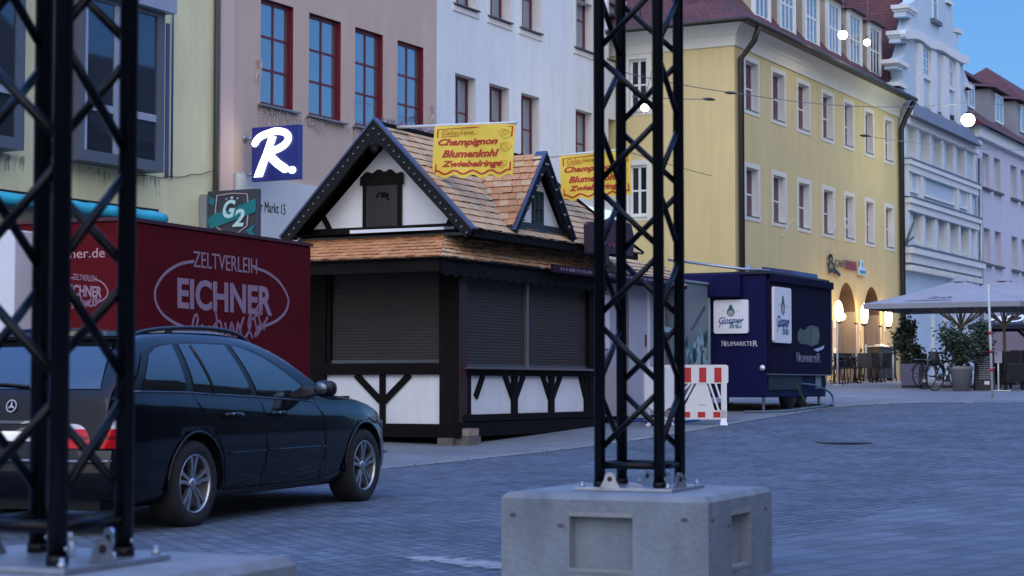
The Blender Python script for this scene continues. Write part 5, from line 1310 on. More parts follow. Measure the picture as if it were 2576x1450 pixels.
def side_logo(par, fn, M_, s=1.0, full=True):
    """oval, lettering and script; M_ maps picture pixels of the big logo to (u, v)"""
    ov1 = [(486, 658), (455, 664), (425, 680), (403, 703), (390, 732), (392, 762), (408, 790), (437, 812), (480, 830)]
    ov2 = [(640, 675), (668, 684), (698, 706), (718, 735), (725, 760), (717, 786), (697, 806), (672, 818), (645, 828)]
    for o in (ov1, ov2): mb = MB(); stroke(mb, smooth_pts([M_(*p) for p in o], 5), .035*s, fn, .004); mb.build('oval_line', pr, par)
    def tx(st_, x0, x1, y0a, y1a, y0b, y1b, nm='lettering', m=pr, **k):
        # y0/y1: top/bottom at the left end, then at the right end
        A, B, C, D = M_(x0, y1a), M_(x1, y1b), M_(x0, y0a), M_(x1, y0b)
        def f2(u, v, d):
            l = (A[0] + (B[0]-A[0])*u, A[1] + (B[1]-A[1])*u); t_ = (C[0] + (D[0]-C[0])*u, C[1] + (D[1]-C[1])*u)
            return fn(l[0] + (t_[0]-l[0])*v, l[1] + (t_[1]-l[1])*v, d)
        text(nm, st_, m, par, f2, 0, 1, 0, 1, .004, **k)
    tx('ZELTVERLEIH', 486, 646, 632, 672, 652, 690)
    tx('EICHNER', 446, 684, 698, 776, 722, 796, bold=.03)
    mb = MB()
    sc = [[(482, 862), (484, 815), (492, 792), (497, 806), (488, 840), (494, 862)], [(500, 845), (508, 818), (516, 850), (526, 822), (534, 856)], [(540, 780), (545, 812), (538, 860)], [(534, 826), (552, 808), (560, 845)], [(566, 815), (574, 858), (582, 812), (592, 850), (598, 812), (606, 852)],
          [(612, 800), (604, 830), (612, 852), (628, 828), (630, 790), (624, 820), (634, 850)], [(648, 770), (640, 800), (648, 840)], [(624, 812), (648, 790), (660, 776), (650, 800), (664, 828)], [(655, 812), (640, 846), (652, 834), (672, 800)]]
    for q in sc: stroke(mb, smooth_pts([M_(*p) for p in q], 4), .032*s, fn, .006)
    mb.build('script_lettering', pr2, par)
rfn = lambda u, v, d: (u, -.001-d, v)
Mb = lambda px, py: (RF.fy(px, py).x, RF.fy(px, py).z)
side_logo(rt, rfn, Mb)
# front face (towards the camera, left)
ffn = lambda u, v, d: (-Lr-.001-d, u, v)
Mf = lambda px, py: (RF.fx(px, py, -Lr).y, RF.fx(px, py, -Lr).z)
mb = MB(); mb.prism([(0.0, .34), (Wd, .34), (Wd, zt_-.14), (0, zt_-.14)], ffn, 0, .004); mb.build('front_panel', redb, rt)
ffn2 = lambda u, v, d: (-Lr-.006-d, u, v)
a, c = Mf(38, 655), Mf(265, 624)
text('lettering', 'www.eichner.de', mat('rose_lettering', (.45, .28, .30), .55, var=0), rt, ffn2, a[0], c[0], a[1], c[1], .004)
def Mf2(px, py):   # the big logo shrunk
    u = (px-390)/(725-390); v = (py-632)/(862-632)
    p0 = Mf(150, 690); p1 = Mf(272, 775); return (p0[0] + (p1[0]-p0[0])*u, p0[1] + (p1[1]-p0[1])*v)
side_logo(rt, ffn2, Mf2, .4)
mb = MB()
for k, px in enumerate((42, 52, 62)):
    u, v0 = Mf(px, 735); _, v1 = Mf(px, 690); w = .028
    mb.prism([(u-w, v0), (u-w, v0+(v1-v0)*.6), (u-w*.3, v0+(v1-v0)*.75), (u-w*.3, v1), (u+w*.3, v1), (u+w*.3, v0+(v1-v0)*.75), (u+w, v0+(v1-v0)*.6), (u+w, v0)], ffn2, 0, .003)
mb.build('bottle_pictures', mat('pale_bottle_print', (.35, .38, .42), .5, var=.2), rt)
mb = MB()
for x in (-Lr+.5, -.5): mb.box(x, x+.1, .3, .4, 0, .28)
mb.build('corner_jack', dark_metal, rt)
for x in (-2.4, -1.6):
    mb = MB(); mb.lathe([(0, .02), (.27, .02), (.3, .06), (.3, .2), (0, .2)], seg=24, axis='y', c=(x, 0, .30)); mb.build('wheel', dark_metal, rt)
# white panel van-like board at the far left
wp_ = P(-60, 900, 20.5); WF = Frame(wp_.x, wp_.y, G(wp_.x, wp_.y), ang)
wt = thingF('white_trailer', 'white box trailer end showing at the left edge beside the red trailer', 'trailer', WF)
a = WF.fx(36, 700, 0); 
mb = MB(); mb.box(0, 2.4, a.y, 2.2, .3, WF.fx(20, 578, 0).z); mb.build('body', mat('white_panel', (.62, .62, .66), .5, var=.04), wt, bevel=.02)
mb = MB(); mb.box(.4, .5, a.y+.2, a.y+.3, 0, .3); mb.box(1.9, 2, a.y+.2, a.y+.3, 0, .3); mb.build('corner_jack', dark_metal, wt)

# ================================================================ blue beer trailer
BQ = P(1929, 1037, 35.0); BF = Frame(BQ.x, BQ.y, G(BQ.x, BQ.y), TH)
blue = mat('navy_trailer_paint', (.006, .006, .055), .6, var=.14, vs=1.2, spec=.15); blued = mat('dark_flap_paint', (.008, .005, .026), .7, var=.3, vs=1.0, spec=.08)
bt = thingF('beer_trailer', 'navy blue beer trailer with white brewery signs near the ochre house', 'trailer', BF)
Lb, Wb = BF.fy(2080, 800).x, 2.35
zt_ = BF.fx(1925, 689).z; zb_ = BF.fx(1850, 1000).z
mb = MB(); mb.box(.0, Lb-.1, .0, Wb, zb_, zt_); mb.build('body', blue, bt, bevel=.02)
mb = MB(); mb.box(-.04, Lb, -.06, Wb+.03, zt_+.001, zt_+.05); mb.build('roof_edge', mat('dark_blue_edge', (.01, .01, .03), .5, var=.1), bt)
Bm = lambda px, py: (BF.fy(px, py, -.08).x, BF.fy(px, py, -.08).z)
z0f = Bm(1950, 1000-60)[1]
zf0 = BF.fy(2000, 941, -.08).z
mb = MB(); mb.box(.02, Lb, -.08, -.001, zf0, zt_-.10); fl = mb.build('flap', blued, bt, bevel=.008)
mb = MB(); mb.box(.0, Lb+.04, -.14, -.08, zt_-.14, zt_+.0); mb.build('awning_rail', blued, bt)
mb = MB(); mb.box(Lb, Lb+.03, -.10, -.0, zf0, zt_-.12); mb.box(.02, Lb, -.09, -.0, zf0-.025, zf0-.001); mb.build('metal_edge', mat('thin_steel_edge', (.12, .12, .14), .4, .6, var=0), fl)
mb = MB(); mb.box(.1, Lb-.1, .02, Wb-.05, .42, zb_-.001); mb.build('chassis', mat('dark_blue_chassis', (.015, .02, .035), .6, var=.3, vs=3), bt)
lt = mat('white_light_box', (.82, .80, .82), .4, var=.02)
navyp = mat('navy_print', (.03, .06, .22), .5, var=0); greenp = mat('green_print', (.02, .12, .10), .5, var=0); greyp = mat('grey_print', (.45, .45, .47), .5, var=0)
def beer_sign(par, fn, u0, u1, v0, v1):
    W_, H_ = u1-u0, v1-v0; f = lambda u, v, d: fn(u0+u*W_, v0+v*H_, d)
    mb = MB(); r_ = .06; cs = []
    for cx, cy, a0 in ((1-r_, 1-r_*1.0, 0), (r_, 1-r_, 90), (r_, r_, 180), (1-r_, r_, 270)):
        cs += [(cx + r_*math.cos(R(a0+k*22.5)), cy + r_*math.sin(R(a0+k*22.5))) for k in range(5)]
    mb.prism(cs, f, 0, .05); s = mb.build('light_box_sign', lt, par)
    g = lambda u, v, d: f(u, v, d+.051)
    text('lettering', 'Glossner', navyp, s, g, .15, .87, .29, .49, .004, shear=.35, bold=.015)
    text('lettering', 'Bräu', mat('blue_green_print', (.04, .15, .22), .5, var=0), s, g, .46, .82, .15, .30, .004, shear=.2, bold=.02)
    mb = MB(); stroke(mb, [(.20, .31), (.18, .22), (.16, .19)], .02, g, .004); stroke(mb, [(.24, .285), (.84, .375)], .022, g, .004); mb.build('flourish', navyp, s)
    mb = MB(); mb.prism([(.5 + .115*math.cos(k*math.pi/8), .63 + .13*math.sin(k*math.pi/8)) for k in range(16)], g, 0, .002, 0); mb.prism([(.5 + .085*math.cos(k*math.pi/8), .61 + .085*math.sin(k*math.pi/8)) for k in range(16)], g, 0, .004, 1)
    mb.prism([(.43, .74), (.57, .74), (.53, .84), (.5, .86), (.47, .84)], g, 0, .004, 0); mb.build('monk_emblem', [greenp, mat('pale_oval_print', (.4, .36, .33), .5, var=.1)], s)
    mb = MB(); stroke(mb, smooth_pts([(.24, .66), (.30, .70), (.34, .65)], 3), .012, g, .003); stroke(mb, smooth_pts([(.66, .66), (.72, .68), (.80, .65)], 3), .012, g, .003); mb.build('year_print', greyp, s)
    return s
bfn = lambda u, v, d: (-.001-d, u, v); rfn = lambda u, v, d: (u, -.081-d, v)
Bl = lambda px, py: (BF.fx(px, py, 0).y, BF.fx(px, py, 0).z)
a, c = Bl(1798, 840), Bl(1884, 754); beer_sign(bt, bfn, a[0], c[0], a[1], c[1])
a, c = Bm(1942, 868), Bm(1984, 723)
zc0 = (Bm(1963, 866)[1]); beer_sign(bt, rfn, a[0], c[0], Bm(1942, 862)[1], Bm(1942, 721)[1])
wlet = mat('silver_lettering', (.62, .60, .60), .5, var=0)
a, c = Bl(1824, 871), Bl(1903, 860); text('lettering', 'EUMARKTE', wlet, bt, bfn, a[0], Bl(1893, 870)[0], a[1], Bl(1824, 860)[1], .006)
text('lettering', 'N', wlet, bt, bfn, Bl(1816, 871)[0], Bl(1824, 871)[0], Bl(1820, 871)[1], Bl(1820, 857)[1], .006); text('lettering', 'R', wlet, bt, bfn, Bl(1895, 871)[0], Bl(1906, 871)[0], Bl(1900, 872)[1], Bl(1900, 857)[1], .006)
dl = mat('dim_lettering', (.22, .23, .32), .5, var=.2, vs=8)
v0, v1, v2 = Bm(2006, 911)[1], Bm(2006, 894)[1], Bm(2006, 887)[1]
text('lettering', 'EUMARKTE', dl, fl, rfn, Bm(2012, 900)[0], Bm(2054, 900)[0], v0, v1, .006); text('lettering', 'N', dl, fl, rfn, Bm(2004, 900)[0], Bm(2011, 900)[0], v0, v2, .006); text('lettering', 'R', dl, fl, rfn, Bm(2055, 900)[0], Bm(2063, 900)[0], v0, v2, .006)
# roast-like picture with a highlight on the flap
mb = MB(); E = [(2007, 858), (2006, 838), (2013, 826), (2024, 832), (2032, 822), (2044, 818), (2058, 824), (2062, 845), (2058, 866), (2040, 872), (2028, 866), (2015, 866)]
mb.prism([Bm(*p) for p in E], rfn, 0, .003, 0); mb.prism([Bm(*p) for p in ((2042, 826), (2056, 828), (2058, 860), (2044, 866))], rfn, 0, .005, 1); mb.prism([Bm(*p) for p in ((2046, 880), (2066, 873), (2073, 869), (2071, 878), (2056, 885))], rfn, 0, .004, 2)
mb.build('food_picture', [mat('olive_print', (.06, .055, .045), .4, var=.5, vs=6), mat('olive_print2', (.09, .10, .06), .4, var=.4, vs=6), mat('white_blue_print', (.45, .48, .65), .4, var=.1)], fl)
# upper hatch cover on the left face, lamp, jacks, wheel, rails, roof box
a, c = Bl(1700, 752), Bl(1868, 700)
mb = MB(); mb.box(-.16, -.001, c[0], Wb, a[1], zt_+.02); mb.build('upper_box', blue, bt, bevel=.02)
mb = MB(); q = Bl(1919, 926); mb.lathe([(0, 0), (.05, .01), (.055, .03), (0, .06)], seg=14, axis='x'); mb.v = [(-v[0]-.0, v[1]+q[0], v[2]+q[1]) for v in mb.v]; mb.build('marker_lamp', mat('white_lens', (.8, .8, .8), .2, var=0), bt)
for (x, y) in ((.15, .12), (Lb-.25, .1), (.2, Wb-.3), (Lb-.3, Wb-.3)):
    g2 = G(*BF.w(x, y).xy) - BF.o.z; mb = MB(); mb.tube([(x, y, g2+.02), (x, y, .62)], .03, seg=8); mb.box(x-.09, x+.09, y-.09, y+.09, g2, g2+.02); mb.build('corner_jack', steel, bt)
for x in (1.55, 2.15):
    mb = MB(); mb.lathe([(0, .02), (.2, .02), (.21, .03), (.28, .03), (.31, .07), (.31, .2), (0, .2)], seg=28, axis='y', c=(x, .02, .31+G(*BF.w(x, .1).xy)-BF.o.z)); w_ = mb.build('wheel', dark_metal, bt)
mb = MB(); mb.box(.12, .75, -.02, .01, .62, .80); mb.build('number_board', mat('pale_board', (.35, .40, .42), .5, var=.1), bt)
mb = MB(); mb.box(Lb-.75, Lb-.45, -.02, .01, .45, .95); mb.build('service_box', mat('grey_green_box', (.2, .24, .24), .5, var=.1), bt)
mb = MB(); mb.box(.1, 1.9, -.03, .0, .43, .8); mb.build('side_skirt', mat('dark_blue_chassis', (.015, .02, .035)), bt)
q = BF.fy(1965, 690, .8); q2 = BF.fy(2027, 690, .8)
mb = MB(); mb.hexa([(q.x, .5, zt_+.05), (q2.x, .5, zt_+.05), (q2.x, 1.3, zt_+.05), (q.x, 1.3, zt_+.05), (q.x, .55, zt_+.24), (q2.x, .55, zt_+.24), (q2.x, 1.2, zt_+.34), (q.x, 1.2, zt_+.34)]); mb.build('roof_vent', mat('blue_vent', (.03, .035, .14), .4, var=.1), bt)
mb = MB(); mb.tube([(-.1, Wb-.4, zt_+.32), (-.05, Wb*.2, zt_+.1), (.5, .1, zt_+.08)], .025, seg=8); mb.tube([(.3, .5, zt_+.05), (.5, .5, zt_+.16), (.7, .6, zt_+.05)], .04, seg=8); mb.build('roof_rail', steel, bt)
hose = thing('water_hose', 'grey-blue hose and cables lying coiled beneath the blue trailer', 'hose', BF.o, BF.rz)
mb = MB(); gg = lambda x, y: G(*BF.w(x, y).xy) - BF.o.z
pts = [(1.9, -.0, .55), (2.6, -.1, .5), (3.3, -.15, .35), (3.25, -.2, gg(3.2, -.2)+.05), (2.4, -.3, gg(2.4, -.3)+.03), (1.2, -.35, gg(1.2, -.35)+.03), (.2, -.3, gg(.2, -.3)+.03), (-.4, .3, gg(-.4, .3)+.03)]
mb.tube(smooth_pts(pts, 6), .02, seg=8); mb.build('hose', mat('blue_grey_hose', (.08, .13, .18), .5, var=.2), hose)
mb = MB(); mb.tube(smooth_pts([(1.4, -.1, .5), (1.6, -.3, gg(1.6, -.3)+.03), (2.2, -.5, gg(2, -.5)+.02), (2.9, -.3, gg(2.9, -.3)+.02), (3.0, .4, gg(3, .4)+.02)], 6), .02, seg=6); mb.build('cable', mat('dark_green_cable', (.03, .06, .02), .5, var=.2), hose)

# ================================================================ red and white barrier
bq = P(1752, 1067, 31.3); BA = Frame(bq.x, bq.y, G(bq.x, bq.y), 94)
BA = Frame(bq.x, bq.y, G(bq.x, bq.y), 92)
ba = thing('road_barrier', 'white plastic road barrier with red blocks standing in front of the blue trailer', 'barrier', BA.o, R(-2))
wpl = mat('white_plastic', (.72, .70, .71), .45, var=.04); redk = mat('red_reflector', (.45, .01, .015), .4, var=.05)
s_ = 31.3/4700; X_ = lambda px: (px-1752)*s_; Z_ = lambda py: (1067-py)*s_
f = lambda u, v, d: (u, -d, v)
mb = MB()
def rrect(x0, x1, z0, z1, r):
    o = []
    for cx, cz, a0 in ((x1-r, z1-r, 0), (x0+r, z1-r, 90), (x0+r, z0+r, 180), (x1-r, z0+r, 270)): o += [(cx + r*math.cos(R(a0+k*30)), cz + r*math.sin(R(a0+k*30))) for k in range(4)]
    return o
mb.prism(rrect(X_(1664), X_(1832), Z_(963), Z_(916), .04), f, -.02, .03); mb.build('top_board', wpl, ba)
mb = MB(); mb.prism(rrect(X_(1672), X_(1826), Z_(1053), Z_(1030), .02), f, -.02, .03); mb.build('bottom_board', wpl, ba)
for x0, x1, z0, z1 in ((1718, 1739, 960, 923), (1759, 1777, 960, 923), (1797, 1815, 960, 923), (1678, 1697, 960, 923), (1720, 1736, 1048, 1034), (1755, 1774, 1048, 1034), (1794, 1812, 1048, 1034), (1682, 1698, 1048, 1034)):
    mb = MB(); mb.prism([(X_(x0), Z_(z0)), (X_(x1), Z_(z0)), (X_(x1), Z_(z1)), (X_(x0), Z_(z1))], f, .03, .034); mb.build('red_block', redk, ba)
mb = MB(); mb.prism([(X_(1716), Z_(1031)), (X_(1798), Z_(1031)), (X_(1778), Z_(963)), (X_(1753), Z_(963))], f, -.012, .02); mb.build('centre_panel', wpl, ba)
text('lettering', 'TOENSE', greyp, ba, lambda u, v, d: f(u, v, d+.021), X_(1755), X_(1776), Z_(1019), Z_(1015), .003)
for a, c in (((1744, 963), (1708, 1031)), ((1785, 963), (1808, 1031)), ((1736, 963), (1700, 1000)), ((1800, 963), (1812, 1000))):
    mb = MB(); mb.bar(f(X_(a[0]), Z_(a[1]), 0), f(X_(c[0]), Z_(c[1]), 0), .065, .03); mb.build('strut', wpl, ba)
for x in (1814, 1668):
    mb = MB(); mb.box(X_(x), X_(x+14), -.03, .03, Z_(1053), Z_(963)); mb.build('side_post', wpl, ba)
    mb = MB(); mb.hexa([(X_(x-5), -.2, 0), (X_(x+14), -.2, 0), (X_(x+14), .2, 0), (X_(x-5), .2, 0), (X_(x), -.04, Z_(1050)), (X_(x+12), -.04, Z_(1050)), (X_(x+12), .04, Z_(1050)), (X_(x), .04, Z_(1050))]); mb.build('foot', wpl, ba)
# angled white road board at left, partly behind the truss
BB = P(1662, 1072, 31.0); bb2 = thing('folded_barrier', 'white plastic barrier end leaning beside the first barrier behind the truss', 'barrier', (BB.x, BB.y, G(BB.x, BB.y)), R(35))
mb = MB(); mb.prism(rrect(-.35, .30, .30, .98, .12), f, -.02, .02); mb.build('panel', wpl, bb2)
mb = MB(); mb.bar((-.3, 0, 0), (.25, 0, .4), .05, .04); mb.bar((-.3, .0, .35), (.3, 0, .0), .05, .04); mb.build('leg', wpl, bb2)
# rubbish bags and blue hose at the stall foot
hz = thing('supply_hose', 'bright blue hose crossing the pavement between the stall and the barrier', 'hose', (0, 0, 0))
pts = [GP(1525, 1060), GP(1560, 1067), GP(1610, 1063), GP(1650, 1070), GP(1700, 1068), GP(1760, 1060)]
mb = MB(); mb.tube([p + Vector((0, 0, .03)) for p in smooth_pts(pts, 5)], .022, seg=6); mb.build('hose', mat('blue_hose', (.01, .07, .30), .4, var=.05), hz)
# ================================================================ dark estate car
CAR_A = math.degrees(math.atan2(1.06, 2.6))
ca, sa_ = math.sin(R(CAR_A)), math.cos(R(CAR_A))
# right rear wheel face centre and right front wheel face centre, from the picture
wr = P(495, 1222, 14.1); wf = P(916.6, 1175, 16.72)
fw = (wf-wr); fw.z = 0; fw.normalize(); side = Vector((fw.y, -fw.x, 0))       # side = to the car's right
WB, RO, HW = 2.854, 1.13, .905
org = Vector((wr.x, wr.y, 0)) - side*HW*.985 - fw*RO
gr_ = G(wr.x, wr.y)-.0; gf_ = G(wf.x, wf.y)
org.z = gr_ - (gf_-gr_)/WB*RO
car = thing('estate_car', 'dark blue-black estate car parked in front of the red trailer', 'car', org, math.atan2(fw.y, fw.x))
car.rotation_euler = (0, -math.atan2(gf_-gr_, WB), math.atan2(fw.y, fw.x))
# local: x forward, y left (right side is -y), z up
paint = mat('dark_car_paint', (.002, .0025, .004), .25, 0, 0, coat=1.0, spec=.05)
cglass = mat('car_glass', (.006, .009, .010), .015, 0, 0, spec=.8, ior=1.8, coat=.0)
rubber = mat('tyre_rubber', (.012, .012, .013), .85, var=.2, vs=10); blacktrim = mat('black_trim', (.006, .006, .007), .5, var=0)
alloy = mat('alloy_rim', (.48, .49, .52), .3, .9, var=.05); chrome = mat('chrome', (.6, .6, .62), .12, 1, 0)
def lerp_t(tab, x):
    if x <= tab[0][0]: return tab[0][1]
    for (a, va), (b, vb) in zip(tab, tab[1:]):
        if x <= b:
            t = (x-a)/(b-a); t = t*t*(3-2*t) if False else t
            return va + (vb-va)*t
    return tab[-1][1]
TOP = [(0, .60), (.04, .70), (.10, .98), (.16, 1.06), (.30, 1.20), (.50, 1.37), (.62, 1.435), (.80, 1.462), (1.2, 1.485), (1.7, 1.495), (2.0, 1.488), (2.3, 1.452), (2.52, 1.395), (2.8, 1.29), (3.05, 1.165), (3.27, 1.05), (3.45, .985), (3.7, .958), (4.0, .925), (4.3, .868), (4.5, .805), (4.68, .72), (4.78, .63), (4.84, .52)]
WID = [(0, .70), (.03, .76), (.08, .82), (.2, .865), (.5, .895), (1.0, .905), (2.5, .905), (3.6, .90), (4.1, .89), (4.4, .86), (4.6, .80), (4.72, .72), (4.8, .62), (4.84, .50)]
BOT = [(0, .36), (.1, .27), (.4, .22), (1, .19), (3.9, .18), (4.3, .2), (4.7, .22), (4.84, .28)]
BELT = [(0, 1.02), (1.0, 1.0), (2.0, .955), (2.95, .905), (3.5, .89), (4.0, .865), (4.84, .6)]
def sideq(x, z):
    """half width of the car at station x, height z"""
    w = lerp_t(WID, x); b = lerp_t(BELT, x)
    if z < .30: return w*(.90 + .10*max(0, (z-.18))/.12*1.0)*.975
    if z < .62: return w*(.975 + .025*(z-.30)/.32)
    if z < b-.10: return w*(1.0 - .018*(z-.62)/max(.05, b-.72))
    if z < b: return w*(.982 - .055*(z-(b-.10))/.10)
    t = min(1, (z-b)/.52)
    return w*(.927 - .26*t**1.6)
ST = [0, .015, .04, .07, .10, .13, .16, .22, .30, .40, .50, .58, .66, .8, 1.0, 1.25, 1.5, 1.75, 2.0, 2.25, 2.5, 2.65, 2.8, 2.95, 3.1, 3.25, 3.4, 3.5, 3.6, 3.72, 3.85, 4.0, 4.15, 4.3, 4.42, 4.52, 4.62, 4.70, 4.77, 4.82, 4.84]
def section(x):
    top, bot, b = lerp_t(TOP, x), lerp_t(BOT, x), lerp_t(BELT, x)
    hs = [bot, bot+.07, .42, .62, .76, b-.10, b-.03, b+.02, b+.14, b+.28, b+.40]
    lim = top - .045
    pts = [(0, bot), (lerp_t(WID, x)*.8, bot)]
    hs2 = []
    for i, h in enumerate(hs): hs2.append(min(max(h, bot + .012*i), lim + .0012*i))
    for i, h in enumerate(hs2): pts.append((sideq(x, min(h, lim)), h))
    qe = sideq(x, lim)
    pts += [(qe*.97, lim+.026), (qe*.90, top-.008), (qe*.72, top+.006), (qe*.38, top+.014), (0, top+.017)]
    return pts
mb = MB(); rows_ = []
for x in ST:
    s_ = section(x); ring = [(x, -q, h) for q, h in s_] + [(x, q, h) for q, h in reversed(s_[1:-1])]
    n = len(mb.v); mb.v += ring; rows_.append((n, len(ring)))
for (a, k), (b, _) in zip(rows_, rows_[1:]):
    for i in range(k): mb.f.append((a+i, b+i, b+(i+1) % k, a+(i+1) % k)); mb.m.append(0); mb.sm.add(len(mb.f)-1)
for a, k in (rows_[0], rows_[-1]): mb.f.append(tuple(a+i for i in range(k))); mb.m.append(0)
me = mb.mesh('body', paint)
body = bpy.data.objects.new('body', me); COL.objects.link(body)
sub = body.modifiers.new('s', 'SUBSURF'); sub.levels = 1; sub.render_levels = 1
XR, XF = RO, RO + WB; WRAD = .325
cutters = []
for x in (XR, XF):
    for s in (-1, 1):
        c = MB(); c.tube([(x, s*.60, WRAD+.012), (x, s*1.2, WRAD+.012)], .375, seg=48)
        co = bpy.data.objects.new('cut', c.mesh('cut', blacktrim)); COL.objects.link(co); cutters.append(co)
        m_ = body.modifiers.new('b', 'BOOLEAN'); m_.object = co; m_.operation = 'DIFFERENCE'; m_.solver = 'EXACT'
bpy.context.view_layer.update()
dg = bpy.context.evaluated_depsgraph_get()
me2 = bpy.data.meshes.new_from_object(body.evaluated_get(dg)); me2.name = 'body'
for c in cutters: bpy.data.objects.remove(c)
bpy.data.objects.remove(body)
body = bpy.data.objects.new('body', me2); COL.objects.link(body); body.parent = car
me2.polygons.foreach_set('use_smooth', [True]*len(me2.polygons))
if blacktrim.name not in [m.name for m in me2.materials if m]: me2.materials.append(blacktrim)
bi = [m.name if m else '' for m in me2.materials].index(blacktrim.name)
for p in me2.polygons:       # wheel well surfaces dark and flat
    c = p.center
    if abs(c.y) < .97:
        for x in (XR, XF):
            r_ = math.hypot(c.x-x, c.z-WRAD-.012)
            if r_ < .377 and abs(c.y) > .59 and (r_ > .370 or abs(abs(c.y)-.60) < .01): p.material_index = bi; p.use_smooth = False
RS = -1      # the right side, facing the camera
def flank(x, z, out=.004, s=RS): return (x, s*(sideq(x, z)+out), z)
def patch(name, m, par, outline_lo, outline_hi, n=14, rows=5, out=.006, s=RS, back=.0):
    """a pane laid on the flank between two polylines (x, z)"""
    mb = MB()
    lo, hi = outline_lo, outline_hi
    def at(pl, t):
        d = [0]
        for a, b in zip(pl, pl[1:]): d.append(d[-1] + math.hypot(b[0]-a[0], b[1]-a[1]))
        L_ = t*d[-1]
        for i in range(len(pl)-1):
            if L_ <= d[i+1]+1e-9:
                f_ = (L_-d[i])/(d[i+1]-d[i]+1e-9); return (pl[i][0] + (pl[i+1][0]-pl[i][0])*f_, pl[i][1] + (pl[i+1][1]-pl[i][1])*f_)
        return pl[-1]
    def fn(u, v):
        a, b = at(lo, u), at(hi, u); x, z = a[0] + (b[0]-a[0])*v, a[1] + (b[1]-a[1])*v; return flank(x, z, out, s)
    mb.grid(fn, n, rows); return mb.build(name, m, par, fixn=False)
def line(name, pts, w, m, par, out=.006, s=RS, th=.006):
    q = []
    for (xa, za_), (xb, zb_) in zip(pts, pts[1:]): q += [(xa+(xb-xa)*k/6, za_+(zb_-za_)*k/6) for k in range(6)]
    q.append(pts[-1]); mb = MB(); P_ = [Vector(flank(x, z, out, s)) for x, z in q]; mb.tube(P_, w/2, seg=6); return mb.build(name, m, par)
bz = lambda x: lerp_t(BELT, x) + .025
def toph(x): return min(lerp_t(TOP, x)-.105, 1.385)
for s in (-1, 1):
    # dark glasshouse surround then three panes
    patch('window_surround', blacktrim, car, [(x, bz(x)-.01) for x in (.36, 1.0, 1.8, 2.5, 3.12)], [(.60, 1.30), (.8, 1.365), (1.3, 1.395), (1.95, 1.388), (2.3, 1.345), (2.6, 1.24), (2.88, 1.10), (3.12, .955)], 30, 6, .004, s)
    for lo, hi in (([(.46, bz(.5)), (1.06, bz(1.06))], [(.68, 1.29), (.8, 1.34), (.95, 1.365), (1.06, 1.373)]),
                   ([(1.18, bz(1.2)), (2.04, bz(2.0))], [(1.16, 1.378), (1.5, 1.382), (1.87, 1.376)]),
                   ([(2.14, bz(2.1)), (3.02, bz(3.0))], [(1.97, 1.372), (2.15, 1.352), (2.4, 1.282), (2.65, 1.175), (2.95, 1.015)])):
        p = patch('side_window', cglass, car, lo, hi, 14, 6, .010, s)
    line('window_divider', [(1.46, bz(1.5)), (1.33, 1.37)], .022, blacktrim, car, .012, s)
    line('chrome_strip', [(x, bz(x)-.012) for x in (.38, 1, 1.5, 2, 2.5, 3.08)], .014, mat('dull_chrome', (.2, .2, .22), .25, .9, 0), car, .006, s)
    # door gaps
    gap = mat('door_gap', (.001, .001, .001), .9, var=0)
    line('door_gap', [(2.16, bz(2.2)-.02), (2.18, .8), (2.19, .5), (2.19, .24)], .007, gap, car, .0015, s)
    line('door_gap', [(3.10, bz(3.1)-.03), (3.18, .8), (3.22, .5), (3.20, .24)], .007, gap, car, .0015, s)
    line('door_gap', [(1.13, bz(1.2)-.02), (1.25, .86), (1.42, .70), (1.54, .5), (1.58, .26)], .007, gap, car, .0015, s)
    line('door_gap', [(1.6, .245), (2.5, .24), (3.2, .24)], .007, gap, car, .0015, s)
    # rubbing strip and sill crease
    line('rub_strip', [(1.60, .535), (2.16, .535)], .014, paint, car, .004, s); line('rub_strip', [(2.22, .535), (3.20, .53)], .014, paint, car, .004, s)
    for x in (1.66, 2.40):
        # pull handle and recess
        z = .83 if x < 2.2 else .825
        mb = MB(); a = Vector(flank(x-.11, z, .028, s)); b = Vector(flank(x+.11, z-.005, .028, s)); m0 = Vector(flank(x, z+.004, .045, s))
        mb.tube(smooth_pts([flank(x-.12, z, .0, s), a, m0, b, flank(x+.12, z-.005, 0, s)], 5), .016, seg=8); h_ = mb.build('door_handle', paint, car)
        mb = MB(); mb.tube([Vector(flank(x-.08, z+.008, .048, s)), Vector(flank(x+.08, z+.004, .048, s))], .006, seg=6); mb.build('handle_strip', chrome, h_)
    # mirror
    mb = MB(); yb = s*(sideq(3.08, 1.0)); 
    mb.lathe([(0, -.09), (.05, -.085), (.068, -.06), (.074, 0), (.066, .05), (.042, .08), (0, .09)], seg=16, axis='y')
    mb.v = [(v[0]*.7 + 2.93, v[1]*1.15 + s*1.03, v[2]*.95 + 1.02) for v in mb.v]; mi = mb.build('mirror', mat('black_mirror_shell', (.006, .007, .01), .4, var=0, spec=.3), car)
    mb = MB(); mb.lathe([(0, 0), (.056, .0), (.052, .006), (0, .006)], seg=16, axis='x'); mb.v = [(2.848-v[0], v[1]*1.25+s*1.03, v[2]*.95+1.02) for v in mb.v]; mb.build('mirror_glass', bay_glass, mi)
    mb = MB(); mb.hexa([(2.88, s*.80, .94), (3.04, s*.80, .935), (3.0, s*.99, .98), (2.88, s*.99, .98), (2.9, s*.80, 1.04), (2.96, s*.80, 1.04), (2.96, s*.99, 1.03), (2.9, s*.99, 1.03)]); mb.build('mirror_arm', blacktrim, mi)
    # roof rail
    rp_ = [(.62, s*.60, 1.40), (.78, s*.60, 1.455), (1.1, s*.605, 1.492), (1.55, s*.605, 1.508), (2.0, s*.60, 1.498), (2.25, s*.59, 1.465), (2.42, s*.585, 1.41)]
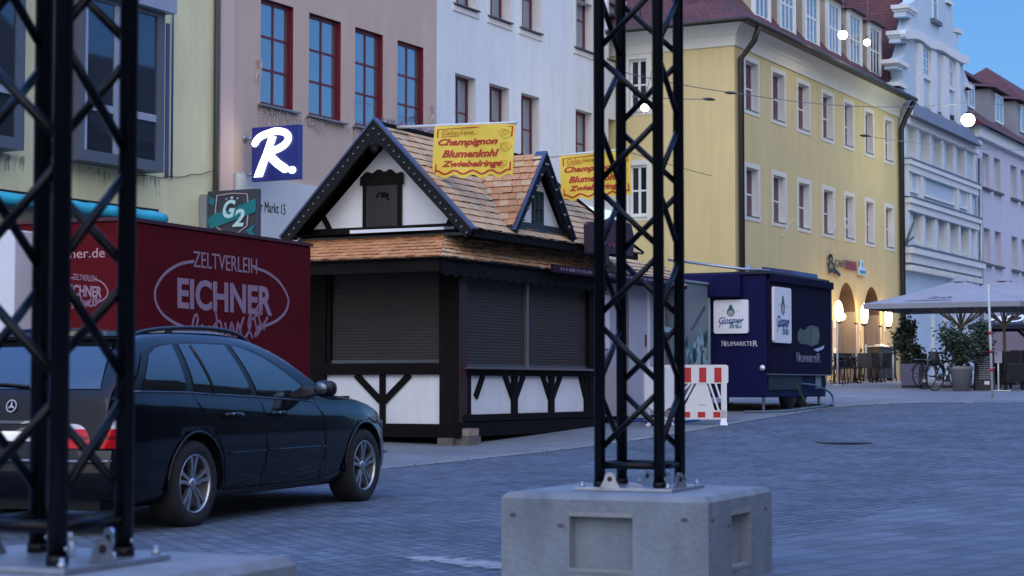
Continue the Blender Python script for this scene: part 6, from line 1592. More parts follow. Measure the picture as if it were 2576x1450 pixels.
    mb = MB(); mb.tube(smooth_pts(rp_, 5), .016, seg=8); rl = mb.build('roof_rail', mat('dark_rail', (.02, .02, .025), .35, .4, 0), car)
    mb = MB(); mb.box(1.15, 1.22, s*.605-.012, s*.605+.012, 1.43, 1.49); mb.build('rail_foot', blacktrim, rl)
    # wheel arch lip
    for x in (XR, XF):
        mb = MB(); mb.tube([flank(x + .378*math.cos(R(a)), max(.24, WRAD+.012 + .378*math.sin(R(a))), .002, s) for a in range(-12, 193, 8)], .012, seg=6); mb.build('arch_lip', paint, car)
# rear: tailgate glass, lights, plate, star, bumper
def rear_x(z):          # x on the tailgate surface for a height
    for (a, va), (b, vb) in zip(TOP, TOP[1:]):
        if va <= z <= vb: return a + (b-a)*(z-va)/(vb-va)
    return 0
def tg(y, z, out=.008): 
    x = rear_x(z-.012); w = sideq(max(x, .02), z)
    return (x - out + .03*(abs(y)/.8)**4, y, z + out*.3)
mb = MB(); mb.grid(lambda u, v: tg((u-.5)*2*(.70-.13*v), 1.045 + v*.345), 16, 8); mb.build('rear_window', cglass, car, fixn=False)
mb = MB(); mb.tube(smooth_pts([tg(-.1, 1.06, .02), tg(.12, 1.075, .02), tg(.38, 1.08, .02)], 4), .010, seg=6); mb.build('rear_wiper', blacktrim, car)
mb = MB(); mb.hexa([(.50, -.60, 1.405), (.50, .60, 1.405), (.72, .60, 1.44), (.72, -.60, 1.44), (.47, -.60, 1.432), (.47, .60, 1.432), (.74, .60, 1.472), (.74, -.60, 1.472)]); mb.build('roof_spoiler', paint, car, bevel=.008)
mb = MB(); mb.box(.09, .12, -.32, .32, .80, .82); mb.v = [(rear_x(.81)-.02 + (v[0]-.09), v[1], v[2]) for v in mb.v]; mb.build('tailgate_strip', mat('dull_chrome', (.2, .2, .22)), car)
mb = MB(); xp = rear_x(.71)-.014
mb.box(xp-.004, xp+.01, -.26, .26, .635, .745); plate = mb.build('number_plate', mat('white_plate', (.8, .8, .8), .5, var=0), car)
ld = bpy.data.lights.new('plate_lamp', 'AREA'); ld.energy = .06; ld.size = .3; ld.size_y = .03; ld.shape = 'RECTANGLE'; ld.color = (1, .97, .9)
lo = bpy.data.objects.new('plate_lamp', ld); COL.objects.link(lo); lo.parent = car; lo.location = (xp-.05, 0, .775); lo.rotation_euler = (R(0), R(20), R(90))
sx = rear_x(.93)-.012
mb = MB(); fs_ = lambda u, v, d: (sx + v*.4*.6 - d, -u, .925+v)
stroke(mb, [(.042*math.cos(k*math.pi/12), .042*math.sin(k*math.pi/12)) for k in range(24)], .006, fs_, .008, closed=True)
for k in range(3):
    a = R(90+120*k); b1, b2 = a+R(90), a-R(90)
    mb.prism([(.040*math.cos(a), .040*math.sin(a)), (.007*math.cos(b1), .007*math.sin(b1)), (.007*math.cos(b2), .007*math.sin(b2))], fs_, 0, .008)
mb.build('star_emblem', chrome, car)
redl_ = mat('red_lens', (.50, .004, .010), .3, var=.15, vs=20, spec=.3); clear_ = mat('clear_lens', (.55, .50, .52), .2, var=.3, vs=40, coat=.3); dred = mat('dark_red_lens', (.16, .002, .006), .3, var=.1, spec=.3)
def lamp_pt(t, z, s, out=.012):
    """t 0..1 along the rear towards the corner, 1..2 along the flank"""
    xr_ = max(rear_x(z-.02), .02)
    xr_ = .03 + (z-.68)*.35
    if t <= 1:
        y = .50 + (.78-.50)*t; return (xr_ - out + .05*t**3, s*y, z)
    u = t-1; x = xr_ + .03 + u*.15
    e = min(1, u*6)
    y = .80*(1-e) + (sideq(x, z))*e if e < 1 else sideq(x, z)
    return (x, s*(y+out*.8), z)
for s in (-1, 1):
    for nm, z0, z1, m_, t0, t1 in (('tail_light', .835, .865, redl_, .1, 1.75), ('lens', .765, .835, clear_, -.1, 1.85), ('lens', .715, .765, redl_, -.04, 1.9), ('lens', .69, .715, dred, .0, 1.85), ('lens', .63, .69, redl_, .06, 1.8)):
        mb = MB(); mb.grid(lambda u, v: lamp_pt(t0 + (t1-t0)*u, z0 + (z1-z0)*v, s), 20, 3); o = mb.build(nm, m_, car if nm == 'tail_light' else tl, fixn=False)
        if nm == 'tail_light': tl = o
    # bumper corner panel
mb = MB(); mb.grid(lambda u, v: ( -.03 + .0*v + .16*abs(2*u-1)**5, (u-.5)*2*.80, .60 - v*.02 + .0), 24, 1)
mb = MB()
def bump(u, v):
    y = (u-.5)*2*.86; x = -.045 + .30*max(0, abs(y)-.55)**1.6*1.6; z = .28 + .335*v; return (x + .03*(v-.5)**2*4, y, z)
mb.grid(bump, 30, 8); mb.build('rear_bumper', paint, car, fixn=False)
mb = MB(); mb.tube(smooth_pts([(.06, -.86, .54), (-.02, -.74, .54), (-.052, -.5, .54), (-.055, 0, .54), (-.052, .5, .54), (-.02, .74, .54), (.06, .86, .54)], 5), .014, seg=6); mb.build('bumper_strip', mat('dull_chrome', (.2, .2, .22)), car)
mb = MB(); mb.tube([(-.06, -.55, .32), (-.05, -.35, .32)], .018, seg=8); mb.build('exhaust_tip', chrome, car)
# front: head lamps, bonnet line
for s in (-1, 1):
    mb = MB(); mb.grid(lambda u, v: (4.48 + .24*u, s*(sideq(4.48+.24*u, .66)+.008)*(1), .58 + .10*v + .05*(1-u)), 10, 4); mb.build('headlight', clear_, car, fixn=False)
    line('fog_trim', [(4.6, .42), (4.74, .42)], .03, chrome, car, .004, s)
mb = MB(); mb.grid(lambda u, v: (3.33 - .60*v*1.35, (u-.5)*2*(.70-.10*v), 1.005 + .345*v + .012), 12, 8); mb.build('windscreen', cglass, car, fixn=False)
# wheels
def wheel(x, s):
    t = None
    mb = MB(); y0 = s*(HW*.985); w = .215
    prof_ = [(.215, 0), (.235, .012), (.29, .016), (.317, -.004), (.325, -.03), (.325, -w+.03), (.315, -w), (.22, -w)]
    mb.lathe([(r_, s*0 + h*s) for r_, h in prof_], seg=48, axis='y', c=(x, y0 - s*.014, WRAD)); ty = mb.build('wheel', rubber, car)
    mb = MB(); yo = y0 - s*.016
    mb.lathe([(.214, 0), (.222, s*.008), (.218, s*-.004), (.205, s*-.02), (.20, s*-.12), (.0, s*-.125)], seg=48, axis='y', c=(x, yo, WRAD)); 
    rm = mb.build('rim_barrel', mat('dark_rim', (.05, .05, .055), .4, .7, var=.1), ty)
    mb = MB(); mb.lathe([(.222, s*.006), (.219, s*.012), (.209, s*.002), (.207, s*-.015)], seg=48, axis='y', c=(x, yo, WRAD)); mb.build('rim_edge', alloy, ty)
    for k in range(5):
        for o in (-1, 1):
            a0 = R(90 + 72*k); mb = MB()
            pin = (.035*math.cos(a0 + o*.5), .035*math.sin(a0 + o*.5)); pm = (.12*math.cos(a0 + o*.16), .12*math.sin(a0+o*.16)); po = (.210*math.cos(a0 + o*.19), .210*math.sin(a0+o*.19))
            for (a, b, wa, wb, da, db) in ((pin, pm, .030, .024, -.018, -.008), (pm, po, .024, .034, -.008, -.002)):
                d = Vector((b[0]-a[0], b[1]-a[1])).normalized(); n = Vector((-d.y, d.x))
                q = [(a[0]+n.x*wa/2, a[1]+n.y*wa/2, da), (a[0]-n.x*wa/2, a[1]-n.y*wa/2, da), (b[0]-n.x*wb/2, b[1]-n.y*wb/2, db), (b[0]+n.x*wb/2, b[1]+n.y*wb/2, db)]
                mb.hexa([(x+u, yo + s*(h-.03), WRAD+v) for u, v, h in q] + [(x+u, yo + s*h, WRAD+v) for u, v, h in q])
            mb.build('spoke', alloy, ty)
    mb = MB(); mb.lathe([(.0, s*-.004), (.03, s*-.004), (.038, s*-.01), (.052, s*-.022), (.055, s*-.05)], seg=20, axis='y', c=(x, yo, WRAD)); mb.build('hub', alloy, ty)
    for k in range(5):
        a0 = R(54+72*k); mb = MB(); mb.lathe([(0, s*-.012), (.010, s*-.012), (.010, s*-.03)], seg=8, axis='y', c=(x + .058*math.cos(a0), yo, WRAD+.058*math.sin(a0))); mb.build('wheel_bolt', dark_metal, ty)
for x in (XR, XF):
    for s in (-1, 1): wheel(x, s)
# dark floor pan so that no light shows through below
mb = MB(); mb.box(.3, 4.5, -.6, .6, .17, .3); mb.build('underbody', blacktrim, car)
# ================================================================ café terrace: lamps, tables, parasols, planters, bicycles
YF = YFR
cafe_dark = mat('dark_cafe_chair', (.018, .015, .014), .6, var=.2); warm_w = mat('warm_lamp_glass', (1, .8, .5), .4, var=0, emit=(1, .72, .36), es=7)
UY = lambda px, py, y=0: YF.fy(px, py, y)
CG = lambda px, d: (lambda q: Vector((*YF.w(q.x, -d).xy, G(*YF.w(q.x, -d).xy))))(UY(px, 930, -d))
grp = 'lit wall lanterns beside the café doors'
for k, (px, py, r_, lb, en) in enumerate(((2109.5, 783, .14, 'lit oval wall lantern left of the first arched café door', 60), (2174.5, 790, .13, 'lit oval wall lantern between the two arched café doors', 50), (2235, 798, .13, 'lit oval wall lantern right of the second arched café door', 45))):
    q = UY(px, py, -.35); t = thing('wall_lantern', lb, 'lamp', YF.w(q.x, 0, q.z), YF.rz, grp)
    mb = MB(); mb.lathe([(0, -.36), (r_*.7, -.27), (r_, -.07), (r_, .09), (r_*.6, .28), (0, .36)], seg=16, c=(0, -.35, 0)); mb.build('glass', warm_w, t)
    mb = MB(); mb.tube([(0, 0, -.32), (0, -.35, -.36)], .025, seg=8); mb.lathe([(.0, -.42), (.10, -.40), (.10, -.33), (0, -.32)], seg=12, c=(0, -.35, 0)); mb.build('bracket', dark_metal, t)
    ld = bpy.data.lights.new('lantern_light', 'POINT'); ld.energy = en*.55; ld.color = (1, .62, .28); ld.shadow_soft_size = .2
    lo = bpy.data.objects.new('lantern_light', ld); COL.objects.link(lo); lo.parent = t; lo.location = (0, -1.1, -.9)
# second small lamp inside arch one
q = UY(2118.5, 797, .3); t = thing('door_lamp', 'small lit round lamp just inside the first arched café door', 'lamp', YF.w(q.x, .3, q.z), YF.rz)
mb = MB(); mb.lathe([(0, -.13), (.09, -.09), (.13, 0), (.09, .09), (0, .13)], seg=12); mb.build('globe', warm_w, t)
mb = MB(); mb.tube([(0, 0, .12), (0, .5, .2)], .02, seg=6); mb.build('arm', dark_metal, t)
# posts and menu boards beside the doors
for px, w_, top_, lb in ((2097, .34, 806, 'tall white menu banner left of the first arched café door'), (2161, .20, 812, 'tall narrow board with hanging cards between the café doors'), (2223, .26, 818, 'tall pale board right of the second arched café door')):
    q = UY(px, top_, -.25); g2 = G(*YF.w(q.x, -.25).xy) - CAMZ
    t = thing('menu_column', lb, 'menu board', YF.w(q.x, -.25, g2), YF.rz); H_ = q.z-g2
    mb = MB(); mb.box(-w_/2, w_/2, -.04, .04, .5, H_); bo = mb.build('board', mat('cream_board', (.60, .52, .40), .7, var=.06), t, bevel=.02)
    mb = MB(); mb.box(-w_/2+.03, w_/2-.03, -.045, -.041, H_*.55, H_-.25); mb.build('print', mat('grey_wood_panel', (.30, .25, .21)), bo)
    mb = MB(); mb.box(-.16, .16, -.12, .12, 0, .03); mb.box(-.03, .03, -.03, .03, .03, .5); mb.build('stand', dark_metal, t)
    if px == 2161:
        for k in range(9): mb = MB(); z = H_*.55 - k*.17; mb.box(-.07, .07, -.07, -.05, z-.10, z); mb.build('card', mat('dark_card', (.05, .04, .035), .7, var=.2), bo)
# posts of a light rail in front of the café
for px, pt, pb, lb in ((2107, 800, 965, 'slim pale post in front of the first arched café door'), (2179, 866, 958, 'short slim pale post between café tables'), (2247, 868, 948, 'slim pale post right of the café menu screen')):
    q = CG(px, 3.2 if px < 2110 else 2.6); t = thing('slim_post', lb, 'post', q, YF.rz, 'slim posts on the café terrace'); h_ = (P(px, pt, q.y).z - q.z)
    mb = MB(); mb.tube([(0, 0, 0), (0, 0, h_)], .03, seg=8); mb.lathe([(0, 0), (.14, 0), (.14, .02), (0, .025)], seg=12); mb.build('post', mat('pale_post', (.5, .48, .46), .5, var=.1), t)
# chairs
def chair_master(label):
    t = thing('cafe_chair', label, 'chair', (0, 0, 0), 0, 'dark café chairs along the terrace')
    mb = MB(); mb.box(-.22, .22, -.22, .22, .43, .47); mb.build('seat', cafe_dark, t, bevel=.01)
    mb = MB(); mb.hexa([(-.22, .19, .47), (.22, .19, .47), (.22, .23, .47), (-.22, .23, .47), (-.20, .27, .88), (.20, .27, .88), (.20, .30, .88), (-.20, .30, .88)]); mb.build('backrest', cafe_dark, t)
    for x in (-1, 1):
        for y in (-1, 1): mb = MB(); mb.tube([(x*.18, y*.18, .43), (x*.23, y*.24, 0)], .013, seg=6); mb.build('leg', cafe_dark, t)
        mb = MB(); mb.tube([(x*.22, -.18, .43), (x*.25, -.2, .66), (x*.24, .22, .68)], .014, seg=6); mb.build('armrest', cafe_dark, t)
    return t
def table_master(label):
    t = thing('cafe_table', label, 'table', (0, 0, 0), 0, 'dark café tables on the terrace')
    mb = MB(); mb.lathe([(0, .73), (.34, .73), (.35, .745), (.34, .755), (0, .755)], seg=24); mb.build('table_top', mat('shiny_table_top', (.03, .028, .026), .15, .3, var=.1), t)
    mb = MB(); mb.tube([(0, 0, .02), (0, 0, .73)], .03, seg=8); mb.build('leg', cafe_dark, t)
    mb = MB(); mb.lathe([(0, 0), (.24, 0), (.24, .02), (.05, .04), (0, .04)], seg=20); mb.build('base', cafe_dark, t)
    return t
cl = [(2094, 3.0, 30, 'leftmost dark café chair next to the blue trailer'), (2128, 2.6, -20, 'dark café chair in front of the first arched door'), (2168, 2.4, 10, 'dark café chair between the two arched doors'), (2190, 1.6, 200, 'dark café chair left of the menu screen'), (2214, 2.4, 160, 'dark café chair in front of the menu screen'), (2146, 1.8, 80, 'dark café chair turned sideways at the middle table'), (2180, 2.9, -60, 'dark café chair half behind the short pale post'), (2236, 1.8, 20, 'dark café chair right of the service counter'), (2112, 1.6, 120, 'dark café chair behind the leftmost table'), (2202, 2.8, 90, 'dark café chair sideways at the right-hand table')]
c0 = chair_master(cl[0][3])
for i, (px, py, a, lb) in enumerate(cl):
    c = c0 if i == 0 else copy_tree(c0); q = CG(px, py); c.location = q; c.rotation_euler = (0, 0, YF.rz + R(a)); c['label'] = lb
tl_ = [(2110, 2.4, 'round dark café table beside the leftmost chairs'), (2150, 2.2, 'round dark café table before the first arched door'), (2205, 2.1, 'round dark café table before the second arched door')]
t0 = table_master(tl_[0][2])
for i, (px, py, lb) in enumerate(tl_):
    c = t0 if i == 0 else copy_tree(t0); c.location = CG(px, py); c['label'] = lb
# dark folded screen / service cart
q = CG(2205, .9); t = thing('service_counter', 'dark service counter with white papers on it before the second café door', 'counter', q, YF.rz)
mb = MB(); mb.box(-.3, 1.6, -.2, .3, .08, 1.12); mb.build('cabinet', cafe_dark, t, bevel=.02)
mb = MB(); mb.box(-.35, 1.65, -.25, .35, 1.125, 1.16); mb.build('top', mat('pale_top', (.45, .42, .4), .6, var=.1), t)
mb = MB(); mb.box(.2, .5, -.1, .12, 1.161, 1.22); mb.box(.8, 1.1, -.1, .12, 1.161, 1.20); mb.build('papers', white_f, t)
for x in (-.2, 1.5): mb = MB(); mb.box(x-.04, x+.04, -.1, .1, 0, .08); mb.build('caster', dark_metal, t)

# big parasols
canv = mat('grey_canvas', (.27, .275, .31), .85, var=.08, vs=1.5, bump=.15); wood_p = mat('pale_wood_pole', (.42, .30, .17), .6, var=.2, vs=4)
def parasol(cx, cy, half, ze, zp, m, label, pole_m, rib_m, rz, cat='parasol', group='café parasols'):
    g2 = G(cx, cy); t = thing('parasol', label, cat, (cx, cy, g2), rz, group); e = ze-g2; p = zp-g2
    cs = [(-half, -half), (half, -half), (half, half), (-half, half)]
    mb = MB()
    for k in range(4):
        a, b = cs[k], cs[(k+1) % 4]
        def fn(u, v):
            ex, ey = a[0] + (b[0]-a[0])*u, a[1] + (b[1]-a[1])*u
            sag = -.10*math.sin(math.pi*u)*(v*(1-v))*2 - .05*math.sin(math.pi*v)
            return (ex*v, ey*v, p + (e-p)*v + sag*.8)
        mb.grid(fn, 10, 10, smooth=True)
        mb.quad((a[0], a[1], e), (b[0], b[1], e), (b[0], b[1], e-.13), (a[0], a[1], e-.13))
    cn = mb.build('canopy', m, t, fixn=False)
    mb = MB(); mb.lathe([(.0, p+.05), (.12, p+.035), (.2, p-.02), (.24, p-.07)], seg=16); mb.build('cap', m, cn)
    mb = MB(); mb.tube([(0, 0, .05), (0, 0, p)], .045, seg=12); mb.build('pole', pole_m, t)
    zh = e-.55
    for k in range(8):
        a = cs[k//2] if k % 2 == 0 else ((cs[k//2][0]+cs[(k//2+1) % 4][0])/2, (cs[k//2][1]+cs[(k//2+1) % 4][1])/2)
        mb = MB(); mb.bar((0, 0, p-.20), (a[0]*.98, a[1]*.98, e-.14), .03, .035); mb.build('rib', rib_m, t)
        mb = MB(); mb.bar((a[0]*.02, a[1]*.02, zh), (a[0]*.48, a[1]*.48, p + (e-p)*.5-.09), .03, .04); mb.build('strut', rib_m, t)
    mb = MB(); mb.lathe([(.05, zh-.08), (.09, zh-.08), (.09, zh+.06), (.05, zh+.06)], seg=12); mb.build('hub', rib_m, t)
    mb = MB(); mb.box(-.4, .4, -.4, .4, 0, .06); mb.build('base', dark_metal, t)
    return t, cn, p, e
c1 = Vector((12.43, 46.0)) + Vector((-.883, .469))*2.0 + Vector((.469, .883))*2.0
ze1 = P(2558, 757, 46).z; zp1_ = P(2420, 703, c1.y).z
pa1, cn1, p_, e_ = parasol(c1.x+.1, c1.y, 2.0, ze1, zp1_, canv, 'large grey café parasol on a pale wooden pole, nearer of the two', wood_p, wood_p, YF.rz)
c2 = c1 + Vector((.469, .883))*4.15
parasol(c2.x+.25, c2.y, 2.0, ze1+.18, zp1_+.22, canv, 'large grey café parasol on a pale wooden pole, farther one cut by the right edge', wood_p, wood_p, YF.rz)
gx_, gy_ = P(2600, 900, 57).x, 57
dn = mat('navy_canvas', (.012, .016, .035), .8, var=.1)
pa3, cn3, p3, e3 = parasol(gx_, gy_, 1.6, P(2500, 817, 56).z, P(2560, 783, 57).z + .25, dn, 'small dark navy café parasol with white lettering under the large ones', wood_p, dark_metal, YF.rz)
def on_canopy(half, p, e, u, v, out, off=.015):   # the panel whose edge faces local -y... u along x (-1..1), v from edge 0 to peak 1
    y = -half*(1-v); return (u*half*(1-v), y, e + (p-e)*v + .05*0 + off + out)
# print on the canopies' camera-facing panel (local -x side faces the camera-left)
def fnc(half, p, e, off):
    def f(u, v, d):
        k = 1-v; x = -half*k; y = -u*half*k
        sag = -.10*math.sin(math.pi*(u*.5+.5))*(k*(1-k))*2 - .05*math.sin(math.pi*k)
        return (x, y, e + (p-e)*v + sag*.8 + off + d)
    return f
f1 = fnc(2.0, p_, e_, .006)
text('lettering', 'Eiscafé', mat('grey_print2', (.15, .155, .18), .7, var=0), cn1, f1, -.30, .10, .26, .38, .004, shear=.3)
mb = MB(); stroke(mb, [(-.55, .12), (.12, .15)], .018, f1, .004); stroke(mb, [(-.5, .155), (.05, .18)], .012, f1, .004); mb.build('printed_lines', mat('grey_print2', (.2, .2, .24)), cn1)
f3 = fnc(1.6, p3, e3, .006)
text('lettering', 'MOM', mat('white_print', (.75, .78, .85), .6, var=0), cn3, f3, -.9, .4, .15, .55, .006, bold=.03)
# planters with shrubs
def shrub(mb, cx, cy, z0, w, h, n, r, m=3):
    cl_ = [(cx + r.gauss(0, w*.28), cy + r.gauss(0, w*.28), z0 + h*(.15 + .8*r.random())) for _ in range(26)]
    for k in range(n):
        c = r.choice(cl_); d = Vector((r.gauss(0, 1), r.gauss(0, 1), r.gauss(0, 1))).normalized()*r.random()**.5*(.20 + .12*w)
        p = Vector(c) + d; a = Vector((r.gauss(0, 1), r.gauss(0, 1), r.gauss(0, .6))).normalized(); b = a.cross(Vector((r.gauss(0, 1), r.gauss(0, 1), r.gauss(0, 1)))).normalized()
        L_ = r.uniform(.04, .08); W_ = L_*.42
        mb.quad(p - a*L_, p + b*W_, p + a*L_, p - b*W_, r.randrange(m))
lf = [mat('shrub_leaf_dark', (.018, .035, .022), .55, var=.3, vs=6), mat('shrub_leaf', (.03, .055, .03), .5, var=.3, vs=6), mat('shrub_leaf_pale', (.06, .085, .05), .5, var=.3, vs=6)]
rnd = random.Random(17)
q = GP(2295, 976); sgrey = mat('violet_grey_planter', (.12, .11, .17), .7, var=.15)
t = thing('planter_box', 'violet-grey square planter box with a dense dark shrub beside the ochre house corner', 'planter', q, YF.rz)
mb = MB(); mb.hexa([(-.23, -.23, .06), (.23, -.23, .06), (.23, .23, .06), (-.23, .23, .06), (-.25, -.25, .62), (.25, -.25, .62), (.25, .25, .62), (-.25, .25, .62)]); mb.build('box', sgrey, t, bevel=.01)
for x in (-.18, .18): mb = MB(); mb.box(x-.04, x+.04, -.22, .22, 0, .06); mb.build('foot', dark_metal, t)
mb = MB(); shrub(mb, .0, 0.12, .5, .42, 1.2, 2300, rnd); mb.build('foliage', lf, t, fixn=False)
mb = MB()
for k in range(6): a = rnd.random()*6.28; mb.tube([(0, 0.1, .5), (.08*math.cos(a), .1+.08*math.sin(a), 1.0), (.18*math.cos(a), .1+.18*math.sin(a), 1.6)], [.02, .014, .006], seg=5)
mb.build('stem', mat('bark', (.06, .045, .03), .9, var=.3), t)
q = GP(2418, 984)
t = thing('planter_pot', 'tall tapered pale grey pot with a spreading shrub behind the bicycles', 'planter', q, YF.rz)
mb = MB(); mb.lathe([(0, .0), (.19, .0), (.26, .50), (.29, .52), (.29, .60), (.24, .60), (.22, .52), (0, .52)], seg=28); mb.build('pot', mat('pale_grey_pot', (.22, .21, .22), .7, var=.1), t)
mb = MB(); shrub(mb, 0, 0, .6, .55, .75, 1700, rnd); shrub(mb, -.34, .1, .95, .35, .55, 520, rnd); shrub(mb, .30, -.40, .8, .38, .85, 900, rnd); mb.build('foliage', lf, t, fixn=False)
mb = MB()
for k in range(8): a = rnd.random()*6.28; mb.tube([(0, 0, .5), (.15*math.cos(a), .15*math.sin(a), .95), (.42*math.cos(a), .42*math.sin(a), 1.5)], [.018, .013, .005], seg=5)
mb.build('stem', MATS['bark'], t)
# black menu boards
def aboard(px0, px1, pyt, pyb, label, lines, seed):
    q = GP((px0+px1)/2, pyb); w = (px1-px0)/4700*q.y; h = P(px0, pyt, q.y).z - q.z
    t = thing('menu_board', label, 'menu board', q, R(-8)); mb = MB()
    mb.hexa([(-w/2, 0, 0), (w/2, 0, 0), (w/2, .03, 0), (-w/2, .03, 0), (-w/2, .14, h), (w/2, .14, h), (w/2, .17, h), (-w/2, .17, h)]); bo = mb.build('front_board', mat('blackboard', (.012, .012, .018), .6, var=.15), t)
    mb = MB(); mb.hexa([(-w/2, .42, 0), (w/2, .42, 0), (w/2, .45, 0), (-w/2, .45, 0), (-w/2, .17, h), (w/2, .17, h), (w/2, .2, h), (-w/2, .2, h)]); mb.build('back_board', MATS['blackboard'], t)
    r_ = random.Random(seed); mb = MB()
    for k in range(lines):
        z = h*(.88 - .62*k/lines); a = -w*.36 + r_.uniform(0, .04); L_ = w*r_.uniform(.45, .72); f_ = lambda u, v: (u, .14*v/h - .004, v)
        x = a
        while x < a+L_:
            ww = r_.uniform(.02, .06); mb.quad(f_(x, z), f_(x+ww, z), f_(x+ww, z+.014), f_(x, z+.014)); x += ww + .012
    mb.build('chalk_writing', mat('chalk_white', (.6, .6, .62), .8, var=0), bo, kind='stuff')
    mb = MB(); mb.quad((-.02, .14*.16-.005, h*.16), (.10, .14*.16-.005, h*.16), (.10, .14*.25-.005, h*.25), (-.02, .14*.25-.005, h*.25)); mb.build('white_note', white_f, bo)
    return t
aboard(2304, 2334, 890, 976, 'black chalk menu board standing behind the bicycles', 8, 1)
aboard(2455, 2503, 888, 983, 'black chalk menu board between the pale pot and the striped pole', 11, 2)
# striped pole and thin stand
q = GP(2497, 1001); t = thing('striped_pole', 'tall thin white pole with red bands standing at the road edge', 'pole', q)
H_ = P(2490, 716, q.y).z - q.z; dx = (2490-2497)/4700*q.y
mb = MB(); mb.tube([(0, 0, 0), (dx, 0, H_)], .028, seg=10); mb.build('pole', mat('pale_green_white', (.48, .52, .50), .5, var=.06), t)
for py in (838, 885, 931):
    z = P(2490, py, q.y).z - q.z; f_ = z/H_; mb = MB(); mb.tube([(dx*f_, 0, z-.035), (dx*f_, 0, z+.035)], .034, seg=10); mb.build('red_band', mat('red_band', (.5, .01, .03), .4, var=0), t)
q = GP(2512, 984); t = thing('thin_stand', 'thin white stand with a flat foot beside the striped pole', 'stand', q)
mb = MB(); mb.tube([(0, 0, .02), (0, 0, .95)], .018, seg=8); mb.build('post', white_f, t); mb = MB(); mb.box(-.2, .26, -.15, .15, 0, .02); mb.build('foot', white_f, t)
mb = MB(); mb.box(-.09, .09, -.02, .02, .68, .96); mb.build('sign_plate', mat('grey_plate', (.3, .3, .34), .5, var=.05), t)
# bicycles
def bicycle(px, py, rz, label, group='bicycles parked by the pot'):
    q = GP(px, py); t = thing('bicycle', label, 'bicycle', q, rz, group); fm = mat('dark_bike_frame', (.02, .022, .03), .35, .2, var=.1)
    for x in (0, 1.05):
        mb = MB(); mb.lathe([(.33, -.02), (.35, -.012), (.35, .012), (.33, .02), (.325, 0), (.33, -.02)], seg=32, axis='y', c=(x, 0, .35)); w = mb.build('wheel', rubber, t)
        for k in range(12):
            a = k*math.pi/6; mb = MB(); mb.tube([(x, 0, .35), (x+.33*math.cos(a), 0, .35+.33*math.sin(a))], .003, seg=4); mb.build('spoke', steel, w)
        mb = MB(); mb.tube([(x + .385*math.cos(R(a)), 0, .35+.385*math.sin(R(a))) for a in range(20, 180, 16)], .02, seg=6); mb.build('mudguard', fm, t)
    fr_pts = [((.42, .30), (.30, .78)), ((.42, .30), (.88, .72)), ((.30, .70), (.88, .74)), ((0, .35), (.42, .30)), ((0, .35), (.30, .72))]
    mb = MB()
    for a, b in fr_pts: mb.tube([(a[0], 0, a[1]), (b[0], 0, b[1])], .018, seg=8)
    mb.build('frame', fm, t)
    mb = MB(); mb.tube([(1.05, 0, .35), (.92, 0, .68), (.86, 0, .98)], .017, seg=8); mb.build('fork', fm, t)
    mb = MB(); mb.tube(smooth_pts([(.74, -.28, .98), (.84, -.16, 1.02), (.86, 0, 1.0), (.84, .16, 1.02), (.74, .28, .98)], 4), .013, seg=8); mb.build('handlebar', fm, t)
    mb = MB(); mb.hexa([(.16, -.08, .90), (.42, -.03, .90), (.42, .03, .90), (.16, .08, .90), (.16, -.08, .95), (.42, -.03, .94), (.42, .03, .94), (.16, .08, .95)]); mb.tube([(.30, 0, .76), (.28, 0, .91)], .014, seg=6); mb.build('saddle', blacktrim, t, bevel=.008)
    mb = MB(); mb.tube([(.95, 0, .80), (1.0, 0, .82)], .035, seg=10); mb.build('headlamp', chrome, t)
    mb = MB(); mb.box(-.25, .22, -.08, .08, .74, .76); mb.build('rack', steel, t)
    mb = MB(); mb.tube([(.42, -.06, .30), (.42, .06, .30)], .09, seg=14); mb.build('crank', steel, t)
    return t
bicycle(2326, 980, R(20), 'dark bicycle on the left of the pair in front of the menu board')
b_ = bicycle(2352, 984, R(38), 'dark bicycle on the right of the pair, its bright lamp towards the pot')
bg_ = thing('bicycle_bag', 'black bag sitting on the handlebar of the right bicycle', 'bag', P(2349, 903, GP(2352, 984).y))
mb = MB(); mb.lathe([(0, -.18), (.12, -.16), (.15, 0), (.11, .15), (0, .18)], seg=14); mb.build('bag', cafe_dark, bg_)
mb = MB(); mb.tube(smooth_pts([(-.06, 0, .15), (-.03, 0, .24), (.05, 0, .24), (.07, 0, .15)], 4), .012, seg=6); mb.build('strap', cafe_dark, bg_)
# dark terrace furniture and pale screen at the right
grp = 'dark lounge chairs under the far parasol'
lch = None
for i, (px, py, lb) in enumerate(((2530, 982, 'dark lounge chair beside the thin white stand'), (2556, 978, 'dark lounge chair at the very right edge under the parasol'), (2545, 965, 'dark lounge chair behind the front two under the parasol'))):
    q = GP(px, py)
    if lch is None:
        lch = thing('lounge_chair', lb, 'chair', q, YF.rz+1, grp)
        mb = MB(); mb.box(-.35, .35, -.33, .33, .2, .45); mb.build('seat', cafe_dark, lch, bevel=.02); mb = MB(); mb.box(-.35, .35, .27, .38, .45, .95); mb.build('backrest', cafe_dark, lch, bevel=.02)
        for s in (-1, 1): mb = MB(); mb.box(s*.36-.05, s*.36+.05, -.33, .33, .2, .65); mb.build('armrest', cafe_dark, lch, bevel=.02)
        for x in (-.3, .3):
            for y in (-.28, .28): mb = MB(); mb.box(x-.025, x+.025, y-.025, y+.025, 0, .2); mb.build('leg', cafe_dark, lch)
    else:
        c = copy_tree(lch); c.location = q; c.rotation_euler = (0, 0, YF.rz + i*1.3); c['label'] = lb
q = P(2478, 890, 62); t = thing('shop_awning_wall', 'lilac-grey windbreak wall with a brown timber bench end under the dark parasol', 'screen', (q.x, q.y, G(q.x, q.y)), R(4))
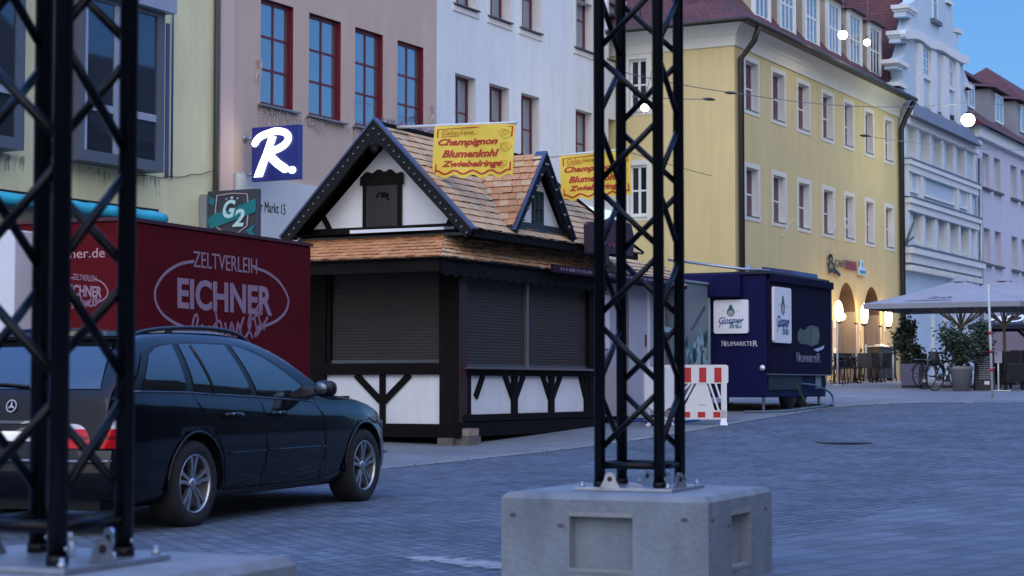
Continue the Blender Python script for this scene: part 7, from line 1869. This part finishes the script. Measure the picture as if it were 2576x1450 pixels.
zt_w = P(2500, 822, 62).z - t.location.z; mb = MB(); mb.box(-.2, 5, 0, .06, .8, zt_w); mb.build('screen', mat('lilac_screen', (.20, .17, .23), .7, var=.15, vs=1.2), t)
mb = MB(); mb.box(-.2, 5, -.02, .08, 0, .8); mb.build('base', mat('brown_timber_base', (.035, .02, .015), .7, var=.3), t)
mb = MB(); mb.box(.55, 1.3, -.3, -.1, .1, .95); mb.build('bench_end', mat('warm_brown_wood', (.09, .04, .02), .6, var=.3), t)

# ================================================================ overhead lamps and wires
lampm = mat('cold_lamp_glow', (1, 1, .9), .4, var=0, emit=(.86, 1.0, .50), es=2.6); lampw = mat('warm_lamp_glow', (1, .95, .8), .4, var=0, emit=(1, .84, .52), es=3.2)
def hang_lamp(px, py, Y, r, m, label, energy, col):
    q = P(px, py, Y); t = thing('wire_lamp', label, 'street lamp', q, 0, 'lit lamps hung on wires over the street')
    mb = MB(); mb.lathe([(0, -r), (r*.55, -r*.85), (r*.9, -r*.45), (r, 0), (r*.9, r*.45), (r*.55, r*.8)], seg=20); mb.build('glass', m, t)
    mb = MB(); mb.lathe([(r*.5, r*.82), (r*.3, r*1.15), (0, r*1.2)], seg=16); mb.tube([(0, 0, r*.9), (0, 0, r*2.2)], .012, seg=6); mb.build('housing', dark_metal, t)
    ld = bpy.data.lights.new('lamp_light', 'POINT'); ld.energy = energy; ld.color = col; ld.shadow_soft_size = r; lo = bpy.data.objects.new('lamp_light', ld); COL.objects.link(lo); lo.parent = t; lo.location = (0, -r*1.5, -r*1.4)
    return q
l1 = hang_lamp(2435, 302, 64, .24, lampm, 'brightest greenish-white lit lamp hanging in front of the pale blue house', 70, (.95, 1, .7))
l2 = hang_lamp(2120, 88, 57, .15, lampw, 'lit warm lamp hanging before the fourth dormer of the ochre house', 14, (1, .85, .6))
l3 = hang_lamp(2181, 107, 61, .12, lampw, 'smaller lit lamp hanging before the fifth dormer of the ochre house', 8, (1, .9, .75))
l4 = hang_lamp(1622, 271, 49.5, .115, lampw, 'small lit lamp seen through the centre truss in front of the ochre end wall', 22, (1, .85, .6))
wire_m = mat('grey_wire', (.16, .15, .15), .5, .3, var=0)
def wire(a, b, sag, label, r=.012, group='thin wires spanning the street'):
    t = thing('span_wire', label, 'wire', a, 0, group); a = Vector(a); b = Vector(b)
    mb = MB(); mb.tube([(b-a)*(k/16) + Vector((0, 0, -4*sag*(k/16)*(1-k/16))) for k in range(17)], r, seg=5); mb.build('wire', wire_m, t); return t
wall_end = lambda px, py: YF.w(0, YF.fx(px, py, 0).y, YF.fx(px, py, 0).z)
wire(P(1560, 180, 46), P(1860, 236, 50), .05, 'thin wire running from the centre truss level to the ochre house corner')
wire(P(1860, 236, 50), l1 + Vector((0, 0, .6)), .25, 'long thin wire crossing the ochre facade to the brightest lamp')
wire(l1 + Vector((0, 0, .6)), P(2700, 255, 66), .1, 'thin wire continuing right from the brightest lamp')
wire(P(1590, 243, 44), P(1783, 250, 50), .02, 'thin wire ending at a small clamp on the ochre end wall')
wire(P(1590, 385, 44), P(1790, 443, 52.5), .02, 'lower thin wire anchored on the ochre end wall')
wire(P(2168, 341, 60), P(2640, 378, 74), .15, 'thin wire from the fifth upper window across the pale blue house')
wire(l2 + Vector((0, 0, .45)), P(2123, -60, 57), .0, 'short wire holding the warm lamp before the fourth dormer')
wire(l3 + Vector((0, 0, .35)), P(2184, -60, 61), .0, 'short wire holding the smaller lamp before the fifth dormer')
wire(l4 + Vector((0, 0, .25)), P(1640, 180, 50), .0, 'short wire holding the small lamp behind the centre truss')
for px, py, Y, lb in ((1783, 250, 50, 'small dark wire clamp in front of the ochre end wall'), (1838, 234, 50, 'dark wire insulator at the ochre corner downpipe'), (2176, 342, 60, 'dark wire insulator before the fifth upper window')):
    q = P(px, py, Y); t = thing('wire_clamp', lb, 'insulator', q, 0, 'wire insulators'); mb = MB(); mb.tube([(-.16, 0, .01), (-.05, 0, 0), (.05, 0, 0), (.17, 0, -.02)], [.02, .045, .04, .02], seg=8); mb.build('insulator', dark_metal, t)
